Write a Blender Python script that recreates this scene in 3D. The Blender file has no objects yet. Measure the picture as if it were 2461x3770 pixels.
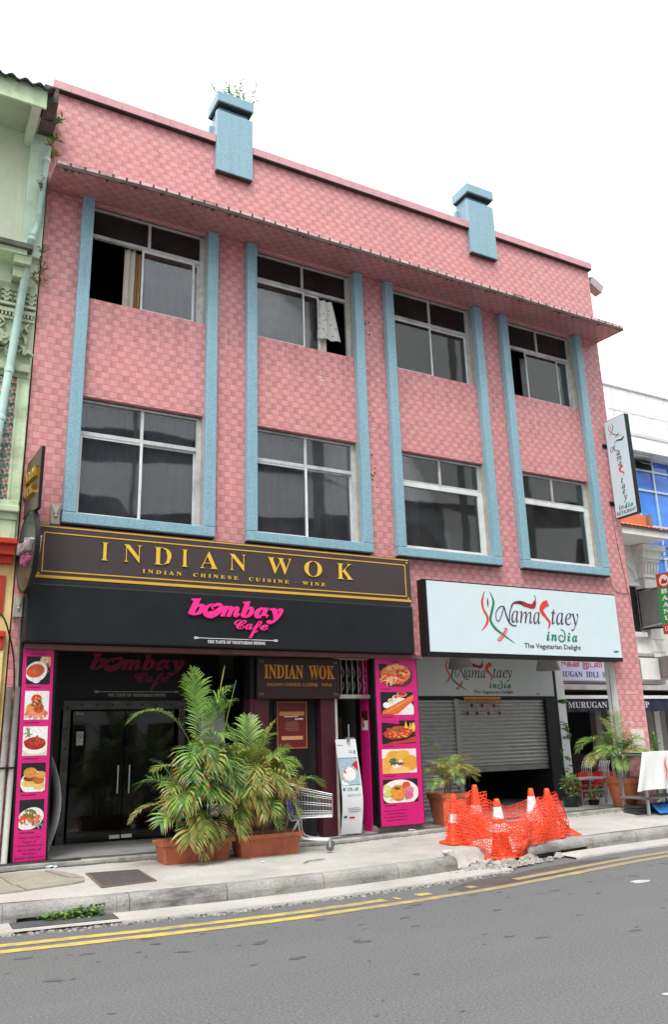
import bpy, bmesh, math, random
import numpy as np
from mathutils import Vector, Matrix
random.seed(7)
SC = bpy.context.scene
COL = SC.collection

# ---------------------------------------------------------------- camera
cam_d = bpy.data.cameras.new('camera')
cam = bpy.data.objects.new('camera', cam_d); COL.objects.link(cam)
RX = Vector((0.8790127633618816, -0.47595859088610903, -0.028283946128819328))
UX = Vector((-0.10761087304568516, -0.25582921519009333, 0.9607139598535905))
FX = Vector((0.46449592231714365, 0.8414361725151411, 0.27609546489179376))
CAMP = Vector((0.0, -11.31, 1.2183))
mw = Matrix((RX, UX, -FX)).transposed().to_4x4(); mw.translation = CAMP
cam.matrix_world = mw
cam_d.sensor_fit = 'HORIZONTAL'; cam_d.sensor_width = 36.0; cam_d.lens = 43.33
cam_d.clip_start = 0.1; cam_d.clip_end = 2000
SC.camera = cam

# ---------------------------------------------------------------- world and sun (bright overcast)
SUN_EL, SUN_AZ = math.radians(62), math.radians(215)      # azimuth measured clockwise from +Y
w = bpy.data.worlds.new('World'); SC.world = w; w.use_nodes = True
nt = w.node_tree
bg = nt.nodes['Background']
sky = nt.nodes.new('ShaderNodeTexSky'); sky.sky_type = 'NISHITA'; sky.sun_disc = False
sky.sun_elevation = SUN_EL; sky.sun_rotation = SUN_AZ
sky.air_density = 1.0; sky.dust_density = 6.0; sky.ozone_density = 0.6
hs = nt.nodes.new('ShaderNodeHueSaturation'); hs.inputs['Saturation'].default_value = 0.22
deck = nt.nodes.new('ShaderNodeMix'); deck.data_type = 'RGBA'      # thin bright cloud deck in front of the clear sky
deck.inputs[0].default_value = 0.85; deck.inputs[7].default_value = (5.9, 6.05, 6.2, 1)
nt.links.new(sky.outputs[0], hs.inputs['Color']); nt.links.new(hs.outputs[0], deck.inputs[6]); nt.links.new(deck.outputs[2], bg.inputs[0])
bg.inputs[1].default_value = 0.15
sd = bpy.data.lights.new('sun', 'SUN'); so = bpy.data.objects.new('sun', sd); COL.objects.link(so)
sd.energy = 1.3; sd.angle = math.radians(16); sd.color = (1.0, 0.965, 0.91)
dirv = Vector((math.sin(SUN_AZ)*math.cos(SUN_EL), math.cos(SUN_AZ)*math.cos(SUN_EL), math.sin(SUN_EL)))
so.rotation_euler = dirv.to_track_quat('Z', 'Y').to_euler(); so.location = (0, -5, 30)
SC.view_settings.view_transform = 'Standard'; SC.view_settings.look = 'None'
SC.view_settings.exposure = 1.07; SC.view_settings.gamma = 1.0
SC.view_settings.use_curve_mapping = False
try:
    SC.cycles.max_bounces = 8; SC.cycles.transparent_max_bounces = 12
    SC.cycles.use_denoising = True
    SC.cycles.sample_clamp_indirect = 8
except Exception: pass

# ---------------------------------------------------------------- materials
MATS = {}
def s2l(c):
    return tuple((x/12.92 if x <= .04045 else ((x+.055)/1.055)**2.4) for x in c)
def H(h):
    h = h.lstrip('#'); return s2l([int(h[i:i+2], 16)/255 for i in (0, 2, 4)])
def _new(name):
    m = bpy.data.materials.new(name); m.use_nodes = True
    t = m.node_tree; b = t.nodes['Principled BSDF']; return m, t, b
def N(t, typ, **k):
    n = t.nodes.new('ShaderNode'+typ)
    for a, v in k.items(): setattr(n, a, v)
    return n
def math_n(t, op, a, b=None, c=None):
    n = N(t, 'Math', operation=op)
    for i, x in enumerate((a, b, c)):
        if x is None: continue
        if isinstance(x, (int, float)): n.inputs[i].default_value = x
        else: t.links.new(x, n.inputs[i])
    return n.outputs[0]
def mixc(t, f, a, b, mode='MIX'):
    n = N(t, 'Mix', data_type='RGBA', blend_type=mode)
    for i, x in ((0, f), (6, a), (7, b)):
        if isinstance(x, (int, float)): n.inputs[i].default_value = x
        elif isinstance(x, (tuple, list)): n.inputs[i].default_value = (*x[:3], 1)
        else: t.links.new(x, n.inputs[i])
    return n.outputs[2]
def ramp(t, f, stops):
    n = N(t, 'ValToRGB'); r = n.color_ramp
    while len(r.elements) < len(stops): r.elements.new(.5)
    for e, (p, c) in zip(r.elements, stops):
        e.position = p; e.color = (*c, 1) if isinstance(c, (tuple, list)) else (c, c, c, 1)
    t.links.new(f, n.inputs[0]); return n.outputs[0]
def objco(t, scale=(1, 1, 1)):
    tc = N(t, 'TexCoord'); mp = N(t, 'Mapping'); mp.inputs['Scale'].default_value = scale
    t.links.new(tc.outputs['Object'], mp.inputs[0]); return mp.outputs[0]
def noise(t, vec, scale, detail=4, rough=.55):
    n = N(t, 'TexNoise'); n.inputs['Scale'].default_value = scale; n.inputs['Detail'].default_value = detail
    n.inputs['Roughness'].default_value = rough; t.links.new(vec, n.inputs[0]); return n.outputs[0]
def bump(t, b, h, strength=.3, dist=.01):
    n = N(t, 'Bump'); n.inputs['Strength'].default_value = strength; n.inputs['Distance'].default_value = dist
    t.links.new(h, n.inputs['Height']); t.links.new(n.outputs[0], b.inputs['Normal'])
def M(name, col, rough=.6, metal=0, var=.10, vs=5, bmp=0, bs=60, spec=.5, streak=0, dirt=None, dirts=3, dirtamt=.5):
    if name in MATS: return MATS[name]
    m, t, b = _new(name); co = objco(t)
    base = tuple(col)
    n1 = noise(t, co, vs); n2 = noise(t, co, vs*9, 3)
    f = math_n(t, 'ADD', math_n(t, 'MULTIPLY', n1, .7), math_n(t, 'MULTIPLY', n2, .3))
    lo = tuple(x*(1-var*1.6) for x in base); hi = tuple(min(1, x*(1+var*1.6)) for x in base)
    c = ramp(t, f, [(.28, lo), (.72, hi)])
    if streak:
        sv = objco(t, (9, 9, .5)); ns = noise(t, sv, 2.2, 4)
        c = mixc(t, math_n(t, 'MULTIPLY', ramp(t, ns, [(.5, 0.), (.75, 1.)]), streak), c, tuple(x*.45 for x in base))
    if dirt is not None:
        nd = noise(t, co, dirts, 6, .65)
        c = mixc(t, math_n(t, 'MULTIPLY', ramp(t, nd, [(.5, 0.), (.68, 1.)]), dirtamt), c, dirt)
    t.links.new(c, b.inputs['Base Color'])
    b.inputs['Roughness'].default_value = rough; b.inputs['Metallic'].default_value = metal
    b.inputs['Specular IOR Level'].default_value = spec
    if bmp: bump(t, b, noise(t, co, bs, 4), bmp, .01)
    MATS[name] = m; return m

def mat_tile(name='pink_tile', grime_shade=0):
    m, t, b = _new(name)
    g = N(t, 'NewGeometry'); sp = N(t, 'SeparateXYZ'); t.links.new(g.outputs['Position'], sp.inputs[0])
    sn = N(t, 'SeparateXYZ'); t.links.new(g.outputs['True Normal'], sn.inputs[0])
    ax = math_n(t, 'GREATER_THAN', math_n(t, 'ABSOLUTE', sn.outputs[0]), .6)
    az = math_n(t, 'GREATER_THAN', math_n(t, 'ABSOLUTE', sn.outputs[2]), .6)
    def lerp(f, a, c):
        return math_n(t, 'ADD', math_n(t, 'MULTIPLY', a, math_n(t, 'SUBTRACT', 1, f)), math_n(t, 'MULTIPLY', c, f))
    U = lerp(ax, sp.outputs[0], sp.outputs[1]); V = lerp(az, sp.outputs[2], sp.outputs[1])
    v = math_n(t, 'DIVIDE', math_n(t, 'ADD', V, 10.0), .1005)
    row = math_n(t, 'FLOOR', v); fv = math_n(t, 'FRACT', v)
    u = math_n(t, 'ADD', math_n(t, 'DIVIDE', math_n(t, 'ADD', U, 20.0), .206), math_n(t, 'ADD', math_n(t, 'MULTIPLY', math_n(t, 'MODULO', row, 2.0), .5), math_n(t, 'MULTIPLY', math_n(t, 'FRACT', math_n(t, 'MULTIPLY', math_n(t, 'SINE', math_n(t, 'MULTIPLY', row, 12.99)), 437.5)), .22)))
    cell = math_n(t, 'FLOOR', u); fu = math_n(t, 'FRACT', u)
    wn = N(t, 'TexWhiteNoise'); cx = N(t, 'CombineXYZ'); t.links.new(cell, cx.inputs[0]); t.links.new(row, cx.inputs[1])
    t.links.new(cx.outputs[0], wn.inputs[0])
    rnd = wn.outputs[0]
    light = H('#dda4a4'); mid = H('#d38f8f'); dark = H('#c47b7d')
    body = ramp(t, fu, [(0.0, light), (.52, tuple((a+c)/2 for a, c in zip(light, mid))), (.64, dark), (1.0, mid)])
    body = mixc(t, math_n(t, 'MULTIPLY', rnd, .35), body, mid)
    tone = math_n(t, 'SUBTRACT', math_n(t, 'ADD', .90, math_n(t, 'MULTIPLY', rnd, .16)), math_n(t, 'MULTIPLY', math_n(t, 'GREATER_THAN', rnd, .965), .13))
    tv = N(t, 'CombineColor'); [t.links.new(tone, tv.inputs[i]) for i in range(3)]
    body = mixc(t, 1.0, body, tv.outputs[0], 'MULTIPLY')
    gu = math_n(t, 'LESS_THAN', fu, .03); gv = math_n(t, 'LESS_THAN', fv, .085)
    grout = math_n(t, 'MAXIMUM', gu, gv)
    c = mixc(t, math_n(t, 'MULTIPLY', grout, .58), body, H('#85504f'))
    big = noise(t, g.outputs['Position'], .55, 6, .6)
    c = mixc(t, math_n(t, 'MULTIPLY', ramp(t, big, [(.42, 0.), (.7, 1.)]), .16), c, H('#c07a7a'))
    mp = N(t, 'Mapping'); mp.inputs['Scale'].default_value = (5, 5, .35); t.links.new(g.outputs['Position'], mp.inputs[0])
    st = noise(t, mp.outputs[0], 1.6, 5, .6)
    c = mixc(t, math_n(t, 'MULTIPLY', ramp(t, st, [(.55, 0.), (.8, 1.)]), .32), c, H('#7c4f4d'))
    if grime_shade:  # canopy only: real grime plus soffit shade, both mixed into the tile colour
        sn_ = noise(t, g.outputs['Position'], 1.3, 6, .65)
        c = mixc(t, math_n(t, 'MULTIPLY', ramp(t, sn_, [(.3, .45), (.7, 1.)]), grime_shade), c, H('#4a3430'))
    mrs = N(t, 'MapRange'); mrs.inputs[1].default_value = 6.9; mrs.inputs[2].default_value = 7.85; t.links.new(sp.outputs[2], mrs.inputs[0])     # run-off stains under the upper sills
    under = math_n(t, 'MULTIPLY', mrs.outputs[0], math_n(t, 'LESS_THAN', sp.outputs[2], 7.86))
    mp3 = N(t, 'Mapping'); mp3.inputs['Scale'].default_value = (7, 7, .25); t.links.new(g.outputs['Position'], mp3.inputs[0])
    c = mixc(t, math_n(t, 'MULTIPLY', math_n(t, 'MULTIPLY', under, ramp(t, noise(t, mp3.outputs[0], 1.9, 4, .6), [(.45, 0.), (.7, 1.)])), .34), c, H('#6a4442'))
    t.links.new(c, b.inputs['Base Color'])
    b.inputs['Roughness'].default_value = .38
    hgt = math_n(t, 'SUBTRACT', math_n(t, 'ADD', 1.0, math_n(t, 'MULTIPLY', rnd, .25)), grout)
    bump(t, b, hgt, .35, .004)
    return m
def mat_mosaic():
    m, t, b = _new('blue_mosaic')
    g = N(t, 'NewGeometry'); sp = N(t, 'SeparateXYZ'); t.links.new(g.outputs['Position'], sp.inputs[0])
    sn = N(t, 'SeparateXYZ'); t.links.new(g.outputs['True Normal'], sn.inputs[0])
    gr = None; cells = []
    for i in range(3):
        q = math_n(t, 'DIVIDE', math_n(t, 'ADD', sp.outputs[i], 10.0071), .026)
        fr = math_n(t, 'FRACT', q); cells.append(math_n(t, 'FLOOR', q))
        ln = math_n(t, 'MULTIPLY', math_n(t, 'LESS_THAN', fr, .16), math_n(t, 'LESS_THAN', math_n(t, 'ABSOLUTE', sn.outputs[i]), .6))
        gr = ln if gr is None else math_n(t, 'MAXIMUM', gr, ln)
    cx = N(t, 'CombineXYZ'); [t.links.new(cells[i], cx.inputs[i]) for i in range(3)]
    wn = N(t, 'TexWhiteNoise'); t.links.new(cx.outputs[0], wn.inputs[0])
    c = ramp(t, wn.outputs[0], [(0, H('#86adbb')), (.5, H('#8fb5c2')), (1, H('#99bdca'))])
    c = mixc(t, math_n(t, 'MULTIPLY', gr, .6), c, H('#547f96'))
    mp = N(t, 'Mapping'); mp.inputs['Scale'].default_value = (6, 6, .5); t.links.new(g.outputs['Position'], mp.inputs[0])
    st = noise(t, mp.outputs[0], 1.4, 5, .65)
    c = mixc(t, math_n(t, 'MULTIPLY', ramp(t, st, [(.50, 0.), (.75, 1.)]), .26), c, H('#5f7577'))
    t.links.new(c, b.inputs['Base Color']); b.inputs['Roughness'].default_value = .3
    bump(t, b, math_n(t, 'SUBTRACT', 1.0, gr), .3, .002)
    return m
def mat_glass(name, tint=(.55, .58, .6), trans=.5, spec=1.0):
    m, t, b = _new(name)
    out = [n for n in t.nodes if n.type == 'OUTPUT_MATERIAL'][0]
    fr = N(t, 'Fresnel'); fr.inputs[0].default_value = 1.55
    co = objco(t); bm = N(t, 'Bump'); bm.inputs['Strength'].default_value = .05; bm.inputs['Distance'].default_value = .02
    t.links.new(noise(t, co, 1.3, 2), bm.inputs['Height'])
    gl = N(t, 'BsdfGlossy'); gl.inputs['Roughness'].default_value = .025
    t.links.new(bm.outputs[0], gl.inputs['Normal'])
    tr = N(t, 'BsdfTransparent'); tr.inputs[0].default_value = (*[x*trans for x in tint], 1)
    mx = N(t, 'MixShader')
    f = math_n(t, 'MULTIPLY', fr.outputs[0], spec)
    t.links.new(f, mx.inputs[0]); t.links.new(tr.outputs[0], mx.inputs[1]); t.links.new(gl.outputs[0], mx.inputs[2])
    df = N(t, 'BsdfDiffuse'); df.inputs[0].default_value = (.25, .25, .24, 1)       # dust film
    mx2 = N(t, 'MixShader'); t.links.new(ramp(t, noise(t, co, 2.5, 5), [(.35, 0.02), (.8, .10)]), mx2.inputs[0])
    t.links.new(mx.outputs[0], mx2.inputs[1]); t.links.new(df.outputs[0], mx2.inputs[2])
    t.links.new(mx2.outputs[0], out.inputs[0])
    return m

TILE = mat_tile(); TILEC = mat_tile('grimy_shaded_pink_tile', .42); MOS = mat_mosaic()
GLASS = mat_glass('window_glass', (.92, .95, 1.0), .82, 2.6)
GLASST = mat_glass('top_light_glass', trans=.30, spec=1.1)
DOORGLASS = mat_glass('door_glass', (.3, .3, .31), .6, .95)
BLACK = M('black_paint', (.007, .007, .008), .4, var=.2, spec=.35)
BLACKM = M('black_matt', (.010, .010, .011), .7, var=.2)
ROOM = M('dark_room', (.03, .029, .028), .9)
ALU = M('aluminium', (.60, .61, .61), .45, .35, var=.12, dirt=(.16, .15, .13), dirtamt=.5)
WHITEF = M('white_frame', (.72, .74, .74), .45, var=.06, dirt=(.35, .33, .28), dirtamt=.35)
STEEL = M('steel', (.55, .56, .57), .35, .8, var=.1)
CHROME = M('chrome', (.62, .63, .65), .38, .55, var=.04)
CONC = M('concrete_grey', (.34, .33, .31), .9, var=.14, bmp=.3, dirt=(.14, .13, .12), dirtamt=.5)
DIRTY = M('grimy_concrete', (.12, .115, .105), .9, var=.25, bmp=.4)
PINK = M('pink_panel', H('#cc1b74'), .4, var=.05)
PINKD = M('pink_side', H('#d81a78'), .45, var=.06)
MAROON = M('maroon_paint', (.060, .007, .016), .45, var=.15)
GOLD = M('gold_letters', H('#e2b83a'), .5, 0, var=.05)
BORDER = M('gold_border', H('#d8a838'), .5, 0, var=.06)
BROWN = M('brown_board', H('#3f3436'), .5, 0, var=.08, streak=.12)
NAVYB = M('fascia_black', (.011, .0125, .016), .45, 0, var=.18, vs=3, streak=.3, spec=.3)
MAGENTA = M('magenta_letters', H('#f02a8c'), .5, var=.04)
SIGNW = M('sign_white', H('#d3e4ea'), .3, var=.02)
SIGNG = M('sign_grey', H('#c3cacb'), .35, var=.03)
INK = M('ink_dark', H('#45303f'), .5, var=.05)
RED = M('logo_red', H('#d9412f'), .5, var=.04)
GREEN = M('logo_green', H('#0f7a5a'), .5, var=.04)
CHILI = M('chili_maroon', H('#5c1f2c'), .4, var=.1)
WHITE = M('white_paint', (.78, .78, .76), .6, var=.04)
TERRA = M('terracotta', H('#b96a4a'), .75, var=.12, vs=7, bmp=.15, dirt=H('#6b4234'), dirtamt=.6)
SOIL = M('soil', (.035, .026, .019), .95, var=.3, bmp=.8)
ORANGE = M('cone_orange', (.86, .075, .018), .42, var=.10, dirt=(.35, .07, .04), dirtamt=.35, dirts=7)
NETM = M('net_orange', (.88, .07, .02), .5, var=.08)
RFL = M('reflective_white', (.80, .80, .80), .4, var=.08, dirt=(.55, .5, .48), dirtamt=.5, dirts=12)

# ---------------------------------------------------------------- mesh helpers
class MB:
    def __init__(s): s.v = []; s.f = []; s.mi = []; s.mats = []; s.cur = 0; s.calls = []
    def m(s, mat):
        if mat not in s.mats: s.mats.append(mat)
        s.cur = s.mats.index(mat); return s
    def add(s, vs, fs):
        o = len(s.v); s.v += [tuple(map(float, v)) for v in vs]
        for f in fs: s.f.append([o+i for i in f]); s.mi.append(s.cur)
        return s
    def box(s, x0, x1, y0, y1, z0, z1):
        x0, x1 = sorted((x0, x1)); y0, y1 = sorted((y0, y1)); z0, z1 = sorted((z0, z1))
        v = [(x0, y0, z0), (x1, y0, z0), (x1, y1, z0), (x0, y1, z0), (x0, y0, z1), (x1, y0, z1), (x1, y1, z1), (x0, y1, z1)]
        return s.add(v, [(0, 3, 2, 1), (4, 5, 6, 7), (0, 1, 5, 4), (1, 2, 6, 5), (2, 3, 7, 6), (3, 0, 4, 7)])
    def obox(s, c, ax, ay, az):       # oriented box: centre and three half vectors
        c = Vector(c); ax, ay, az = Vector(ax), Vector(ay), Vector(az)
        v = [c-ax-ay-az, c+ax-ay-az, c+ax+ay-az, c-ax+ay-az, c-ax-ay+az, c+ax-ay+az, c+ax+ay+az, c-ax+ay+az]
        return s.add(v, [(0, 3, 2, 1), (4, 5, 6, 7), (0, 1, 5, 4), (1, 2, 6, 5), (2, 3, 7, 6), (3, 0, 4, 7)])
    def tube(s, pts, r, n=6, cap=True):
        pts = [Vector(p) for p in pts]; rs = r if isinstance(r, (list, tuple)) else [r]*len(pts)
        o = len(s.v); up = Vector((0, 0, 1))
        for i, p in enumerate(pts):
            d = (pts[min(i+1, len(pts)-1)]-pts[max(i-1, 0)]).normalized()
            a = d.cross(up)
            if a.length < .15: a = d.cross(Vector((1, 0, 0)))
            a.normalize(); b = d.cross(a)
            for k in range(n):
                t = 2*math.pi*k/n; s.v.append(tuple(p+(a*math.cos(t)+b*math.sin(t))*rs[i]))
        for i in range(len(pts)-1):
            for k in range(n):
                s.f.append([o+i*n+k, o+i*n+(k+1) % n, o+(i+1)*n+(k+1) % n, o+(i+1)*n+k]); s.mi.append(s.cur)
        if cap:
            s.f.append([o+k for k in range(n)]); s.mi.append(s.cur)
            s.f.append([o+(len(pts)-1)*n+k for k in reversed(range(n))]); s.mi.append(s.cur)
        return s
    def lathe(s, c, prof, n=24, sq=None):   # prof: (r, z); sq: square plan when set
        o = len(s.v); c = Vector(c)
        for r, z in prof:
            for k in range(n):
                t = 2*math.pi*(k+.5)/n; x, y = math.cos(t), math.sin(t)
                if sq:
                    q = (abs(x)**sq+abs(y)**sq)**(-1/sq); x *= q; y *= q
                s.v.append(tuple(c+Vector((x*r, y*r, z))))
        for i in range(len(prof)-1):
            for k in range(n):
                s.f.append([o+i*n+k, o+i*n+(k+1) % n, o+(i+1)*n+(k+1) % n, o+(i+1)*n+k]); s.mi.append(s.cur)
        s.f.append([o+k for k in reversed(range(n))]); s.mi.append(s.cur)
        s.f.append([o+(len(prof)-1)*n+k for k in range(n)]); s.mi.append(s.cur)
        return s
    def prism(s, poly, mapf, d0, d1):        # 2-D polygon (counter-clockwise) extruded between depths, mapf(a,b,d)
        n = len(poly)
        ar = sum(poly[i][0]*poly[(i+1) % n][1]-poly[(i+1) % n][0]*poly[i][1] for i in range(n))
        if ar < 0: poly = poly[::-1]
        v = [mapf(a, b, d0) for a, b in poly]+[mapf(a, b, d1) for a, b in poly]
        fs = [list(range(n, 2*n)), list(reversed(range(n)))]+[[i, (i+1) % n, n+(i+1) % n, n+i] for i in range(n)]
        return s.add(v, fs)
    def stroke(s, pts, ws, mapf, d0, d1, sub=6):  # tapered brush stroke as a thin slab
        P = smooth(pts, sub); n = len(P)
        W = np.interp(np.linspace(0, 1, n), np.linspace(0, 1, len(ws)), ws)
        L, R = [], []
        for i in range(n):
            a = P[max(i-1, 0)]; c = P[min(i+1, n-1)]
            d = np.array([c[0]-a[0], c[1]-a[1]]); d /= (np.linalg.norm(d)+1e-9); nn = np.array([-d[1], d[0]])*W[i]/2
            L.append((P[i][0]+nn[0], P[i][1]+nn[1])); R.append((P[i][0]-nn[0], P[i][1]-nn[1]))
        v = []
        for i in range(n): v += [mapf(*L[i], d1), mapf(*R[i], d1), mapf(*L[i], d0), mapf(*R[i], d0)]
        fs = []
        for i in range(n-1):
            a, b = 4*i, 4*i+4
            fs += [(a, a+1, b+1, b), (a+2, b+2, b+3, a+3), (a, b, b+2, a+2), (a+1, a+3, b+3, b+1)]
        fs += [(0, 2, 3, 1), (4*n-4, 4*n-3, 4*n-1, 4*n-2)]
        return s.add(v, fs)
def smooth(pts, sub=6):
    p = [np.array(q, float) for q in pts]
    if len(p) < 3: return [tuple(q) for q in p]
    out = []
    for i in range(len(p)-1):
        a = p[max(i-1, 0)]; b = p[i]; c = p[i+1]; d = p[min(i+2, len(p)-1)]
        for k in range(sub):
            t = k/sub
            out.append(tuple(.5*((2*b)+(-a+c)*t+(2*a-5*b+4*c-d)*t*t+(-a+3*b-3*c+d)*t**3)))
    out.append(tuple(p[-1])); return out
ORG = {}
def islands(mb):
    p = list(range(len(mb.v)))
    def fnd(a):
        while p[a] != a: p[a] = p[p[a]]; a = p[a]
        return a
    for f in mb.f:
        for q in f[1:]: p[fnd(q)] = fnd(f[0])
    grp = {}
    for f, m_ in zip(mb.f, mb.mi): grp.setdefault(fnd(f[0]), []).append((f, m_))
    for fs in grp.values():
        r = MB(); ix = {}
        for f, m_ in fs:
            if mb.mats: r.m(mb.mats[m_])
            for q in f:
                if q not in ix: ix[q] = len(r.v); r.v.append(mb.v[q])
            r.f.append([ix[q] for q in f]); r.mi.append(r.cur)
        yield r
def objs(name, mb, mat=None, parent=None, **k):            # every loose piece becomes a part of its own
    return [obj(name, r, mat, parent, **k) for r in islands(mb)]
def obj(name, mb, mat=None, parent=None, smooth_=False, bevel=0, kind=None, label=None, loc=None):
    if name == 'lettering' and len(mb.calls) > 1:          # every line (or big letter) of a sign is a part of its own
        mark = [0]*len(mb.f)
        for n_, (v0, v1, f0, f1) in enumerate(mb.calls): mark[f0:f1] = [n_+1]*(f1-f0)
        for n_ in range(len(mb.calls)+1):
            r = MB(); ix = {}
            for f, mi_, k in zip(mb.f, mb.mi, mark):
                if k != n_: continue
                r.m(mb.mats[mi_])
                for q in f:
                    if q not in ix: ix[q] = len(r.v); r.v.append(mb.v[q])
                r.f.append([ix[q] for q in f]); r.mi.append(r.cur)
            if r.f: o = obj('lettering' if n_ else 'print', r, mat, parent, smooth_, bevel, kind, label, loc)
        return o
    org = Vector((0, 0, 0))
    if parent is not None: org = ORG[parent]
    elif loc is not None: org = Vector(loc)
    me = bpy.data.meshes.new(name)
    me.from_pydata([(v[0]-org.x, v[1]-org.y, v[2]-org.z) for v in mb.v], [], mb.f)
    if mat is not None and not mb.mats: me.materials.append(mat)
    for mm in mb.mats: me.materials.append(mm)
    if mb.mats: me.polygons.foreach_set('material_index', mb.mi)
    if smooth_: me.polygons.foreach_set('use_smooth', [True]*len(me.polygons))
    me.update()
    o = bpy.data.objects.new(name, me); COL.objects.link(o); ORG[o] = org
    if parent is not None: o.parent = parent
    else: o.location = org
    if bevel:
        b = o.modifiers.new('bevel', 'BEVEL'); b.width = bevel; b.segments = 2; b.limit_method = 'ANGLE'
    if kind: o['kind'] = kind
    if label: o['label'] = label
    return o
def thing(name, label, cat, loc=(0, 0, 0), group=None):
    o = bpy.data.objects.new(name, None); COL.objects.link(o); o.location = loc
    o.empty_display_size = .2
    o['label'] = label; o['category'] = cat
    if group: o['group'] = group
    ORG[o] = Vector(loc); return o
def tag(o, label, cat, group=None):
    o['label'] = label; o['category'] = cat
    if group: o['group'] = group
    return o
# plane mappings: (a, b, depth) -> world
def front(y): return lambda a, b, d: (a, y-d, b)              # faces -Y (the street), a = x, b = z
def left_face(x): return lambda a, b, d: (x-d, -a, b)         # faces -X, a = -y, b = z
_tc = {}
def text2d(s, res=2, shear=0, bold=0, spacing=1.0, ext=.01, align='LEFT', line=1.0):
    c = bpy.data.curves.new('lettering', 'FONT'); c.body = s; c.resolution_u = res; c.shear = shear
    c.offset = bold; c.space_character = spacing; c.align_x = align; c.space_line = line; c.extrude = .5
    o = bpy.data.objects.new('lettering', c); COL.objects.link(o)
    dg = bpy.context.evaluated_depsgraph_get(); ev = o.evaluated_get(dg); me = ev.to_mesh()
    v = np.array([p.co[:] for p in me.vertices]); f = [list(p.vertices) for p in me.polygons]
    ev.to_mesh_clear(); bpy.data.objects.remove(o); bpy.data.curves.remove(c)
    return v, f
def put_text(mb, mat, s, box, mapf, d0=.002, d1=.012, **k):   # fits the ink of the text into box (a0,a1,b0,b1)
    v, f = text2d(s, **k); a0, a1, b0, b1 = box
    mn = v.min(0); mx = v.max(0)
    A = a0+(v[:, 0]-mn[0])/(mx[0]-mn[0])*(a1-a0); B = b0+(v[:, 1]-mn[1])/(mx[1]-mn[1])*(b1-b0)
    D = np.where(v[:, 2] > 0, d1, d0)
    q0, q1 = len(mb.v), len(mb.f)
    mb.m(mat); mb.add([mapf(A[i], B[i], D[i]) for i in range(len(v))], f); mb.calls.append((q0, len(mb.v), q1, len(mb.f))); return mb
def _alpha(s, cap, low):
    return ''.join(chr(cap+ord(c)-65) if 'A' <= c <= 'Z' else chr(low+ord(c)-97) if 'a' <= c <= 'z' else c for c in s)
def serifb(s): return _alpha(s, 0x1D400, 0x1D41A)
def serifi(s): return _alpha(s, 0x1D434, 0x1D44E)
def serifbi(s): return _alpha(s, 0x1D468, 0x1D482)
def script(s): return _alpha(s, 0x1D4D0, 0x1D4EA)
# ================================================================ THE SETTING
ZR = -0.40
KX = [-40, 0, 1.2, 2.2, 3.68, 4.72, 5.62, 6.54, 7.95, 9.38, 11.14, 14, 40]
KY = [-2.1, -2.1, -2.17, -2.34, -2.47, -2.45, -2.42, -2.34, -2.10, -1.88, -1.79, -1.72, -1.7]
def yk(x):
    return float(sum(np.interp(x+d, KX, KY) for d in (-.6, -.3, 0, .3, .6))/5)
def zs(x): return float(np.interp(x, [-30, 1.9, 4, 6.1, 8, 10.5, 12.3, 40], [-.08, -.08, -.11, -.13, -.10, -.05, -.03, -.03]))
YS = -0.30
def zp(x, y):                                   # pavement height
    a = zs(x)-.05; k = yk(x); f = min(1, max(0, (YS-y)/(YS-k)))
    return a+(-.215-a)*f
def stone_mat(name, light, dark, sc=2.0, stain=.5, stainc=(.10, .095, .085), bmp=.25, streaks=None):
    m, t, b = _new(name); g = N(t, 'NewGeometry'); P = g.outputs['Position']
    n1 = noise(t, P, sc, 8, .65); n2 = noise(t, P, 45, 3, .7)
    c = ramp(t, n1, [(.3, dark), (.62, light)])
    c = mixc(t, .35, c, ramp(t, n2, [(.3, tuple(x*.6 for x in dark)), (.7, tuple(min(1, x*1.2) for x in light))]))
    mp = N(t, 'Mapping'); mp.inputs['Scale'].default_value = streaks or (1, 1, 1); t.links.new(P, mp.inputs[0])
    n3 = noise(t, mp.outputs[0], .9, 8, .7)
    c = mixc(t, math_n(t, 'MULTIPLY', ramp(t, n3, [(.5, 0.), (.66, 1.)]), stain), c, stainc)
    t.links.new(c, b.inputs['Base Color']); b.inputs['Roughness'].default_value = .92
    b.inputs['Specular IOR Level'].default_value = .25
    bump(t, b, math_n(t, 'ADD', n2, math_n(t, 'MULTIPLY', n1, 1.5)), bmp, .012)
    return m
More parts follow.
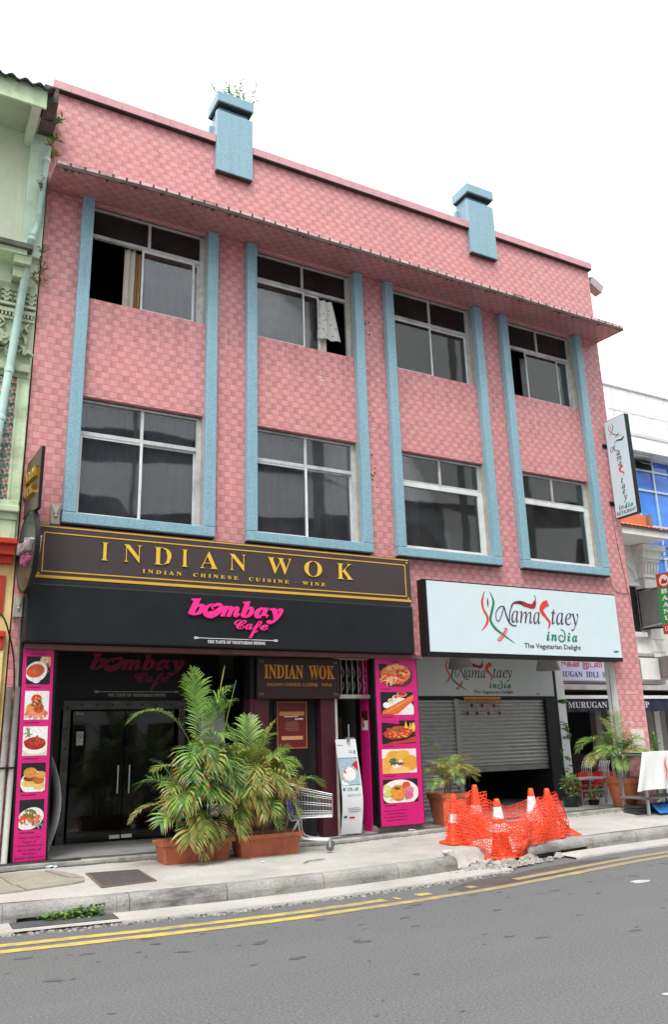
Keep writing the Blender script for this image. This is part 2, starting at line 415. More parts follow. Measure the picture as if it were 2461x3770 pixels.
def asphalt_mat():
    m, t, b = _new('asphalt'); g = N(t, 'NewGeometry'); P = g.outputs['Position']
    n1 = noise(t, P, 160, 2, .8); n2 = noise(t, P, .35, 6, .6)
    c = ramp(t, n1, [(.28, (.075, .075, .077)), (.5, (.135, .135, .136)), (.66, (.18, .18, .179)), (.76, (.36, .36, .35))])
    c = mixc(t, math_n(t, 'MULTIPLY', ramp(t, n2, [(.4, 0.), (.65, 1.)]), .25), c, (.100, .100, .102))
    ng = noise(t, P, 50, 3, .8); c = mixc(t, .75, c, ramp(t, ng, [(.30, (.066, .068, .071)), (.5, (.145, .148, .152)), (.62, (.20, .203, .207)), (.72, (.38, .38, .38))]))
    mp = N(t, 'Mapping'); mp.inputs['Scale'].default_value = (2.6, 6.5, 1); t.links.new(P, mp.inputs[0])
    n3 = noise(t, mp.outputs[0], 1.1, 3, .5)
    c = mixc(t, math_n(t, 'MULTIPLY', ramp(t, n3, [(.66, 0.), (.80, 1.)]), .35), c, (.075, .075, .077))
    mp2 = N(t, 'Mapping'); mp2.inputs['Scale'].default_value = (.25, 1.6, 1); t.links.new(P, mp2.inputs[0])
    n4 = noise(t, mp2.outputs[0], 1.0, 4, .6)
    c = mixc(t, math_n(t, 'MULTIPLY', ramp(t, n4, [(.45, 0.), (.7, 1.)]), .22), c, (.19, .19, .187))
    t.links.new(c, b.inputs['Base Color']); b.inputs['Roughness'].default_value = .88
    b.inputs['Specular IOR Level'].default_value = .3
    bump(t, b, math_n(t, 'ADD', n1, ng), .6, .010); return m
def line_mat():
    m, t, b = _new('yellow_line_paint'); g = N(t, 'NewGeometry'); P = g.outputs['Position']
    n1 = noise(t, P, 6, 8, .75); n2 = noise(t, P, 120, 2, .7); n3 = noise(t, P, .8, 3, .5)
    paint = ramp(t, n2, [(.3, H('#c9a840')), (.7, H('#dcc058'))])
    sx = N(t, 'SeparateXYZ'); t.links.new(P, sx.inputs[0]); mr = N(t, 'MapRange'); mr.inputs[1].default_value = 3.5; mr.inputs[2].default_value = 9; mr.inputs[3].default_value = 0; mr.inputs[4].default_value = .24; t.links.new(sx.outputs[0], mr.inputs[0])
    wear = ramp(t, math_n(t, 'ADD', mr.outputs[0], math_n(t, 'ADD', math_n(t, 'MULTIPLY', n1, .75), math_n(t, 'MULTIPLY', n3, .40))), [(.50, .06), (.70, 1.)])
    c = mixc(t, math_n(t, 'MULTIPLY', wear, .8), paint, (.20, .19, .155))
    t.links.new(c, b.inputs['Base Color']); b.inputs['Roughness'].default_value = .8; return m
ASPH = asphalt_mat()
PAVE = stone_mat('pavement_concrete', (.50, .485, .45), (.35, .335, .31), 1.1, .4, (.22, .21, .19))
KERB = stone_mat('kerb_concrete', (.38, .37, .35), (.17, .165, .155), 2.6, .85, (.085, .082, .078), .35, (1.2, 1.2, 4))
APRON = stone_mat('gutter_concrete', (.50, .48, .45), (.36, .35, .32), 2.0, .25, (.22, .2, .18))
RUB = stone_mat('rubble_stone', (.44, .42, .39), (.25, .235, .21), 5, .3)
LINE = line_mat()

# one ground sheet to the horizon, the road surface a sheet above it
mb = MB(); mb.add([(-600, -600, -.47), (600, -600, -.47), (600, 600, -.47), (-600, 600, -.47)], [(0, 1, 2, 3)])
obj('ground', mb, M('far_ground', (.16, .155, .15), .95), kind='structure')
xs = [x for x in np.arange(-40, 60.01, .5)]
mb = MB()
mb.add([(x, -40, ZR) for x in xs]+[(x, yk(x)+.05, ZR) for x in xs], [(i, i+1, len(xs)+i+1, len(xs)+i) for i in range(len(xs)-1)])
obj('road', mb, ASPH, kind='structure')

# pavement: a fine grid with a broken pit between two kerb lengths
rp = random.Random(3)
def pit(x, y):
    d = 0
    for cx, cy, rx, ry, a in ((7.25, -2.15, .85, .38, .17), (7.75, -1.75, .30, .35, .12), (7.0, -2.35, .6, .2, .06)):
        q = ((x-cx)/rx)**2+((y-cy)/ry)**2
        if q < 1: d = max(d, a*min(1, (1-q)*2.2))
    return d
from mathutils import noise as mn
def pave_part(x0, x1, dx, ny, name=None, mb=None):
    nx = int(round((x1-x0)/dx)); o = len(mb.v); V = []; F = []
    for i in range(nx+1):
        x = x0+dx*i; k = yk(x)+.14
        for j in range(ny+1):
            y = YS+.02+(k-YS-.02)*j/ny
            z = zp(x, y)+.006*mn.noise(Vector((x*1.3, y*1.3, 0)))+.003*mn.noise(Vector((x*7, y*7, 2)))
            p = pit(x, y)
            if p: z -= p*(1+.35*mn.noise(Vector((x*9, y*9, 5))))
            V.append((x, y, z))
    for i in range(nx):
        for j in range(ny):
            a = i*(ny+1)+j; F.append((a, a+1, a+ny+2, a+ny+1))
    mb.add(V, F)
mb = MB(); pave_part(-40, 0, 1.0, 8, mb=mb); pave_part(0, 6.0, .1, 24, mb=mb); pave_part(6.0, 8.4, .035, 64, mb=mb)
pave_part(8.4, 14, .1, 24, mb=mb); pave_part(14, 50, 1.0, 8, mb=mb)
mb.add(*[[(x, y, -.43) for x, y in ((-40, .1), (50, .1), (50, -1.5), (-40, -1.5))], [(0, 3, 2, 1)]])
obj('pavement', mb, PAVE, kind='structure', smooth_=True)

def kerb_seg(mb, x0, x1, slot=None, n=6, dz=0):
    # rounded kerb profile swept along the curve: (offset from face towards the road, height)
    prof = [(.0, -.46), (.0, -.30), (-.004, -.285), (-.012, -.262), (-.03, -.236), (-.062, -.216), (-.15, -.212), (-.15, -.46)]
    V = []; m = len(prof)
    for i in range(n+1):
        x = x0+(x1-x0)*i/n; y = yk(x)
        for a, z in prof: V.append((x, y-a, z+dz))
    F = []
    for i in range(n):
        for k in range(m-1):
            F.append((i*m+k, i*m+k+1, (i+1)*m+k+1, (i+1)*m+k))
    F += [list(range(m-1, -1, -1)), [n*m+k for k in range(m)]]
    mb.add(V, F)
mb = MB(); x = -20.0
rk = random.Random(5)
edges = [-20, -18]+[ -18+1.2*i for i in range(1, 16)]+[1.22]
for a, b_ in zip(edges[:-1], edges[1:]): kerb_seg(mb, a+.004, b_-.004)
for a, b_ in ((2.29, 2.42), (2.42, 3.45), (3.45, 4.62), (4.62, 5.66), (5.66, 6.62)): kerb_seg(mb, a+.004, b_-.004)
for a, b_ in ((9.40, 10.4), (10.4, 11.5), (11.5, 12.7), (12.7, 14), (14, 16), (16, 20), (20, 30), (30, 45)): kerb_seg(mb, a+.004, b_-.004, n=8)
obj('kerb', mb, KERB, kind='structure')
# kerb stones with a drain slot under them
def slot_stone(x0, x1, name, dz=0, loose=False):
    mb = MB(); n = 6; V = []
    prof = [(.0, -.46), (.0, -.30), (-.004, -.285), (-.012, -.262), (-.03, -.236), (-.062, -.216), (-.16, -.212), (-.16, -.46)]
    top = [(-.002, -.338), (.0, -.32), (.0, -.30)]+prof[2:7]+[(-.16, -.338)]
    m = len(top)
    V = [(x, yk(x)-a, z+dz) for x in [x0+(x1-x0)*i/n for i in range(n+1)] for a, z in top]
    F = [(i*m+k, i*m+(k+1) % m, (i+1)*m+(k+1) % m, (i+1)*m+k) for i in range(n) for k in range(m)]
    F += [list(range(m-1, -1, -1)), [n*m+k for k in range(m)]]
    mb.add(V, F)
    for a, b_ in ((x0, x0+.13), (x1-.13, x1)):
        yy = [yk(a), yk(b_)]
        mb.add([(a, yy[0]+.002, -.46+dz), (b_, yy[1]+.002, -.46+dz), (b_, yy[1]+.155, -.46+dz), (a, yy[0]+.155, -.46+dz),
                (a, yy[0]+.002, -.340+dz), (b_, yy[1]+.002, -.340+dz), (b_, yy[1]+.155, -.340+dz), (a, yy[0]+.155, -.340+dz)],
               [(0, 3, 2, 1), (4, 5, 6, 7), (0, 1, 5, 4), (1, 2, 6, 5), (2, 3, 7, 6), (3, 0, 4, 7)])
    mb.add([(x0+.13, yk(x0)+.125, -.46+dz), (x1-.13, yk(x1)+.125, -.46+dz), (x1-.13, yk(x1)+.125, -.339+dz), (x0+.13, yk(x0)+.125, -.339+dz)], [(0, 1, 2, 3)])
    o = obj(name, mb, KERB, loc=((x0+x1)/2, yk((x0+x1)/2)+.08, -.4)); return o
tag(slot_stone(1.22, 2.29, 'kerb_stone'), 'kerb stone with a drain slot full of weeds, above the gutter grating', 'kerb stone')
tag(slot_stone(7.97, 9.395, 'kerb_stone', dz=.006), 'loose slotted kerb stone lying beside the orange traffic cones', 'kerb stone')
# gutter apron with a ragged outer edge
def apron(mb, x0, x1, step=.05, wob=.03, w=.40):
    n = int((x1-x0)/step); top = []; 
    for i in range(n+1):
        x = x0+(x1-x0)*i/n; yo = yk(x)-w+wob*mn.noise(Vector((x*3, 1, 0)))+wob*.7*mn.noise(Vector((x*11, 4, 0)))
        top += [(x, yk(x)+.01, ZR+.030), (x, yo, ZR+.022), (x, yo-.012, ZR-.02)]
    F = []
    for i in range(n):
        a = 3*i; F += [(a, a+1, a+4, a+3), (a+1, a+2, a+5, a+4)]
    mb.add(top, F)
mb = MB(); apron(mb, -20, 1.28, .1); apron(mb, 2.25, 7.25); apron(mb, 8.55, 40, .1)
apron_in = MB()
obj('gutter', mb, APRON, kind='structure')
mb = MB()
for x0, x1 in ((1.28, 2.25),):
    n = 12; V = []
    for i in range(n+1):
        x = x0+(x1-x0)*i/n; V += [(x, yk(x)-.30, ZR+.024), (x, yk(x)-.42+.02*mn.noise(Vector((x*12, 0, 0))), ZR+.02)]
    mb.add(V, [(2*i, 2*i+1, 2*i+3, 2*i+2) for i in range(n)])
obj('gutter_edge', mb, APRON, kind='structure')
# drain grating by the slotted stone
IRON = M('grey_iron', (.13, .14, .145), .6, .4, var=.2, dirt=(.2, .18, .15))
mb = MB(); mb.m(M('drain_black', (.012, .012, .012), .9)); mb.add([(1.26, -2.55, ZR+.004), (2.26, -2.66, ZR+.004), (2.26, -2.28, ZR+.004), (1.26, -2.12, ZR+.004)], [(0, 1, 2, 3)])
mb.m(IRON)
for i in range(9):
    f = i/8; 
    a = (1.30, yk(1.30)-.03-.25*f, ZR+.03); b_ = (2.22, yk(2.22)-.03-.25*f, ZR+.03)
    mb.obox(((a[0]+b_[0])/2, (a[1]+b_[1])/2, ZR+.026), ((b_[0]-a[0])/2, (b_[1]-a[1])/2, 0), (0, .010, 0), (0, 0, .006))
for f in (0, .33, .66, 1):
    x = 1.30+.92*f; mb.box(x-.012, x+.012, yk(x)-.29, yk(x)-.02, ZR+.012, ZR+.030)
tag(obj('drain_grating', mb, loc=(1.76, -2.4, ZR)), 'grey iron drain grating in the gutter below the weedy kerb slot', 'grating')
# double yellow line
def strip(mb, off0, off1, x0, x1, z, wob=.006, step=.08, gap=None):
    n = int((x1-x0)/step); prev = None
    for i in range(n):
        a = x0+(x1-x0)*i/n; b_ = x0+(x1-x0)*(i+1)/n
        if gap and gap((a+b_)/2): continue
        q = lambda x, o: (x, yk(x)-o+wob*mn.noise(Vector((x*5, o*20, 0))), z)
        mb.add([q(a, off1), q(b_, off1), q(b_, off0), q(a, off0)], [(0, 1, 2, 3)])
mb = MB(); strip(mb, 1.045, 1.175, -20, 40, ZR+.004)
obj('yellow_line', mb, LINE, kind='structure')
rg = random.Random(11)
mb = MB(); strip(mb, .80, .93, -20, 40, ZR+.004, .012, .06, lambda x: 4.9 < x < 5.3 and rg.random() < .7 or 5.5 < x < 6.8 and rg.random() < .93)
obj('yellow_line', mb, LINE, kind='structure')
# wet patch in front of the broken kerb
WET = M('wet_asphalt', (.078, .075, .071), .6, var=.25, vs=3)
def blob(cx, cy, rx, ry, n, seed, amp=.18, rot=0):
    r = random.Random(seed); ph = [r.uniform(0, 6.28) for _ in range(4)]; P = []
    for i in range(n):
        t = 2*math.pi*i/n; q = 1+amp*(math.sin(2*t+ph[0])+.6*math.sin(3*t+ph[1])+.4*math.sin(5*t+ph[2])+.25*math.sin(9*t+ph[3]))
        x, y = rx*q*math.cos(t), ry*q*math.sin(t)
        P.append((cx+x*math.cos(rot)-y*math.sin(rot), cy+x*math.sin(rot)+y*math.cos(rot)))
    return P
flat = lambda z: (lambda a, b, d: (a, b, z+d))
mb = MB(); mb.add([(x, y, ZR+.0022) for x, y in blob(7.35, -3.0, 1.5, .30, 60, 4, .12, .20)], [list(range(60))])
obj('wet_patch', mb, WET, kind='structure')
OIL = M('oil_spot', (.085, .086, .089), .75, var=.2)
mb = MB(); rs = random.Random(21)
for i in range(110):
    x = rs.uniform(.6, 9.5); y = yk(x)-rs.uniform(1.25, 4.6) if i > 40 else yk(x)-rs.uniform(1.2, 1.9)
    s_ = .009+.04*rs.random()**2.5; mb.add([(a, b_, ZR+.002+.00001*i) for a, b_ in blob(x, y, s_*1.4, s_*.9, 18, i, .3)], [list(range(18))])
obj('oil_spots', mb, OIL, kind='structure')
mb = MB(); mb.add([(a, b_, ZR+.003) for a, b_ in blob(7.82, -4.15, .16, .07, 20, 77)], [list(range(20))])
mb.add([(a, b_, ZR+.003) for a, b_ in blob(4.64, -7.16, .035, .02, 16, 78)], [list(range(16))])
obj('paint_spill', mb, M('paint_spill', (.42, .42, .42), .8, var=.2), kind='structure')
# gutter dirt and rubble (uncountable)
mb = MB(); rr = random.Random(8)
def pebble(mb, x, y, z, s, r):
    a = r.uniform(0, 6.28); n = 5; V = []
    for k in range(n):
        t = a+2*math.pi*k/n; q = s*r.uniform(.6, 1.1); V.append((x+q*math.cos(t)*1.3, y+q*math.sin(t), z))
    for k in range(n):
        t = a+.3+2*math.pi*k/n; q = s*r.uniform(.35, .75); V.append((x+q*math.cos(t)*1.2, y+q*math.sin(t), z+s*r.uniform(.5, .9)))
    mb.add(V, [[5, 6, 7, 8, 9]]+[[k, (k+1) % 5, 5+(k+1) % 5, 5+k] for k in range(5)])
for i in range(900):
    x = rr.uniform(.3, 7.2); mb.m(RUB if rr.random() < .6 else DIRTY); pebble(mb, x, yk(x)-.43-abs(rr.gauss(0, .045)), ZR, rr.uniform(.006, .02), rr)
for i in range(170):
    x = rr.gauss(7.35, .40); y = yk(x)-.02+rr.gauss(-.05, .13); s_ = abs(rr.gauss(.025, .02))+.008
    mb.m(RUB); pebble(mb, x, y, max(ZR+.02, zp(x, y)-pit(x, y)-.03 if y > yk(x)+.14 else ZR+.02), s_, rr)
for x, y, s_ in ((7.62, -2.02, .13), (7.86, -2.18, .11), (7.45, -2.2, .09), (7.2, -2.36, .1), (7.9, -2.32, .07), (7.05, -2.3, .12), (7.65, -2.28, .06)):
    mb.m(RUB); pebble(mb, x, y, ZR+.01, s_, rr)
for i in range(700):
    x = rr.uniform(0, 12); mb.m(DIRTY); pebble(mb, x, YS-.03-abs(rr.gauss(0, .03)), zp(x, YS-.03), rr.uniform(.004, .014), rr)
for k in range(3):                                         # grimy crack along the foot of the step
    a_, b2 = ((.2, 3.1), (3.1, 4.2), (5.4, 8.0))[k]; n = int((b2-a_)/.04); V = []
    for i in range(n+1):
        x = a_+(b2-a_)*i/n; wv = (.095, .03, .035)[k]*(1+.8*mn.noise(Vector((x*4, 0, k))))+.012*mn.noise(Vector((x*17, 2, k)))
        V += [(x, YS+.03, zp(x, YS)+.006), (x, YS-max(.004, wv), zp(x, YS-.03)+.006)]
    mb.m(DIRTY).add(V, [(2*i, 2*i+1, 2*i+3, 2*i+2) for i in range(n)])
obj('rubble', mb, kind='stuff')
# step: floor edge of the covered walkway
TILEF = M('dark_floor_tile', (.105, .115, .12), .35, var=.15)
LITE = M('granolithic_edge', (.36, .35, .32), .85, var=.2, dirt=(.10, .09, .08), dirts=2, dirtamt=.75, bmp=.3)
mb = MB(); n = 120; X = [-20+i*.3 for i in range(int(20/.3))]+[-.2+i*.1 for i in range(145)]
V = []; F = []
for i, x in enumerate(X):
    z = zs(x); wob = .02*mn.noise(Vector((x*4, 0, 0)))+.012*mn.noise(Vector((x*13, 3, 0)))
    V += [(x, YS+.02+wob-.014, z-.16), (x, YS+.02+wob, z-.012), (x, YS+.05+wob, z-.002), (x, YS+.12, z)]
for i in range(len(X)-1):
    a = 4*i
    for k in range(3): F.append((a+k, a+k+1, a+4+k+1, a+4+k)[::-1])
mb.m(LITE).add(V, F)
V = [(x, YS+.12, zs(x)+.0005) for x in X]+[(x, .02, zs(x)+.0005) for x in X]; n = len(X)
mb.m(TILEF).add(V, [(i, i+1, n+i+1, n+i) for i in range(n-1)])
V = [(x, .02, zs(x)) for x in X]+[(x, 5.0, zs(x)) for x in X]
mb.m(M('walkway_floor', (.30, .30, .29), .45, var=.15)).add(V, [(i, i+1, n+i+1, n+i) for i in range(n-1)])
obj('walkway_floor', mb, kind='structure')
# floor drain grate in front of the left panel
mb = MB(); mb.m(BLACKM); mb.add([(x, y, zs(x)+.0016) for x, y in ((.4, -.13), (2.35, -.13), (2.35, -.245), (.4, -.245))], [(0, 3, 2, 1)])
mb.m(M('grate_bar', (.060, .060, .058), .7, .2, var=.3))
for i in range(66):
    x = .42+.0295*i; mb.box(x, x+.014, -.245, -.13, zs(x)+.002, zs(x)+.008)
for y in (-.248, -.127): mb.box(.4, 2.35, y-.006, y+.006, zs(1)+.002, zs(1)+.010)
tag(obj('floor_grate', mb, loc=(1.4, -.19, -.08)), 'long dark slotted floor grate at the foot of the left pink menu panel', 'grate')
# manhole plate and the older slab patch
mb = MB(); P = [(2.27, -.96), (2.86, -1.02), (2.85, -1.80), (2.25, -1.86)]
V = [(x, y, zp(x, y)+.006) for x, y in P]
mb.m(M('manhole_plate', (.075, .068, .062), .9, var=.2, vs=14, bmp=.6, bs=150)).add(V, [(0, 3, 2, 1)])
mb.m(M('rust_edge', (.20, .12, .085), .9))
for i in range(4):
    a = Vector(V[i]); b_ = Vector(V[(i+1) % 4]); d = (b_-a)/2; d2 = Vector((-d.y, d.x, 0)).normalized()*.012
    mb.obox((a+b_)/2+Vector((0, 0, .001)), d, d2, (0, 0, .004))
tag(obj('manhole_cover', mb, loc=(2.55, -1.4, -.19)), 'dark rectangular manhole cover set in the pale pavement', 'manhole')
OLD = stone_mat('old_slab', (.36, .335, .28), (.25, .235, .20), 3, .5, (.17, .16, .12))
mb = MB()
for k, P in enumerate(([(.2, -.55), (1.32, -.55), (1.40, -1.28), (.2, -1.32)], [(1.35, -.55), (1.83, -.60), (2.02, -1.20), (1.43, -1.27)],
                       [(.2, -1.34), (1.44, -1.30), (1.50, -1.62), (.2, -1.66)], [(1.46, -1.29), (2.03, -1.22), (2.17, -1.33), (2.14, -1.46), (1.98, -1.53), (1.52, -1.61)],
                       [(1.86, -.62), (1.94, -.66), (2.14, -1.05), (2.18, -1.28), (2.05, -1.18)])):
    z0 = [zp(a, b_)+.001 for a, b_ in P]; n = len(P)
    h = .012+.003*k
    mb.add([(a, b_, z-.02) for (a, b_), z in zip(P, z0)]+[(a, b_, z+h) for (a, b_), z in zip(P, z0)],
           [list(range(2*n-1, n-1, -1))]+[[i, n+i, n+(i+1) % n, (i+1) % n] for i in range(n)])
obj('old_slab_patch', mb, OLD, kind='structure')
# ================================================================ THE PINK SHOPHOUSE
X0, X1 = 1.345, 13.06
BAYS = [(1.87, 4.11), (4.63, 6.92), (7.41, 9.69), (10.19, 12.43)]
PW = .18
house = thing('pink_shophouse', 'three storey pink tiled shophouse with blue window surrounds and two blue roof piers', 'shophouse', (7.2, 5, 0))
ZB, ZL0, ZL1, ZU0, ZU1, ZSOF = 2.60, 4.42, 6.25, 7.87, 9.56, 9.58
mb = MB(); mb.m(TILE)
xsb = [X0]; 
for a, b_ in BAYS: xsb += [a+PW, b_-PW]
xsb.append(X1); zsb = [ZB, ZL0, ZL1, ZU0, ZU1, 11.43]; TH = .24
for i in range(len(xsb)-1):
    for j in range(len(zsb)-1):
        if i % 2 == 1 and j in (1, 3): continue
        mb.box(xsb[i], xsb[i+1], 0, TH, zsb[j], zsb[j+1])
# side, back walls and roof slab
mb.box(X0, X0+.2, TH+.001, 10, -.2, 11.43)
mb.box(X1-.2, X1, 2.4, 10, -.2, 11.43); mb.box(X1-.2, X1, TH+.001, 2.399, 3.051, 11.43)
mb.m(CONC); mb.box(X0+.21, X1-.21, 9.8, 10, -.2, 11.2)
obj('wall', mb, parent=house)
mb = MB()
for z in (3.06, 7.0, 10.6): mb.box(X0+.21, X1-.21, TH+.01, 9.79, z, z+.15)
for z in (2.96,): pass
for i in range(1, 4): 
    x = (BAYS[i-1][1]+BAYS[i][0])/2; mb.box(x-.06, x+.06, TH+.01, 9.7, 3.12, 10.59)
mb.box(X0+.21, X1-.21, 3.2, 3.3, 3.12, 6.99); mb.box(X0+.21, X1-.21, 3.2, 3.3, 7.16, 10.59)
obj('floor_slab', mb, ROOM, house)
# soffit of the covered walkway (pale)
mb = MB(); mb.box(X0+.21, X1-.21, TH+.005, 9.7, 3.0, 3.05)
obj('walkway_ceiling', mb, M('ceiling_white', (.66, .66, .64), .8, var=.06), house)
# ground floor pillars
mb = MB(); mb.m(TILE); mb.box(X0, 1.50, 0, .45, -.13, ZB-.001); mb.box(12.36, X1, 0, .25, -.12, ZB-.001)
mb.m(M('pillar_white', (.84, .86, .85), .55, var=.04, dirt=(.6, .6, .58), dirtamt=.3)); mb.box(12.352, 12.359, .012, .252, -.1, ZB-.002); mb.box(12.36, X1-.001, .2505, .26, -.1, ZB-.002)
mb.box(12.73, 13.03, 2.1, 2.39, -.12, 2.995)
objs('pillar', mb, parent=house)
mb = MB(); mb.m(BLACK); mb.box(1.505, 1.96, .002, .45, -.13, ZB-.001); mb.box(6.89, 7.72, .002, .62, -.14, ZB-.001)
mb.m(CONC); mb.box(6.88, 7.73, -.004, .63, -.14, -.03)
objs('pillar', mb, parent=house, label='black painted pillar behind a pink menu panel')
# canopy, coping, window surrounds, piers
mb = MB(); xe = [1.335, 1.6, 2.0, 2.6, 3.3, 4.2]+[5+i*.65 for i in range(13)]; xe[-1] = 12.98; V = []
for x in xe:
    d = -.07*max(0, 1-(x-1.335)/1.7)**1.3+.012*mn.noise(Vector((x*.8, 0, 0)))
    xb = x+(.0 if x < 12.9 else .06)
    V += [(x, -.80, 9.498+d), (x, -.80, 9.600+d), (xb, 0.0, 9.70), (xb, 0.0, 9.585+d*.3)]
F = []
for i in range(len(xe)-1):
    a = 4*i
    for k in range(4): F.append((a+k, a+(k+1) % 4, a+4+(k+1) % 4, a+4+k)[::-1])
F += [(0, 1, 2, 3), tuple(4*(len(xe)-1)+k for k in (3, 2, 1, 0))]
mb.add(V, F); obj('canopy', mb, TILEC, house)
DARKR = M('rough_black', (.035, .032, .030), .95, var=.4, bmp=.4)  # near-black, for strips below copings and slabs and for dark chips
EDGEG = M('brown_grime', (.085, .062, .056), .95, var=.4)
EDGET = M('canopy_edge_tile', H('#d9b0ae'), .45, var=.12, vs=6, dirt=H('#6b5452'), dirts=2.2, dirtamt=.8)
cd_ = lambda x: -.07*max(0, 1-(x-1.335)/1.7)**1.3+.012*mn.noise(Vector((x*.8, 0, 0)))
rg = random.Random(2)
mb = MB(); x = 1.34
while x < 12.97:
    x2 = min(12.98, x+.206); d0, d1 = cd_(x), cd_(x2); g = .017
    y0, y1 = -.809, -.801
    mb.add([(x+g, y0, 9.538+d0), (x2-g, y0, 9.538+d1), (x2-g, y0, 9.592+d1), (x+g, y0, 9.592+d0), (x+g, y1, 9.538+d0), (x2-g, y1, 9.538+d1), (x2-g, y1, 9.592+d1), (x+g, y1, 9.592+d0)],
           [(0, 1, 2, 3), (0, 4, 5, 1), (3, 2, 6, 7), (0, 3, 7, 4), (1, 5, 6, 2)])
    x = x2
obj('edge_tile', mb, EDGET, house)
mb = MB(); x = 1.34
while x < 12.97:
    x2 = min(12.98, x+.103); d0, d1 = cd_(x), cd_(x2); h = .014+.010*rg.random()
    mb.add([(x, -.805, 9.487+d0), (x2, -.805, 9.487+d1), (x2, -.805, 9.598+d1), (x, -.805, 9.598+d0), (x, -.79, 9.487+d0), (x2, -.79, 9.487+d1), (x2, -.79, 9.598+d1), (x, -.79, 9.598+d0)],
           [(0, 1, 2, 3), (0, 4, 5, 1), (3, 2, 6, 7)])
    if rg.random() < .5: w2 = rg.uniform(.02, .09); mb.add([(x, -.79, 9.4865+d0), (x+w2, -.79, 9.4865+d0), (x+w2*.6, -.79+rg.uniform(.03, .10), 9.491+d0)], [(0, 2, 1)])
    x = x2
obj('canopy_edge', mb, EDGEG, house)
mb = MB()
for a, b_ in ((1.30, 4.045), (4.75, 9.605), (10.29, 13.10)):
    mb.m(M('coping_tile', H('#cf9a9e'), .4, var=.08, dirt=H('#9a6a68'), dirtamt=.4)); 
    n = int((b_-a)/.25)
    for k in range(n):
        xa = a+(b_-a)*k/n; xb = a+(b_-a)*(k+1)/n; mb.box(xa+.002, xb-.002, -.085, .30, 11.435, 11.585)
    mb.m(DARKR); mb.box(a, b_, -.080, .28, 11.415, 11.4345)
obj('coping', mb, parent=house)
for a, b_ in BAYS:
    mb = MB(); mb.box(a, a+PW, -.13, -.001, ZB+1.82, 9.565); mb.box(b_-PW, b_, -.13, -.001, ZB+1.82, 9.565)
    mb.box(a, b_, -.13, -.001, 4.262, 4.419)
    obj('window_surround', mb, MOS, house, bevel=.012)
    mb = MB(); mb.box(a+.01, b_-.01, -.125, -.001, 4.245, 4.2605); obj('dark_strip', mb, DARKR, house)  # surround, then a near-black strip along its underside
for px in (4.05, 9.605):
    pr = obj('roof_pier', MB().box(px+.07, px+.63, -.001, .37, 11.2, 12.30), MOS, house, bevel=.012)
    mb = MB(); mb.box(px, px+.69, -.10, -.002, 10.86, 12.13); mb.box(px, px+.69, .30, .38, 11.4, 12.1)
    mb.m(DARKR); mb.box(px+.01, px+.68, -.095, -.003, 10.835, 10.8595)
    mb.mats = [MOS, DARKR]; mb.mi = [0]*12+[1]*6
    obj('front_slab', mb, None, pr, bevel=.012)
    mb = MB(); mb.box(px+.0, px+.70, -.13, .40, 12.30, 12.51); obj('cap', mb, MOS, pr, bevel=.014)
    mb = MB(); mb.m(BLACKM); mb.box(px+.03, px+.67, -.10, .37, 12.27, 12.299); obj('cap_shadow_joint', mb, DARKR, pr)

# ---- windows
CURT = M('grey_curtain', (.42, .43, .46), .9, var=.12)
CURTW = M('cream_curtain', (.58, .54, .47), .9, var=.12); CURTT = M('tan_curtain', (.42, .25, .10), .9, var=.12)
def cloth_mat():
    m, t, b = _new('printed_cloth'); co = objco(t); v = N(t, 'TexVoronoi'); v.inputs['Scale'].default_value = 14
    t.links.new(co, v.inputs[0])
    c = mixc(t, ramp(t, v.outputs[0], [(.22, 1.), (.30, 0.)]), (.62, .61, .58), (.28, .28, .42)); t.links.new(c, b.inputs[0])
    b.inputs['Roughness'].default_value = .9; return m
CLOTH = cloth_mat()
YF = .085
def curtain(parent, x0, x1, z0, z1, y, mat, folds=9, amp=.035, sway=0, name='curtain'):
    mb = MB(); nx, nz = folds*6, 6; V = []
    for j in range(nz+1):
        f = j/nz
        for i in range(nx+1):
            g = i/nx; x = x0+(x1-x0)*g+sway*(1-f)*(g-.2)
            V.append((x, y+amp*math.sin(g*folds*6.283+.4*math.sin(3*f+folds))*(1-.3*f), z0+(z1-z0)*f))
    mb.add(V, [(j*(nx+1)+i, j*(nx+1)+i+1, (j+1)*(nx+1)+i+1, (j+1)*(nx+1)+i) for j in range(nz) for i in range(nx)])
    return obj(name, mb, mat, parent, smooth_=True)
def pane(parent, x0, x1, z0, z1, y, mat=GLASS):
    return obj('pane', MB().box(x0, x1, y, y+.006, z0, z1), mat, parent)
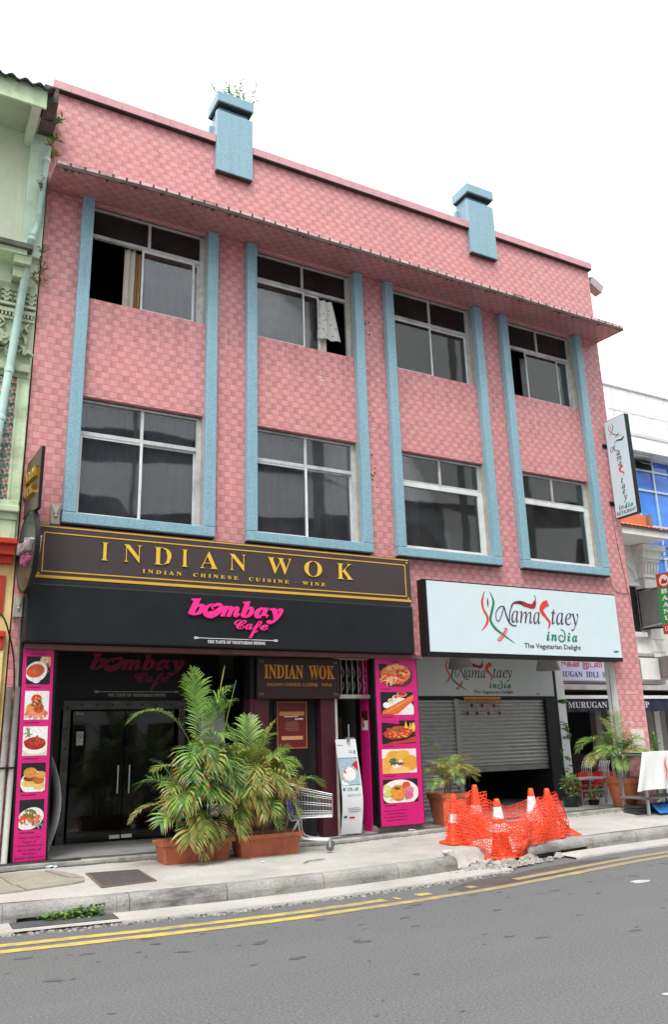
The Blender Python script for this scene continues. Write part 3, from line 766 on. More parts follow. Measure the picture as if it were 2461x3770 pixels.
def window(bay, z0, z1, zt, style):
    a, b_ = BAYS[bay]; x0, x1 = a+PW+.002, b_-PW-.002; xm = (x0+x1)/2
    y0, y1 = YF, YF+.06; fw = .035; ftop = .05
    fm = WHITEF if style in ('fixed1', 'fixed2') and False else ALU
    fr = MB(); fr.m(ALU)
    z1 -= .002; z0 += .002
    # outer frame, transom, top mullion (members butt end to end)
    fr.box(x0, x0+fw, y0, y1, z0, z1); fr.box(x1-fw-.04, x1, y0, y1, z0, z1)
    fr.box(x0+fw, x1-fw-.04, y0, y1, z1-ftop, z1); fr.box(x0+fw, x1-fw-.04, y0+.002, y1, zt-.03, zt+.03)
    fr.box(x0+fw, x1-fw-.04, y0, y1, z0, z0+.035)
    fr.box(xm-.022, xm+.022, y0+.004, y1, zt+.03, z1-ftop)
    fr.m(WHITEF)
    win = obj('window', fr, None, house)
    xl, xr = x0+fw, x1-fw-.04; zb = z0+.035; ztp = zt-.03
    tg = GLASST if z0 > 7 else GLASS
    pane(win, xl, xm-.022, zt+.03, z1-ftop, y0+.03, tg); pane(win, xm+.022, xr, zt+.03, z1-ftop, y0+.03, tg)
    def sash(sx0, sx1, y, fmat=WHITEF, w=.032):
        m_ = MB(); m_.box(sx0, sx0+w, y, y+.028, zb, ztp); m_.box(sx1-w, sx1, y, y+.028, zb, ztp)
        m_.box(sx0+w, sx1-w, y, y+.028, zb, zb+w); m_.box(sx0+w, sx1-w, y, y+.028, ztp-w, ztp)
        s_ = obj('sash', m_, fmat, win); pane(win, sx0+w, sx1-w, zb+w, ztp-w, y+.012); return s_
    if style == 'curtained':
        sash(xl+.001, xm+.018, y0+.012); sash(xm-.012, xr-.001, y0+.0425, ALU)
        obj('centre_bar', MB().box(xm-.02, xm+.02, y0-.004, y0+.010, zb, ztp), WHITEF, win)
        curtain(win, xl, xr, zb-.02, z1-.06, .24, CURT, 13, .035)
    elif style == 'single':
        m_ = MB(); m_.box(xl, xl+.05, y0-.012, y1-.01, zb, ztp); m_.box(xr-.045, xr+.07, y0-.012, y1-.01, zb, ztp)
        m_.box(xl+.05, xr-.045, y0-.012, y1-.01, zb, zb+.055); m_.box(xl+.05, xr-.045, y0-.012, y1-.01, ztp-.06, ztp+.02)
        obj('sash', m_, WHITEF, win); pane(win, xl+.05, xr-.045, zb+.055, ztp-.06, y0+.02)
        for q in ((xl+.25, xl+.62), (xl+.95, xl+1.2), (xr-.35, xr-.05)):
            curtain(win, q[0], q[1], zb, z1-.06, .42, CURT, 4, .02)
    elif style == 'open_left_curtain':
        xa = x0+.83; sash(xa, xr-.09, y0+.012); sash(xr-.10, xr-.001, y0+.0425, ALU)
        curtain(win, xa-.26, xa-.08, zb-.01, ztp+.02, .21, CURTW, 2, .03); curtain(win, xa-.10, xa+.02, zb-.01, ztp, .24, CURTT, 2, .03)
        curtain(win, xa+.05, xr, zb, ztp, .36, CURT, 6, .03)
    elif style == 'open_right_cloth':
        sash(xl+.001, xl+.97, y0+.012); sash(xl+.94, xl+1.28, y0+.0425)
        curtain(win, xl+.05, xl+.95, zb, ztp, .38, M('pale_curtain', (.50, .48, .43), .9, var=.2), 5, .03)
        curtain(win, xl+1.24, xl+1.50, zb+.24, ztp-.10, .05, CLOTH, 2, .03, sway=.22, name='hanging_cloth')
        curtain(win, xl+1.22, xl+1.42, zb+.02, zb+.42, .14, CURTW, 2, .02, name='hanging_cloth')
    elif style == 'closed':
        sash(xl+.001, xm+.018, y0+.012); sash(xm-.012, xr-.001, y0+.0425)
        curtain(win, xl, xr, zb-.02, ztp-.05, .40, CURT, 7, .03)
    elif style == 'open_left':
        xa = xl+.55; sash(xa, xa+.90, y0+.012, ALU); sash(xa+.86, xr-.001, y0+.0425, ALU)
        curtain(win, xa+.1, xr, zb, ztp, .36, CURT, 6, .03)
    # dirty pale reveal on the right, dark strip along the head
    obj('reveal', MB().box(x1+.0, x1+.0016, .0, y0, z0, z1), M('stained_reveal', (.38, .36, .29), .9, var=.2, streak=.6), win)
    obj('head_strip', MB().box(x0+.01, x1-.01, y0-.006, y0-.001, z1-.025, z1-.004), DIRTY, win)
    return win
window(0, ZL0, ZL1, 5.70, 'curtained'); window(1, ZL0, ZL1, 5.70, 'curtained')
window(2, ZL0, ZL1, 5.70, 'single'); window(3, ZL0, ZL1, 5.70, 'single')
window(0, ZU0, ZU1, 9.04, 'open_left_curtain'); window(1, ZU0, ZU1, 9.04, 'open_right_cloth')
window(2, ZU0, ZU1, 9.00, 'closed'); window(3, ZU0, ZU1, 9.00, 'open_left')
# chipped fixing holes between the second and third bay
mb = MB(); rh = random.Random(4)
for i in range(34):
    x = rh.choice((7.03, 7.12, 7.28))+rh.uniform(-.04, .04); z = rh.uniform(4.4, 9.0); s_ = rh.uniform(.008, .018)
    mb.m(M('chip_white', (.62, .56, .54), .9) if rh.random() < .6 else DARKR); mb.box(x-s_, x+s_, -.0025, -.0005, z-s_, z+s_*.8)
for x, z in ((6.05, 7.35), (6.08, 7.30), (12.62, 2.0), (12.75, 2.0), (12.5, 1.45), (12.62, 1.45)):
    mb.m(M('chip_white', (.62, .56, .54), .9)); mb.box(x-.05, x+.05, -.0026, -.0005, z-.012, z+.012)
mb.box(12.58, 12.93, -.0026, -.0005, .82, 1.32)
objs('chipped_spot', mb, parent=house)

# ---- left shop: recessed front
YC = 1.70
mb = MB(); mb.m(BLACK); mb.box(1.56, 2.35, YC+.002, YC+.1, -.14, 2.995); mb.box(2.35, 4.62, YC+.002, YC+.1, 1.97, 2.995)
mb.box(4.32, 4.70, YC+.002, YC+.1, -.14, 1.969); mb.box(1.56, 1.60, .46, YC, -.14, 2.995)
mb.m(MAROON); mb.box(2.35, 4.34, YC-.012, YC+.001, 1.82, 1.965)
obj('shop_wall', mb, parent=house)
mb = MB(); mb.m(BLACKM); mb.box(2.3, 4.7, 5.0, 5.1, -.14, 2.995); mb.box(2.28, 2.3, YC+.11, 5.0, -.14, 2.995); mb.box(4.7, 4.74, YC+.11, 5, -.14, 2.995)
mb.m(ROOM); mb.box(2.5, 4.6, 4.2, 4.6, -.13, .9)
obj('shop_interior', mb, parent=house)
BOLT = M('bolt_dark', (.06, .06, .06), .4, .6)
STRIPM = M('brushed_metal', (.12, .122, .12), .45, .6, var=.25)
mb = MB(); mb.m(STRIPM); mb.box(2.38, 2.49, YC-.03, YC-.013, -.10, 1.96); mb.box(2.49, 4.19, YC-.03, YC-.0125, 1.83, 1.955); mb.box(4.19, 4.30, YC-.03, YC-.013, -.10, 1.96)
mb.m(BOLT)
for z in np.linspace(.05, 1.85, 7):
    for x in (2.435, 4.245): mb.lathe((0, 0, 0), [(.001, 0)], 3) if False else mb.box(x-.018, x+.018, YC-.042, YC-.03, z-.018, z+.018)
for x in np.linspace(2.65, 4.05, 7): mb.box(x-.018, x+.018, YC-.042, YC-.03, 1.875, 1.911)
dframe = obj('door_frame', mb, parent=house)
for k, (a, b_) in enumerate(((2.535, 3.322), (3.335, 4.12))):
    door = obj('glass_door', MB().box(a, b_, YC-.004, YC+.008, -.085, 1.80), DOORGLASS, house)
    hx = 3.24 if k == 0 else 3.415
    mb = MB(); mb.tube([(hx, YC-.06, .58), (hx, YC-.06, .99)], .013, 8); mb.tube([(hx, YC-.06, .64), (hx, YC-.004, .64)], .008, 6); mb.tube([(hx, YC-.06, .93), (hx, YC-.004, .93)], .008, 6)
    obj('handle', mb, CHROME, door)
    mb = MB(); mb.m(WHITE); mb.box(3.16 if k == 0 else 3.34, 3.315 if k == 0 else 3.50, YC-.012, YC-.005, -.06, -.01)
    obj('patch_fitting', mb, STEEL, door)
    if k == 0:
        mb = MB(); mb.m(WHITE).box(2.60, 2.70, YC-.008, YC-.0045, 1.30, 1.50)
        mb.m(RED); mf = front(YC-.008)
        ring = [(2.65+.036*math.cos(t), 1.437+.036*math.sin(t)) for t in np.linspace(0, 6.283, 20)]
        mb.stroke(ring, [.011], mf, .0005, .002, 1); mb.stroke([(2.628, 1.462), (2.672, 1.412)], [.009], mf, .0025, .003, 1)
        mb.m(INK); mb.box(2.63, 2.672, YC-.0095, YC-.0083, 1.433, 1.441)
        put_text(mb, RED, 'No', (2.635, 2.665, 1.365, 1.388), mf, .0004, .001); put_text(mb, RED, 'smoking', (2.612, 2.688, 1.337, 1.362), mf, .0004, .001)
        obj('no_smoking_sticker', mb, None, door)
        obj('green_sticker', MB().box(2.57, 2.69, YC-.008, YC-.0045, 1.745, 1.785), M('pale_green', (.20, .34, .17), .6), door)

# ---- vestibule of the second restaurant, flush with the front
mb = MB(); mb.m(MAROON); mb.box(4.87, 5.10, .15, .30, -.13, 1.89); mb.box(5.985, 6.235, .15, .30, -.14, 1.89); mb.box(4.80, 4.868, .16, .42, -.13, 1.89); mb.m(BLACK); mb.box(4.80, 4.868, .16, .42, 1.891, 2.995); mb.m(MAROON)
mb.m(BLACKM); mb.box(5.10, 5.985, .34, .40, -.13, 1.89); mb.box(4.87, 6.235, .301, .40, 1.891, 2.995)
obj('vestibule', mb, parent=house)
mb = MB(); mb.m(BLACK); mb.box(5.26, 5.86, .315, .338, -.10, 1.885); 
for z in (.5, 1.0): mb.box(5.30, 5.82, .309, .3145, z, z+.02)
obj('wooden_door', mb, parent=house)
mb = MB(); mb.m(M('cream_jamb', (.46, .44, .40), .8, var=.1, dirt=(.2, .19, .17), dirtamt=.5)); mb.box(6.237, 6.275, .14, .30, -.13, 1.90); mb.box(6.237, 6.887, .14, .30, 1.901, 1.96); mb.box(6.237, 6.887, .14, .26, 2.52, 2.595)
mb.m(M('stair_wall', (.11, .115, .11), .9)); mb.box(6.237, 6.25, .301, 4.5, -.13, 2.995); mb.box(6.885, 6.889, .64, 4.5, -.13, 2.995); mb.box(6.25, 6.885, 4.4, 4.5, -.13, 2.995)
for k in range(9): mb.box(6.252, 6.884, .9+.27*k, .9+.27*k+.27, -.12, .06+.18*k)
obj('stair_doorway', mb, parent=house)
mb = MB(); mb.m(M('grille_white', (.33, .33, .31), .6))
for k in range(6):
    x = 6.30+.105*k; mb.tube([(x, .22, 1.961), (x, .22, 2.519)], .008, 6)
    c = smooth([(x, 2.0), (x+.05, 2.12), (x-.01, 2.2), (x+.055, 2.3), (x, 2.42)], 4); mb.tube([(a, .221, z) for a, z in c], .0055, 5)
obj('grille', mb, parent=house)
mb = MB(); mb.m(M('meter_box', (.06, .012, .014), .5)); mb.box(6.30, 6.62, .62, .80, 1.30, 1.62); obj('meter_box', mb, parent=house)
# beam strip below the black fascia
mb = MB(); mb.m(M('dusty_maroon_beam', H('#6d4a4c'), .7, var=.15)); mb.box(1.51, 7.72, -.19, -.002, 2.515, 2.575)
obj('beam', mb, parent=house)

# ---- right shop: roller shutters
YSH = 1.86
SLAT = M('shutter_metal', (.52, .525, .52), .40, .35, var=.12, vs=3, dirt=(.12, .115, .11), dirtamt=.35)
def shutter(x0, x1, z0, z1):
    mb = MB(); z = z1; p = .0725; n = 7; 
    V = []; F = []; rows = []
    while z > z0+.001:
        zz = max(z0, z-p)
        for k in range(n):
            f = k/(n-1); q = z+(zz-z)*f; rows.append((YSH-.030*math.sin(math.pi*min(1, f/.80)) if f < .80 else YSH+.016, q))
        z = zz
    V = [(x, y, q) for y, q in rows for x in (x0, x1)]
    F = [(2*i, 2*i+2, 2*i+3, 2*i+1) for i in range(len(rows)-1)]
    mb.add(V, F); return mb
sh1 = obj('roller_shutter', shutter(8.0, 9.815, -.10, 1.98), SLAT, house, smooth_=False)
sh2 = obj('roller_shutter', shutter(9.925, 12.14, .69, 1.98), SLAT, house, label='half raised roller shutter over a dark opening')
obj('bottom_rail', MB().box(9.925, 12.14, YSH-.028, YSH+.02, .60, .689), M('rail_metal', (.30, .30, .29), .5, .6, var=.15, dirt=(.12, .11, .1)), sh2, bevel=.006)
mb = MB(); mb.m(BLACK); mb.box(10.8, 10.95, YSH-.0285, YSH-.029, .635, .655); mb.lathe((0, 0, 0), [(.001, 0), (.001, .001)], 3)
mb = MB(); mb.box(9.816, 9.924, YSH-.05, YSH+.04, -.12, 1.985)
obj('shutter_post', mb, M('post_grey', (.38, .39, .39), .5, .4, var=.1, dirt=(.15, .14, .13)), house)
mb = MB(); mb.m(BLACKM); mb.box(7.73, 8.0, YSH+.0, YSH+.1, -.12, 2.995); mb.box(12.145, 12.42, YSH-.10, YSH+.12, -.12, 1.985); mb.box(12.42, 12.728, YSH+.16, YSH+.3, -.12, 2.995); mb.box(8.0, 12.42, YSH-.03, YSH+.12, 1.9855, 2.045)
mb.box(9.9, 12.72, 5.2, 5.3, -.1, 2.995); mb.box(12.2, 12.72, 2.0, 5.2, -.1, .001)
mb.box(8.0, 9.9, YSH+.1, YSH+.15, -.12, 1.98); mb.box(12.16, 12.2, YSH+.13, 5.2, -.12, 2.995); mb.box(9.86, 9.9, YSH+.13, 5.2, -.12, 2.995)
obj('shop_wall', mb, parent=house)
mb = MB(); mb.m(M('glass_blue_dim', (.04, .06, .08), .15)); mb.box(10.62, 11.25, 3.4, 3.42, -.09, .9)
mb.m(STEEL)
for k in range(7): mb.box(10.62+.105*k, 10.635+.105*k, 3.37, 3.40, -.09, .45)
mb.box(10.62, 11.26, 3.36, 3.41, .45, .47)
obj('inner_window', mb, parent=house)
# ================================================================ SIGNS
def frame_rect(mb, x0, x1, z0, z1, t, mf, d0=.001, d1=.006):
    for a, b_, c, d in ((x0, x1, z1-t, z1), (x0, x1, z0, z0+t), (x0, x0+t, z0+t, z1-t), (x1-t, x1, z0+t, z1-t)):
        mb.prism([(a, c), (b_, c), (b_, d), (a, d)], mf, d0, d1)
# --- brown board
t = thing('signboard', 'long brown signboard with spaced gold serif letters, above the black fascia', 'signboard', (4.55, -.1, 3.43))
obj('board', MB().box(1.53, 7.57, -.20, -.003, 3.44, 4.185), BROWN, t, bevel=.004)
mb = MB(); mf = front(-.20); mb.m(BORDER)
mb.prism([(1.56, 4.155), (7.54, 4.155), (7.54, 4.172), (1.56, 4.172)], mf, .001, .004); mb.prism([(1.54, 3.452), (7.56, 3.452), (7.56, 3.49), (1.54, 3.49)], mf, .001, .004)
frame_rect(mb, 1.635, 7.475, 3.535, 4.085, .016, mf)
for cx, cz in ((1.60, 3.51), (7.51, 4.12), (7.51, 3.51)): mb.prism([(cx-.02, cz), (cx, cz-.02), (cx+.02, cz), (cx, cz+.02)], mf, .001, .004)
obj('border', mb, None, t)
pos = [('I', 2.41, 2.51), ('N', 2.72, 2.98), ('D', 3.15, 3.41), ('I', 3.56, 3.66), ('A', 3.84, 4.12), ('N', 4.30, 4.57), ('W', 4.92, 5.33), ('O', 5.55, 5.86), ('K', 6.13, 6.43)]
pos = [(c, 2.41+(a-2.41)*4.04/4.02, 2.41+(b_-2.41)*4.04/4.02) for c, a, b_ in pos]
for c, a, b_ in pos: obj('letter', put_text(MB(), GOLD, serifb(c), (a, b_, 3.752, 4.005), mf, .002, .014, bold=-.011), None, t)
mb = MB(); put_text(mb, GOLD, serifb('INDIAN  CHINESE  CUISINE · WINE'), (3.0, 5.93, 3.612, 3.668), mf, .002, .012, spacing=1.7); obj('lettering', mb, None, t)
# --- black fascia with the pink name
FAS = thing('signboard', 'black fascia board with big bright pink letters, under the brown board', 'signboard', (4.5, -.15, 2.58))
obj('board', MB().box(1.465, 7.52, -.30, -.003, 2.585, 3.36), NAVYB, FAS, bevel=.02)
obj('trim', MB().box(1.47, 7.515, -.245, -.01, 3.3605, 3.43), BLACKM, FAS)
def bombay(t, mat, mapx, mapz, y, white=WHITE, d=.03):
    mf = front(y); B = lambda a, b_, c, e: (mapx(a), mapx(b_), mapz(c), mapz(e))
    mb = MB()
    put_text(mb, mat, serifbi('b'), B(3.65, 3.905, 3.03, 3.28), mf, .002, d, bold=.03)
    # the swash o: a thick leaf with an open counter
    O = lambda p: [(mapx(a), mapz(b_)) for a, b_ in p]
    mb.m(mat)
    mb.stroke(O([(4.03, 3.205), (3.97, 3.19), (3.905, 3.13), (3.91, 3.065), (3.99, 3.05), (4.09, 3.10), (4.145, 3.17), (4.11, 3.205), (4.04, 3.19), (4.00, 3.155), (4.03, 3.13)]), [.012, .03, .06, .085, .10, .085, .06, .05, .04, .03, .012], mf, .0025, d+.001)
    put_text(mb, mat, serifbi('m'), B(4.13, 4.44, 3.03, 3.195), mf, .0022, d-.001, bold=.03)
    put_text(mb, mat, serifbi('b'), B(4.45, 4.66, 3.03, 3.28), mf, .002, d, bold=.03)
    put_text(mb, mat, serifbi('a'), B(4.66, 4.90, 3.03, 3.20), mf, .0022, d-.001, bold=.03)
    put_text(mb, mat, serifbi('y'), B(4.86, 5.14, 2.955, 3.20), mf, .0018, d-.002, bold=.03)
    for c, a, b_, lo, hi in (('C', 4.35, 4.545, 2.86, 3.0), ('a', 4.52, 4.64, 2.86, 2.945), ('f', 4.58, 4.79, 2.735, 3.0), ('e', 4.755, 4.89, 2.86, 2.945)):
        put_text(mb, mat, script(c), B(a, b_, lo, hi), mf, .002, d*.8, bold=.012)
    obj('lettering', mb, None, t)
    mb = MB(); mb.m(white)
    mb.prism([(mapx(3.82), mapz(2.711)), (mapx(4.98), mapz(2.711)), (mapx(4.98), mapz(2.719)), (mapx(3.82), mapz(2.719))], mf, .001, .004)
    for s_, cx in ((1, 3.78), (-1, 5.02)):
        for q in (-1, 1): mb.stroke(O([(cx-.035*s_, 2.715), (cx-.01*s_, 2.715+.013*q), (cx+.018*s_, 2.715-.010*q), (cx+.04*s_, 2.715)]), [.004, .011, .009, .004], mf, .001+.0004*q+.0005, .004+.0004*q)
    put_text(mb, white, serifb('THE TASTE OF VEGETARIAN DINING'), B(3.95, 4.85, 2.645, 2.69), mf, .001, .005)
    obj('lettering', mb, None, t)
bombay(FAS, MAGENTA, lambda x: x, lambda z: z, -.30)
# --- same sign again inside
INB = thing('signboard', 'shaded black sign with dull pink letters over the glass doors', 'signboard', (3.4, 1.69, 1.98))
obj('board', MB().box(1.62, 4.86, 1.655, 1.699, 1.985, 2.86), BLACK, INB)
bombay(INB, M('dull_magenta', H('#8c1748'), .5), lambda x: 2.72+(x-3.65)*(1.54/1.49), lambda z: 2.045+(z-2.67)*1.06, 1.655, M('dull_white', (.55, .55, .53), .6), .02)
# --- inner restaurant sign
INW = thing('signboard', 'dark maroon sign with golden letters and corner ornaments, above the framed poster', 'signboard', (5.6, .12, 1.9))
obj('board', MB().box(4.885, 6.305, .09, .149, 1.895, 2.51), M('dark_maroon_board', (.022, .006, .008), .45, var=.2), INW)
mf = front(.09); mb = MB(); G2 = M('amber_letters', H('#b9781c'), .5, var=.08)
put_text(mb, G2, serifb('INDIAN  WOK'), (5.0, 6.21, 2.19, 2.405), mf, .002, .014, bold=.01)
put_text(mb, G2, 'INDIAN CHINESE CUISINE · WINE', (5.05, 6.16, 2.08, 2.13), mf, .002, .008)
obj('lettering', mb, None, INW)
mb = MB(); mb.m(M('faded_gold', H('#7d5a33'), .6))
for cx, cz, sx, sz in ((4.95, 2.455, 1, -1), (6.24, 2.455, -1, -1), (4.95, 1.955, 1, 1), (6.24, 1.955, -1, 1)):
    for k in range(3): mb.stroke([(cx-.03*sx, cz+.02*sz*(k-1)), (cx+.01*sx, cz+.012*sz), (cx+.045*sx, cz+.03*sz*(k-1))], [.005, .016, .004], mf, .001+.0006*k, .0025+.0006*k)
obj('corner_ornament', mb, None, INW)
# --- white sign with chili logo
CURV = dict(
 red=[(9.138, 3.738), (9.067, 3.556), (9.082, 3.415), (9.157, 3.278), (9.13, 3.16), (8.999, 3.027)],
 green=[(9.25, 3.745), (9.321, 3.57), (9.274, 3.401), (9.22, 3.234), (9.301, 3.097), (9.469, 2.986), (9.739, 2.836)],
 tear=[(9.198, 3.623), (9.192, 3.539), (9.192, 3.449)],
 h1=[(9.565, 3.091), (9.487, 3.015), (9.338, 2.888)], h2=[(9.59, 3.08), (9.53, 2.985), (9.411, 2.874)], h3=[(9.51, 3.085), (9.555, 3.098), (9.59, 3.08)], h4=[(9.338, 2.888), (9.37, 2.872), (9.411, 2.874)],
 h5=[(9.54, 3.05), (9.48, 2.97), (9.38, 2.885)],
 chili=[(9.707, 3.484), (9.784, 3.558), (9.92, 3.58), (10.05, 3.555)], chili2=[(10.0, 3.565), (10.12, 3.535), (10.238, 3.529), (10.304, 3.621)], stem=[(10.302, 3.625), (10.316, 3.688), (10.296, 3.734)],
 S=[(10.61, 3.61), (10.50, 3.565), (10.433, 3.46), (10.525, 3.343), (10.603, 3.248), (10.562, 3.131)],
 Na=[(9.554, 3.488), (9.462, 3.478), (9.367, 3.383), (9.353, 3.252), (9.404, 3.219), (9.475, 3.317), (9.554, 3.488)],
 Nb=[(9.554, 3.488), (9.584, 3.346), (9.645, 3.206), (9.724, 3.152), (9.808, 3.16)], Nc=[(9.645, 3.211), (9.682, 3.398), (9.759, 3.535)])
WID = dict(red=[.01, .05, .045, .05, .045, .005], green=[.005, .045, .05, .05, .05, .04, .004], tear=[.004, .035, .004], h1=[.014]*3, h2=[.014]*3, h3=[.012]*3, h4=[.012]*3, h5=[.012]*3,
           chili=[.006, .03, .06, .085], chili2=[.085, .075, .095, .055], stem=[.022, .012, .018], S=[.11, .115, .09, .055, .05, .012], Na=[.014]*7, Nb=[.016, .03, .03, .022, .012], Nc=[.018, .02, .012])
CMAT = dict(red=RED, green=GREEN, tear=INK, h1=RED, h2=RED, h3=RED, h4=RED, h5=RED, chili=CHILI, chili2=M('chili_red', H('#a3232c'), .4), stem=CHILI, S=RED, Na=INK, Nb=INK, Nc=INK)
def namastaey(t, fx, fz, y, d=.006):
    mf = front(y); sc = fx(1)-fx(0)
    mb = MB(); dd = .0006
    for k in CURV:
        mb.m(CMAT[k]); mb.stroke([(fx(a), fz(b_)) for a, b_ in CURV[k]], [w_*sc for w_ in WID[k]], mf, .0005, .003+dd, 8); dd += .0003
    obj('logo', mb, None, t)
    mb = MB(); B = lambda a, b_, c, e: (fx(a), fx(b_), fz(c), fz(e))
    put_text(mb, INK, serifi('ama'), B(9.70, 10.385, 3.20, 3.425), mf, .001, .004); put_text(mb, INK, serifi('taey'), B(10.655, 11.345, 3.105, 3.50), mf, .001, .004)
    obj('lettering', mb, None, t)
    mb = MB()
    for c, a, b_, lo, hi in (('i', 10.49, 10.58, 2.905, 3.075), ('n', 10.60, 10.75, 2.905, 3.03), ('a', 11.12, 11.26, 2.905, 3.03), ('i', 11.00, 11.09, 2.905, 3.075)):
        put_text(mb, GREEN, serifbi(c), B(a, b_, lo, hi), mf, .001, .004, bold=.012)
    mb.m(GREEN); mb.stroke([(fx(a), fz(b_)) for a, b_ in ((10.86, 3.125), (10.93, 3.10), (10.955, 3.02), (10.93, 2.94), (10.86, 2.905), (10.80, 2.93), (10.805, 2.99), (10.86, 3.02), (10.925, 2.985))], [.018*sc, .026*sc, .03*sc, .03*sc, .026*sc, .03*sc, .028*sc, .02*sc, .012*sc], mf, .001, .0042)
    put_text(mb, INK, 'The Vegetarian Delight', B(9.945, 11.32, 2.735, 2.85), mf, .001, .004, bold=.01)
    put_text(mb, M('ink_blue', H('#2c3a5a'), .5), '#80', B(12.17, 12.30, 2.735, 2.775), mf, .001, .003, bold=.02)
    obj('lettering', mb, None, t)
NB = thing('signboard', 'large bright white sign with red chili logo on the pink wall', 'signboard', (10.1, -.1, 2.6))
obj('frame', MB().box(7.83, 12.41, -.185, -.003, 2.575, 3.875), BLACK, NB, bevel=.004)
obj('face', MB().box(7.895, 12.385, -.20, -.186, 2.645, 3.850), SIGNW, NB)
namastaey(NB, lambda x: x, lambda z: z, -.20)
NI = thing('signboard', 'smaller shaded grey sign with chili logo over the roller shutters', 'signboard', (10.2, 1.8, 2.05))
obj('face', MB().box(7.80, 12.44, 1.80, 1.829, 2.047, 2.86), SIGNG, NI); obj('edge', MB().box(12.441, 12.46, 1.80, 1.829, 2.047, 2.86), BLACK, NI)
namastaey(NI, lambda x: 9.63+(x-9.01)*.7316, lambda z: 2.08+(z-2.735)*.69, 1.80)
# --- projecting white box sign
PS = thing('projecting_sign', 'tall narrow white box sign projecting from the right corner of the pink wall', 'sign', (12.85, -.35, 5.5))
obj('case', MB().box(12.855, 12.97, -.635, -.075, 5.50, 7.64), BLACK, PS, bevel=.004)
obj('face', MB().box(12.848, 12.8545, -.622, -.088, 5.515, 7.625), SIGNW, PS)
mf = left_face(12.848); mb = MB()
q = lambda pts: [(.088+(a-9.0)*.50+.06, 7.19+(b_-2.84)*.38) for a, b_ in pts]
dd = 0
for k in ('red', 'green', 'tear', 'h1', 'h2', 'h5'):
    mb.m(CMAT[k]); mb.stroke(q(CURV[k]), [w_*.4 for w_ in WID[k]], mf, .0005, .002+dd); dd += .0003
mb.m(INK); mb.stroke([(.29, 7.08), (.345, 7.125), (.42, 7.12), (.49, 7.11), (.55, 7.16)], [.006, .02, .035, .04, .025], mf, .0005, .0035)
mb.stroke([(.29, 7.06), (.27, 7.00), (.26, 6.95), (.31, 6.92), (.36, 6.93)], [.010, .014, .018, .014, .008], mf, .0005, .003); mb.stroke([(.26, 6.95), (.23, 7.02), (.18, 7.02), (.165, 6.95), (.20, 6.93), (.26, 7.05)], [.010]*6, mf, .0005, .0027)
obj('logo', mb, None, PS)
mb = MB(); q0 = .088
for c, a0, a1, z1_, z0_ in (('a', .22, .31, 6.90, 6.80), ('m', .205, .335, 6.78, 6.685), ('a', .23, .32, 6.66, 6.565), ('t', .245, .30, 6.31, 6.19), ('a', .24, .33, 6.165, 6.07), ('e', .245, .32, 6.05, 5.955), ('y', .25, .345, 5.93, 5.785)):
    put_text(mb, INK, serifi(c), (q0+a0, q0+a1, z0_, z1_), mf, .0005, .003, bold=.012)
mb.m(RED); mb.stroke([(q0+.335, 6.555), (q0+.25, 6.51), (q0+.27, 6.45), (q0+.34, 6.40), (q0+.325, 6.34)], [.045, .05, .03, .025, .006], mf, .0005, .003)
put_text(mb, GREEN, serifbi('india'), (q0+.10, q0+.47, 5.655, 5.76), mf, .0005, .003, bold=.02, spacing=1.25); put_text(mb, INK, 'RESTAURANT', (q0+.03, q0+.52, 5.55, 5.625), mf, .0005, .003, bold=.01)
obj('lettering', mb, None, PS)
mb = MB()
for zz in (7.10, 5.83):
    mb.box(12.90, 12.94, -.074, -.003, zz, zz+.04); mb.box(12.80, 12.94, -.02, -.003, zz-.02, zz+.06)
objs('bracket', mb, BLACK, PS)
# --- two projecting signs at the left edge
PB = thing('projecting_sign', 'brown square sign with raised golden letters projecting at the left edge', 'sign', (1.42, -.35, 4.3))
def tilted(x_wall, x_out, y_out):          # a plate standing out from the wall, a = distance out, d towards the left
    def f(a, b_, d):
        u = a/abs(y_out); n = Vector((-abs(y_out), -(x_out-x_wall), 0)).normalized()
        return (x_wall+(x_out-x_wall)*u+n.x*d, -a+n.y*d, b_)
    return f
tf = tilted(1.375, 1.455, -.72)
mb = MB(); mb.prism([(.03, 4.30), (.74, 4.27), (.74, 5.08), (.70, 5.13), (.03, 5.06)], tf, -.03, 0); obj('plate', mb, M('bronze_plate', (.13, .085, .078), .35, .3, var=.1), PB)
mb = MB(); mb.prism([(.735, 4.255), (.76, 4.255), (.76, 5.10), (.735, 5.10)], tf, -.035, .004); mb.prism([(.03, 4.27), (.735, 4.245), (.735, 4.268), (.03, 4.298)], tf, -.035, .004); obj('edge', mb, BLACK, PB)
BRASS = M('brass', H('#d9b04a'), .25, .8, var=.08)
mb = MB(); put_text(mb, BRASS, serifb('INDIAN'), (.10, .66, 4.72, 4.86), tf, .002, .05); put_text(mb, BRASS, serifb('WOK'), (.17, .58, 4.50, 4.64), tf, .002, .05); obj('lettering', mb, None, PB)
mb = MB()
for k in range(3): mb.m(BRASS).prism([(.20+.13*k, 4.725), (.30+.13*k, 4.725), (.27+.13*k, 4.85), (.22+.13*k, 4.85)], tf, -.075, -.032)
obj('lettering', mb, None, PB)
obj('bracket', MB().box(1.36, 1.40, -.10, -.003, 4.55, 4.60), BLACK, PB)
PO = thing('projecting_sign', 'dark oval sign with silvery letters projecting below the brown square sign', 'sign', (1.42, -.45, 3.2))
tf2 = tilted(1.345, 1.44, -.80); ell = [(.44+.40*math.cos(t), 3.74+.53*math.sin(t)) for t in np.linspace(0, 2*math.pi, 41)[:-1]]
mb = MB(); mb.prism(ell, tf2, -.05, 0); obj('plate', mb, M('dark_oval', (.045, .047, .045), .25, var=.1), PO)
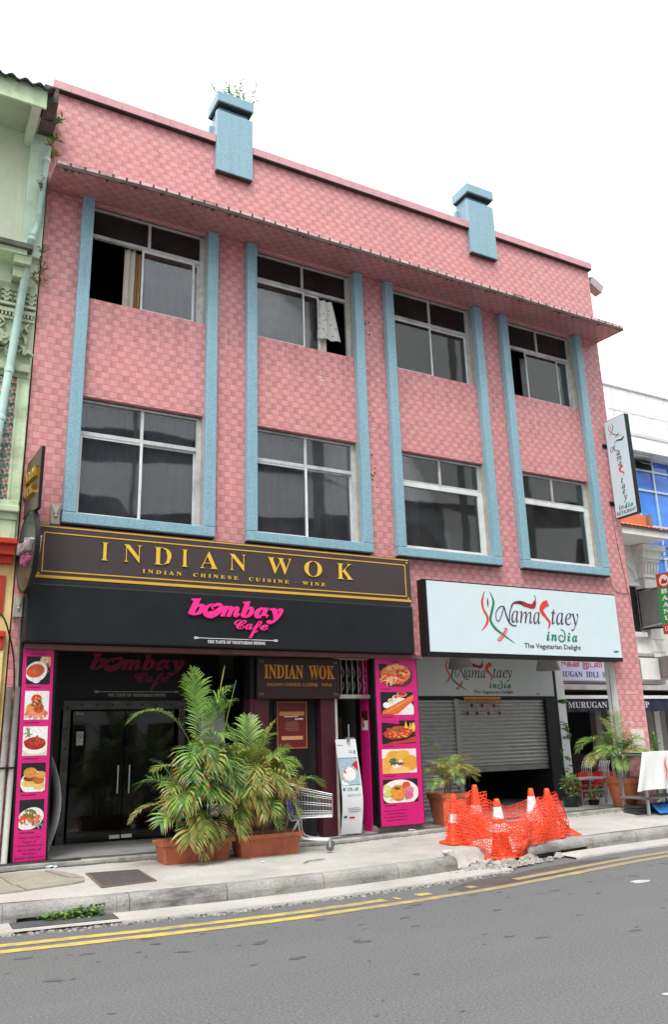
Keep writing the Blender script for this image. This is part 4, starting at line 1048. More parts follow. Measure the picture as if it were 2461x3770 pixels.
mb = MB(); rim = [(.44+.41*math.cos(t), 3.74+.54*math.sin(t)) for t in np.linspace(0, 2*math.pi, 49)]; mb.stroke(rim, [.03], tf2, -.058, .004, 1); obj('rim', mb, BLACK, PO)
mb = MB(); put_text(mb, CHROME, serifbi('bombay'), (.10, .76, 3.70, 3.90), tf2, .002, .05, bold=.02); put_text(mb, M('pale_pink', H('#c06a92'), .4), script('Cafe'), (.32, .70, 3.52, 3.68), tf2, .002, .04); obj('lettering', mb, None, PO)
mb = MB(); put_text(mb, CHROME, serifbi('y'), (.74, .80, 3.66, 3.88), tf2, -.09, -.06); obj('lettering', mb, None, PO)
obj('bracket', MB().box(1.352, 1.40, -.12, -.003, 3.80, 3.84), BLACK, PO)

# ================================================================ PINK MENU PANELS
DM = {}
def cm(h, r=.45):
    return M('print_'+h, H('#'+h), r, var=.14, vs=30)
def dish(mb, x0, x1, z0, z1, mf, layers, seed):
    r = random.Random(seed); W_, H_ = x1-x0, z1-z0; d = .0015
    P = lambda a, b_: (x0+W_*a, z0+H_*b_)
    clip = lambda p: (min(x1, max(x0, p[0])), min(z1, max(z0, p[1])))
    for L in layers:
        kind = L[0]; mb.m(cm(L[1]))
        if kind == 'bg': mb.prism([P(0, 0), P(1, 0), P(1, 1), P(0, 1)], mf, .0006, d)
        elif kind == 'poly': mb.prism([P(a, b_) for a, b_ in L[2]], mf, .0006, d)
        elif kind == 'ell':
            cx, cy, rx, ry = L[2:6]; rot = L[6] if len(L) > 6 else 0; pts = []
            for t_ in np.linspace(0, 2*math.pi, 29)[:-1]:
                a, b_ = rx*math.cos(t_), ry*math.sin(t_); pts.append(clip(P(cx+a*math.cos(rot)-b_*math.sin(rot), cy+a*math.sin(rot)+b_*math.cos(rot))))
            mb.prism(pts, mf, .0006, d)
        elif kind == 'bits':
            cx, cy, rx, ry, n, sz = L[2:8]
            for i in range(n):
                a, q = r.uniform(0, 6.28), math.sqrt(r.random()); px, py = cx+rx*q*math.cos(a), cy+ry*q*math.sin(a); s_ = sz*r.uniform(.5, 1.2); ph = r.uniform(0, 6)
                pts = [clip(P(px+s_*r.uniform(.6, 1.1)*math.cos(ph+k*1.047), py+s_*r.uniform(.6, 1.1)*math.sin(ph+k*1.047))) for k in range(6)]
                mb.prism(pts, mf, .0006, d); d += .00002
        elif kind == 'lines':
            cx, cy, rx, ry, n = L[2:7]
            for i in range(n):
                a = r.uniform(0, 3.14); px, py = cx+rx*r.uniform(-1, 1), cy+ry*r.uniform(-1, 1); ln = .16
                mb.stroke([clip(P(px-ln*math.cos(a), py-ln*math.sin(a))), clip(P(px+.02, py+.04)), clip(P(px+ln*math.cos(a), py+ln*math.sin(a)))], [.008, .012, .006], mf, .0006, d); d += .00003
        d += .0005
LEFT_D = [
 [('bg', '17151a'), ('ell', 'd9b486', .85, .85, .30, .22), ('bits', 'e8d2b0', .8, .88, .22, .14, 22, .05), ('bits', 'a83a22', .92, .6, .09, .2, 9, .05), ('ell', 'e6e4e2', .42, .46, .46, .36, .3), ('ell', 'dedcda', .42, .18, .18, .14), ('ell', 'c9512a', .38, .48, .38, .24, .2), ('bits', '7d8a3a', .38, .52, .16, .09, 14, .03), ('bits', 'e0703f', .3, .45, .2, .12, 8, .04)],
 [('bg', 'dcdfe2'), ('bits', 'd96a3c', .48, .22, .45, .16, 50, .07), ('lines', 'e08a66', .45, .2, .35, .12, 30), ('ell', 'c4451f', .48, .72, .22, .16), ('ell', 'd98a3f', .24, .42, .16, .14), ('ell', 'bf4a22', .58, .40, .22, .17), ('bits', '4d4a26', .5, .5, .2, .2, 20, .05), ('bits', 'e8935a', .5, .6, .24, .2, 18, .04)],
 [('bg', 'dfe0dd'), ('poly', 'c9c9b8', [(0, .0), (1, 0), (1, .3), (0, .36)]), ('ell', 'e4e2da', .5, .26, .5, .2), ('ell', '8f2418', .5, .42, .44, .22), ('bits', 'a62a1c', .5, .44, .42, .2, 36, .09), ('bits', 'c4523a', .5, .48, .36, .14, 20, .04), ('lines', '6d8a4a', .2, .75, .06, .1, 6)],
 [('bg', '1b1817'), ('ell', 'e4e2df', .55, .3, .56, .42), ('ell', 'd9b45f', .32, .3, .28, .13), ('ell', '7a3a1c', .36, .47, .26, .11), ('ell', 'c9863f', .38, .66, .28, .18), ('ell', 'dcbb6c', .74, .22, .26, .14), ('ell', 'b5612a', .72, .40, .24, .14), ('ell', 'd09a50', .82, .58, .2, .12)],
 [('bg', '1c1a1e'), ('ell', 'dcdcdd', .45, .36, .56, .36, .25), ('bits', 'c4502a', .45, .34, .44, .18, 50, .07), ('bits', '6f6a2c', .42, .52, .28, .16, 34, .06), ('bits', 'd9763f', .6, .34, .3, .12, 22, .05), ('lines', '8a8a90', .8, .1, .12, .04, 5)],
]
RIGHT_D = [
 [('bg', 'c41a78'), ('poly', '17151a', [(0, .7), (.25, .7), (.25, 1), (0, 1)]), ('ell', '5c2a1e', .52, .45, .52, .5, .4), ('ell', 'd9784a', .5, .55, .46, .42, .4), ('bits', 'd94f24', .4, .32, .36, .24, 34, .08), ('bits', 'e8b455', .5, .85, .22, .12, 10, .08), ('bits', 'e3c06a', .76, .6, .12, .14, 6, .09), ('bits', 'c83c1e', .62, .62, .2, .14, 10, .08), ('lines', 'f0c99a', .4, .35, .3, .2, 14)],
 [('bg', '17161b'), ('ell', 'e4e2e0', .62, .3, .38, .5, .5), ('poly', 'd9652a', [(.02, .02), (.5, .02), (1, .62), (1, .9), (.06, .18)]), ('poly', 'e08a4a', [(.1, .1), (.2, .08), (1, .76), (1, .84)]), ('ell', 'd98a5f', .65, .9, .16, .12), ('ell', '9a3418', .65, .92, .12, .08), ('ell', 'e2dfdc', .45, .76, .09, .1), ('ell', 'cf4a2a', .46, .78, .065, .06), ('ell', 'e0d5b8', .31, .62, .09, .1), ('ell', 'd8b43a', .31, .63, .065, .06), ('ell', 'eceae8', .17, .42, .1, .13)],
 [('bg', '17151a'), ('poly', 'c41a78', [(0, 1), (.52, 1), (.52, .84), (0, .93)]), ('poly', 'b8401f', [(.1, .02), (1, .3), (1, .05), (.4, .0)]), ('ell', '26181a', .52, .42, .5, .3, .25), ('ell', 'b5381f', .5, .48, .46, .26, .25), ('bits', 'd0452a', .48, .5, .42, .22, 60, .06), ('bits', 'e8b060', .5, .42, .4, .16, 26, .03), ('bits', '5d6a2a', .44, .6, .26, .1, 20, .03), ('poly', 'e3c23a', [(.68, .66), (.72, .97), (.78, .66)]), ('poly', 'dfae3a', [(.8, .6), (.86, .9), (.92, .6)]), ('ell', 'e6c84a', .95, .7, .045, .2)],
 [('bg', 'e6e0d8'), ('ell', 'e0a23f', .36, .72, .24, .22), ('ell', 'e3ae48', .62, .74, .2, .22), ('ell', 'dd9c3a', .82, .42, .24, .32), ('ell', 'e2a948', .12, .3, .26, .36), ('ell', 'ecc070', .5, .1, .3, .2), ('poly', 'efe8e0', [(.2, .44), (.6, .5), (.56, .28), (.34, .2)]), ('bits', '4d6a34', .3, .48, .1, .12, 26, .05), ('bits', '5a2a20', .44, .38, .14, .08, 20, .04), ('bits', '8a4a34', .5, .42, .1, .06, 8, .04)],
 [('bg', '1d191c'), ('ell', 'e9e6e2', .48, .42, .54, .56, .1), ('ell', 'd98a2f', .42, .42, .25, .34), ('bits', 'e0a048', .42, .42, .22, .28, 30, .05), ('ell', 'd2502a', .66, .72, .12, .16), ('ell', 'd97a94', .74, .5, .13, .18), ('ell', 'cf6484', .72, .3, .13, .16), ('ell', 'c9d07a', .12, .64, .1, .16, .4), ('ell', 'd6da96', .12, .64, .06, .11, .4), ('ell', 'c4cc74', .1, .38, .12, .12, -.4), ('bits', '3f6a34', .4, .62, .08, .05, 16, .04), ('bits', 'b98a3a', .44, .14, .3, .05, 24, .02)],
]
PTXT = M('purple_print', H('#5a0f4a'), .5, var=.05)
def menu_panel(label, x0, x1, z0, z1, y, dishes, rects, xt, capx, seed):
    t = thing('menu_panel', label, 'menu panel', ((x0+x1)/2, y, z0))
    obj('frame', MB().box(x0, x1, y, -.003, z0, z1), BLACK, t, bevel=.004)
    fx0, fx1 = x0+xt[0], x1-xt[1]; fz0, fz1 = z0+.01, z1-.07
    obj('face', MB().box(fx0, fx1, y-.006, y-.0005, fz0, fz1), PINK, t)
    mf = front(y-.006)
    for i, (a, b_, c, e) in enumerate(rects):
        mb = MB(); dish(mb, a, b_, c, e, mf, dishes[i], seed+i); obj('dish_photo', mb, None, t)
    return t, mf
LP = [(1.549, 1.847, 2.064, 2.42), (1.549, 1.847, 1.62, 1.98), (1.549, 1.847, 1.177, 1.535), (1.549, 1.842, .742, 1.09), (1.549, 1.842, .30, .651)]
tl, mfl = menu_panel('narrow pink menu panel with curry bowl photos, left of the glass doors', 1.478, 1.912, -.075, 2.60, -.10, LEFT_D, LP, (.024, .028), 0, 10)
mb = MB(); put_text(mb, PTXT, 'Jain Food', (1.60, 1.795, 2.495, 2.535), mfl, .0005, .0015, bold=.01); put_text(mb, PTXT, 'Available', (1.60, 1.785, 2.437, 2.475), mfl, .0005, .0015, bold=.01)
for i, s_ in enumerate(('Step into the', 'heart of', 'Vibrant Bollywood', 'for a taste of', "Bombay's", 'popular street food')):
    wd = .0195*len(s_)*(.92 if len(s_) > 15 else 1); put_text(mb, PTXT, s_, (1.692-wd/2, 1.692+wd/2, .190-.046*i, .222-.046*i), mfl, .0005, .0015, bold=.01)
obj('lettering', mb, None, tl)
mb = MB(); mb.m(PTXT)
for i, (a, b_, c, d_) in enumerate(LP): mb.prism([(a+.01, c-.042), (a+.19, c-.042), (a+.19, c-.030), (a+.01, c-.030)], mfl, .0005, .0015)
obj('caption_print', mb, None, tl)
for ch_ in tl.children:                                    # the panel leans: its foot stands a little further right
    for v_ in ch_.data.vertices: v_.co.x += .0243*(2.58-(v_.co.z-.075))
RP = [(6.922, 7.560, 2.071, 2.435), (6.930, 7.556, 1.63, 1.986), (6.930, 7.562, 1.185, 1.543), (6.914, 7.556, .74, 1.104), (6.910, 7.556, .306, .653)]
tr_, mfr = menu_panel('wide pink menu panel with thali and dosa photos, right of the doorway', 6.825, 7.668, -.035, 2.605, -.10, RIGHT_D, RP, (.03, .018), 0, 40)
mb = MB(); put_text(mb, PTXT, 'Jain Food', (7.125, 7.32, 2.505, 2.545), mfr, .0005, .0015, bold=.01); put_text(mb, PTXT, 'Available', (7.125, 7.305, 2.45, 2.488), mfr, .0005, .0015, bold=.01)
for i, s_ in enumerate(('Step into the heart of', 'Vibrant Bollywood', "for a taste of Bombay's", 'popular street food')):
    wd = .0195*len(s_); put_text(mb, PTXT, s_, (7.135-wd/2, 7.135+wd/2, .178-.046*i, .210-.046*i), mfr, .0005, .0015, bold=.01)
obj('lettering', mb, None, tr_)
mb = MB(); mb.m(PTXT)
for i, (a, b_, c, d_) in enumerate(RP): mb.prism([(a+.02, c-.042), (a+.22, c-.042), (a+.22, c-.030), (a+.02, c-.030)], mfr, .0005, .0015)
obj('caption_print', mb, None, tr_)
sp_ = thing('side_panel', 'pink strip panel with a small poster, facing the doorway', 'panel', (6.87, .3, -.1))
obj('face', MB().box(6.872, 6.8885, .20, .455, -.125, 2.58), PINKD, sp_)
mb = MB(); mf = left_face(6.872); mb.m(cm('3a2418')).prism([(-.40, 1.56), (-.22, 1.56), (-.22, 1.71), (-.40, 1.71)], mf, .0005, .002); mb.m(WHITE).prism([(-.40, 1.41), (-.22, 1.41), (-.22, 1.5595), (-.40, 1.5595)], mf, .0005, .002)
mb.m(cm('c98a5a')).prism([(-.37+.03*math.cos(k), 1.555+.05*math.sin(k)) for k in np.linspace(0, 6, 12)], mf, .0005, .003); mb.m(cm('1a1416')).prism([(-.385, 1.46), (-.33, 1.46), (-.34, 1.53), (-.38, 1.53)], mf, .0005, .0026)
obj('small_poster', mb, None, sp_)
# --- door poster, white poster, banner stand
dp = thing('poster', 'maroon framed poster with gold border on the dark door', 'poster', (5.56, .30, 1.16))
obj('sheet', MB().box(5.305, 5.815, .304, .3145, 1.16, 1.86), M('poster_maroon', H('#6a1a17'), .4, var=.06), dp)
mb = MB(); mf = front(.304); mb.m(M('poster_gold', H('#b5763a'), .5)); frame_rect(mb, 5.305, 5.815, 1.16, 1.86, .012, mf)
put_text(mb, cm('8a3a30'), serifb('INDIAN WOK'), (5.40, 5.72, 1.755, 1.785), mf, .0005, .0015, spacing=1.4)
mb.m(cm('c98a5a')).prism([(5.345, 1.65), (5.77, 1.65), (5.77, 1.71), (5.345, 1.71)], mf, .0005, .0015); mb.m(cm('cfc6c2')).prism([(5.43, 1.625), (5.67, 1.632), (5.67, 1.648), (5.43, 1.643)], mf, .0005, .002); mb.prism([(5.61, 1.585), (5.75, 1.588), (5.75, 1.612), (5.61, 1.61)], mf, .0005, .002)
mb.m(cm('b98a80'))
for k, (a, b_) in enumerate(((5.46, 5.66), (5.44, 5.68), (5.45, 5.67), (5.44, 5.68), (5.46, 5.67))): mb.prism([(a, 1.55-.03*k), (b_, 1.55-.03*k), (b_, 1.556-.03*k), (a, 1.556-.03*k)], mf, .0005, .0015)
mb.m(cm('d9a070')).prism([(5.38, 1.29), (5.74, 1.29), (5.74, 1.345), (5.38, 1.345)], mf, .0005, .0015)
obj('print', mb, None, dp)
wpz = thing('poster', 'white poster half hidden behind the tall palm in the doorway', 'poster', (4.84, 1.4, 1.1))
obj('sheet', MB().box(4.40, 4.795, 1.20, 1.215, 1.16, 1.78), M('poster_white', (.62, .64, .66), .5), wpz)
mb = MB(); mf = front(1.20); put_text(mb, INK, 'SET', (4.66, 4.78, 1.70, 1.745), mf, .0005, .002, bold=.02); mb.m(cm('5a7a9a')).prism([(4.42, 1.69), (4.58, 1.69), (4.58, 1.745), (4.42, 1.745)], mf, .0005, .002)
mb.m(cm('a8adb5'))
for k in range(5): mb.prism([(4.43, 1.60-.05*k), (4.72, 1.60-.05*k), (4.72, 1.606-.05*k), (4.43, 1.606-.05*k)], mf, .0005, .002)
obj('print', mb, None, wpz)
obj('easel', MB().tube([(4.42, 1.25, zs(4.4)), (4.55, 1.23, 1.7)], .012).tube([(4.77, 1.25, zs(4.7)), (4.66, 1.23, 1.7)], .012), BLACK, wpz)
bs = thing('banner_stand', 'curling white banner stand reading 15% off, in the stair doorway', 'banner', (6.37, .02, -.1))
by = lambda z: .03-.10*math.sin(math.pi*min(1, max(0, (z+.10)/1.38)))*(.75+.25*math.cos(3*z))-.05*max(0, .15-z)
def bmap(a, b_, d): return (a+.03*math.sin(2.6*b_+.9)-.015, by(b_)-d+.018*math.sin((a-6.2)*8.6), b_)
def sheet(mb, x0, x1, z0, z1, d0, d1, nx=8, nz=24):
    for j in range(nz):
        for i in range(nx):
            a, b_ = x0+(x1-x0)*i/nx, x0+(x1-x0)*(i+1)/nx; c, e = z0+(z1-z0)*j/nz, z0+(z1-z0)*(j+1)/nz
            mb.add([bmap(a, c, d1), bmap(b_, c, d1), bmap(b_, e, d1), bmap(a, e, d1)], [(0, 1, 2, 3)])
            if d0 is not None: mb.add([bmap(a, c, d0), bmap(b_, c, d0), bmap(b_, e, d0), bmap(a, e, d0)], [(3, 2, 1, 0)])
mb = MB(); sheet(mb, 6.205, 6.565, -.10, 1.275, -.003, 0); obj('sheet', mb, M('banner_white', (.70, .72, .75), .4, var=.03), bs)
mb = MB(); mb.m(cm('9fb6c4')); sheet(mb, 6.215, 6.545, .60, 1.0, None, .0015, 4, 8); mb.m(cm('4d8a7a')); sheet(mb, 6.21, 6.55, .992, 1.003, None, .0022, 4, 1); sheet(mb, 6.21, 6.55, .597, .606, None, .0022, 4, 1); sheet(mb, 6.21, 6.217, .60, 1.0, None, .0022, 1, 6)
bm_ = lambda a, b_, d: bmap(a, b_, d+.0012)
mb.m(cm('e6e6e4')).prism([(6.38+.11*math.cos(k), .76+.10*math.sin(k)) for k in np.linspace(0, 6, 18)], bm_, .0006, .0014); mb.m(cm('c4552a')).prism([(6.36+.075*math.cos(k), .80+.055*math.sin(k)) for k in np.linspace(0, 6, 14)], bm_, .0008, .002)
mb.m(cm('b8202a')).prism([(6.44, .90), (6.54, .80), (6.54, .96)], bm_, .0006, .002); mb.m(cm('d9a23a')).prism([(6.22, .70), (6.26, .665), (6.28, .70), (6.25, .735)], bm_, .0006, .002)
mb.m(cm('e9ecec')).prism([(6.22, .60), (6.36, .60), (6.23, .68)], bm_, .0006, .0016)
GP = M('print_teal', H('#2f7a68'), .5)
put_text(mb, GP, '15% off', (6.305, 6.505, .515, .565), bm_, .0005, .0016, bold=.015); put_text(mb, M('print_pale_teal', H('#7fae9f'), .5), 'total food bill', (6.305, 6.53, .435, .48), bm_, .0005, .0016)
mb.m(cm('2f8a9a')).prism([(6.50, 1.06), (6.53, 1.05), (6.535, 1.10), (6.51, 1.115)], bm_, .0005, .0016); mb.m(cm('7f9aa0'))
for a, b_, z in ((6.42, 6.49, 1.10), (6.42, 6.49, 1.075), (6.22, 6.33, 1.185), (6.31, 6.50, .265), (6.31, 6.53, .24), (6.33, 6.51, .215)): mb.prism([(a, z), (b_, z), (b_, z+.008), (a, z+.008)], bm_, .0005, .0016)
mb.m(cm('2a6a80')); mb.prism([(6.235, .13), (6.30, .13), (6.30, .165), (6.235, .165)], bm_, .0005, .0016); mb.prism([(6.225, .52), (6.265, .52), (6.275, .565), (6.24, .565)], bm_, .0005, .0016); mb.m(cm('a8202a')).prism([(6.34, .12), (6.43, .12), (6.43, .145), (6.34, .145)], bm_, .0005, .0016)
obj('print', mb, None, bs)
mb = MB(); mb.m(STEEL); mb.tube([(6.44, .10, zs(6.4)), (6.44, .09, 1.5)], .012, 8); mb.m(M('clip_grey', (.2, .21, .22), .5)); mb.box(6.37, 6.52, .055, .085, 1.26, 1.30); mb.box(6.37, 6.41, .0, .06, 1.245, 1.29)
obj('pole', mb, None, bs)
cs = thing('banner_sheet', 'curved pale board curling behind the left pink panel', 'board', (2.05, .3, -.1))
mb = MB(); pts = [(1.99+.175*math.sin(math.pi*k/16)**.9, -.10+1.30*k/16) for k in range(17)]; V = []
for x, z in pts: V += [(x, .25, z), (x-.10, .62, z), (x-.005, .25, z), (x-.105, .62, z)]
F = []
for k in range(16):
    a = 4*k; F += [(a, a+4, a+5, a+1), (a+2, a+3, a+7, a+6), (a, a+2, a+6, a+4), (a+1, a+5, a+7, a+3)]
mb.add(V, F); obj('sheet', mb, M('curled_board', (.50, .49, .53), .4, var=.1), cs, smooth_=True)
# --- wall boxes, conduits, lamps, garland
def wall_box(label, cx, z0, w_=.125, h=.29, y=-.004):
    t = thing('wall_box', label, 'box', (cx, y-.04, z0), 'grey wall boxes near the left edge')
    P = M('box_grey', (.34, .33, .29), .6, var=.06)
    mb = MB(); mb.box(cx-w_/2, cx+w_/2, y-.07, y, z0, z0+h); obj('body', mb, P, t, bevel=.008)
    mb = MB(); zc = z0+h*.52; a, b_ = cx-w_*.44, cx+w_*.44; yf = y-.0705
    mb.add([(a, yf, z0+h*.95), (b_, yf, z0+h*.95), (cx, yf-.025, zc), (cx+.001, yf, z0+h*.2), (cx-.02, yf-.02, zc), (cx+.02, yf-.02, zc)], [(0, 4, 2), (0, 2, 1), (1, 2, 5), (4, 3, 2), (2, 3, 5)])
    obj('cover', mb, P, t)
    mb = MB(); mb.add([(cx-.018, yf-.022, zc-.035), (cx+.018, yf-.022, zc-.035), (cx+.010, yf-.024, zc-.012), (cx-.010, yf-.024, zc-.012)], [(0, 1, 2, 3)]); obj('lens', mb, WHITE, t)
wall_box('grey box with a white lens on the pink tiles, above the brown board', 1.79, 4.235)
wall_box('grey box with a white lens beside the oval sign, above the conduit', 1.40, 2.93, .115, .29, -.004)
cd = thing('conduit', 'grey electrical conduits clipped to the wall left of the pink panel', 'conduit', (1.40, -.05, -.1))
for pts, r in (([(1.44, -.05, 2.92), (1.47, -.05, 2.03), (1.475, -.05, -.1)], .018), ([(1.475, -.075, 2.03), (1.47, -.075, -.1)], .037), ([(1.375, -.075, 2.03), (1.37, -.075, -.1)], .037)):
    obj('pipe', MB().tube(pts, r, 12), M('conduit_grey', (.40, .40, .38), .6, var=.1, dirt=(.09, .085, .08), dirts=2, dirtamt=.6), cd, smooth_=True)
mb = MB(); mb.box(1.32, 1.53, -.12, -.003, 1.03, 1.05); obj('clip', mb, BLACK, cd)
ca = obj('cable', MB().tube(smooth([(1.10, -.10, 2.95), (1.22, -.12, 2.92), (1.33, -.10, 2.65), (1.40, -.09, 2.35), (1.43, -.085, 1.98)], 6), .011, 6), BLACK, loc=(1.35, -.1, 2.4), smooth_=True)
tag(ca, 'black cable curving down into the grey conduits at the left', 'cable')
def wire(pts, label, r=.005):
    tag(obj('wire', MB().tube(smooth(pts, 6), r, 5), M('wire_dark', (.06, .055, .055), .6), loc=pts[0], smooth_=True), label, 'wire')
wire([(12.42, -.14, 4.36), (12.5, -.03, 4.2), (12.62, -.012, 4.02), (12.8, -.012, 3.95), (13.05, -.012, 3.98)], 'thin wire hanging across the pink tiles right of the last window')
wire([(12.82, -.012, 5.80), (12.86, -.012, 5.0), (12.97, -.012, 4.2), (13.03, -.012, 3.7)], 'thin wire running down the pink corner below the projecting sign')
wire([(12.48, .10, 2.60), (12.36, .14, 2.50), (12.345, .16, 1.6), (12.345, .18, .6)], 'thin wire hanging down the white inner face of the right pillar', .006)
LSH = M('lamp_shade', (.42, .42, .40), .55, var=.05)
for lx, lab in ((9.41, 'left of two grey ceiling lamp shades hanging before the shaded white sign'), (11.58, 'right of two grey ceiling lamp shades, next to the white corner pillar')):
    t = thing('ceiling_lamp', lab, 'lamp', (lx, 1.0, 2.5), 'two walkway ceiling lamps')
    mb = MB(); mb.lathe((lx, 1.0, 0), [(.245, 2.50), (.235, 2.505), (.215, 2.60), (.185, 2.70), (.15, 2.72), (.03, 2.73)], 24); obj('shade', mb, LSH, t, smooth_=True)
    obj('stem', MB().tube([(lx, 1.0, 2.72), (lx, 1.0, 2.90)], .02, 8), STEEL, t)
t = thing('garland', 'gold beaded door garland hanging over the shutter below the shaded sign', 'garland', (10.5, 1.78, 1.7))
G3 = M('garland_gold', H('#b98a3a'), .5, .3, var=.25, vs=30); G4 = M('garland_red', H('#8a3428'), .6, var=.2)
rg = random.Random(3); mb = MB(); mb.m(G3); mb.box(10.03, 10.95, 1.772, 1.79, 1.985, 2.03)
for k in range(24): mb.lathe((10.05+.038*k, 1.775, 1.965+.012*math.sin(k*2.1)), [(.002, -.02), (.018, 0), (.002, .02)], 6)
for k in range(12):
    x = 10.07+.075*k; mb.stroke([(x-.03, 1.98), (x, 1.925), (x+.03, 1.98)], [.012, .02, .012], front(1.775), .001*k*.1, .006+.0001*k)
obj('valance', mb, None, t)
for k, x in enumerate((10.10, 10.33, 10.62, 10.90, 10.21, 10.47, 10.77)):
    mb = MB(); L_ = .27 if k < 4 else .12; mb.m(G3)
    for q in range(int(L_/.03)): mb.lathe((x, 1.775, 1.95-.03*q), [(.002, -.013), (.010, 0), (.002, .013)], 5)
    mb.m(G4).lathe((x, 1.775, 1.95-L_+.03), [(.002, -.045), (.034, -.01), (.025, .02), (.002, .04)], 7)
    obj('pendant', mb, None, t)
# flood light on the far roof corner
t = thing('flood_light', 'small pinkish floodlight box sticking out at the right roof corner', 'light', (13.2, .2, 11.2))
mb = MB(); mb.obox((13.33, .12, 11.16), (.17, 0, -.09), (0, .10, 0), (.05, 0, .10)); obj('case', mb, M('lamp_case', (.42, .38, .37), .5), t, bevel=.008)
mb = MB(); mb.obox((13.30, .12, 11.262), (.13, 0, -.07), (0, .085, 0), (.002, 0, .004)); obj('top_plate', mb, M('pale_metal', (.6, .6, .58), .5), t)
obj('bracket', MB().tube([(13.06, .15, 11.28), (13.2, .15, 11.32), (13.26, .14, 11.24)], .018, 6), STEEL, t)
# ================================================================ GREEN SHOPHOUSE (left)
GRN = M('green_paint', H('#e2ecd2'), .75, var=.05, dirt=H('#b9c9a8'), dirtamt=.4, dirts=1.2, streak=.12)
GRN2 = M('green_trim', H('#c8dcb8'), .75, var=.10, dirt=H('#7f8d72'), dirtamt=.55, dirts=3, streak=.25)
GRN3 = M('green_relief', H('#a9b79a'), .85, var=.2, dirt=H('#5d6653'), dirtamt=.6, dirts=5)
MOSS = M('mossy_concrete', (.10, .095, .085), .95, var=.4, bmp=.5)
RDP = M('red_paint', H('#b8301f'), .6, var=.14, dirt=H('#5e2018'), dirtamt=.5); YLW = M('yellow_paint', H('#e3c98a'), .7, var=.08, dirt=H('#9a8450'), dirtamt=.4)
gh = thing('green_shophouse', 'pale green shophouse with ornate plaster reliefs and a corrugated roof edge', 'shophouse', (-1.5, 4, 0))
GX0, GX1 = -4.5, 1.325
mb = MB(); mb.m(GRN); mb.box(GX0, GX1, .002, .25, 3.95, 10.5); mb.m(YLW); mb.box(GX0, GX1, .002, .25, -.1, 3.9495); mb.m(GRN); mb.box(GX0, GX0+.2, .251, 9, -.1, 10.4); mb.box(GX1-.2, GX1, .251, 9, -.1, 10.4)
obj('wall', mb, None, gh)
mb = MB(); mb.box(1.04, 1.32, -.10, .001, 8.28, 10.45); mb.box(GX0, GX0+.3, -.10, .001, 8.28, 10.45)
objs('pilaster', mb, M('green_light', H('#d2ead2'), .7, var=.06, dirt=H('#8aa08a'), dirtamt=.3), gh, bevel=.008)
# eaves: soffit, fascia board, bracket, corrugated sheet
mb = MB(); mb.box(GX0, 1.12, -.98, .001, 10.46, 10.50); obj('soffit', mb, M('soffit_green', H('#b9c7ac'), .85, var=.08), gh)
mb = MB(); mb.box(GX0, 1.12, -1.02, -.985, 10.16, 10.49); obj('fascia_board', mb, GRN2, gh)
mb = MB(); mb.box(.94, 1.06, -.95, -.001, 10.22, 10.459); mb.box(-2.2, -2.08, -.95, -.001, 10.22, 10.459); objs('eave_bracket', mb, M('bracket_pale', H('#c3d3c0'), .7, var=.1), gh, bevel=.008)
mb = MB(); n = 160; V = []
for i in range(n+1):
    x = GX0+(1.22-GX0)*i/n; c = .032*math.sin(x*2*math.pi/.19)
    V += [(x, -1.12, 10.46+c), (x, 3.6, 12.4+c), (x, -1.12, 10.44+c), (x, 3.6, 12.38+c)]
F = []
for i in range(n):
    a = 4*i; F += [(a, a+4, a+5, a+1), (a+2, a+3, a+7, a+6), (a, a+2, a+6, a+4)]
mb.add(V, F); obj('corrugated_roof', mb, M('old_roof_sheet', (.05, .055, .055), .8, var=.3), gh)
mb = MB(); mb.add([(1.225, -1.0, 10.30), (1.29, -.40, 10.62), (1.29, .6, 11.2), (1.225, .6, 11.05)], [(0, 1, 2, 3)]); mb.box(1.10, 1.30, -.85, -.45, 10.46, 10.64); mb.box(1.13, 1.34, -.449, .30, 10.44, 11.1); obj('gutter_end', mb, MOSS, gh)
# ledge, corbels
mb = MB(); mb.m(MOSS); mb.box(GX0, 1.17, -.42, .001, 8.20, 8.275); mb.m(GRN2); mb.box(GX0, 1.10, -.36, .001, 8.12, 8.199)
obj('ledge', mb, None, gh)
mb = MB()
for x in (.93, -.2, -1.4): mb.box(x, x+.24, -.34, -.003, 7.98, 8.119); mb.box(x+.015, x+.225, -.26, -.003, 7.80, 7.979)
objs('corbel', mb, M('corbel_green', H('#a3b394'), .8, var=.15, dirt=H('#6a735d'), dirtamt=.6), gh, bevel=.01)
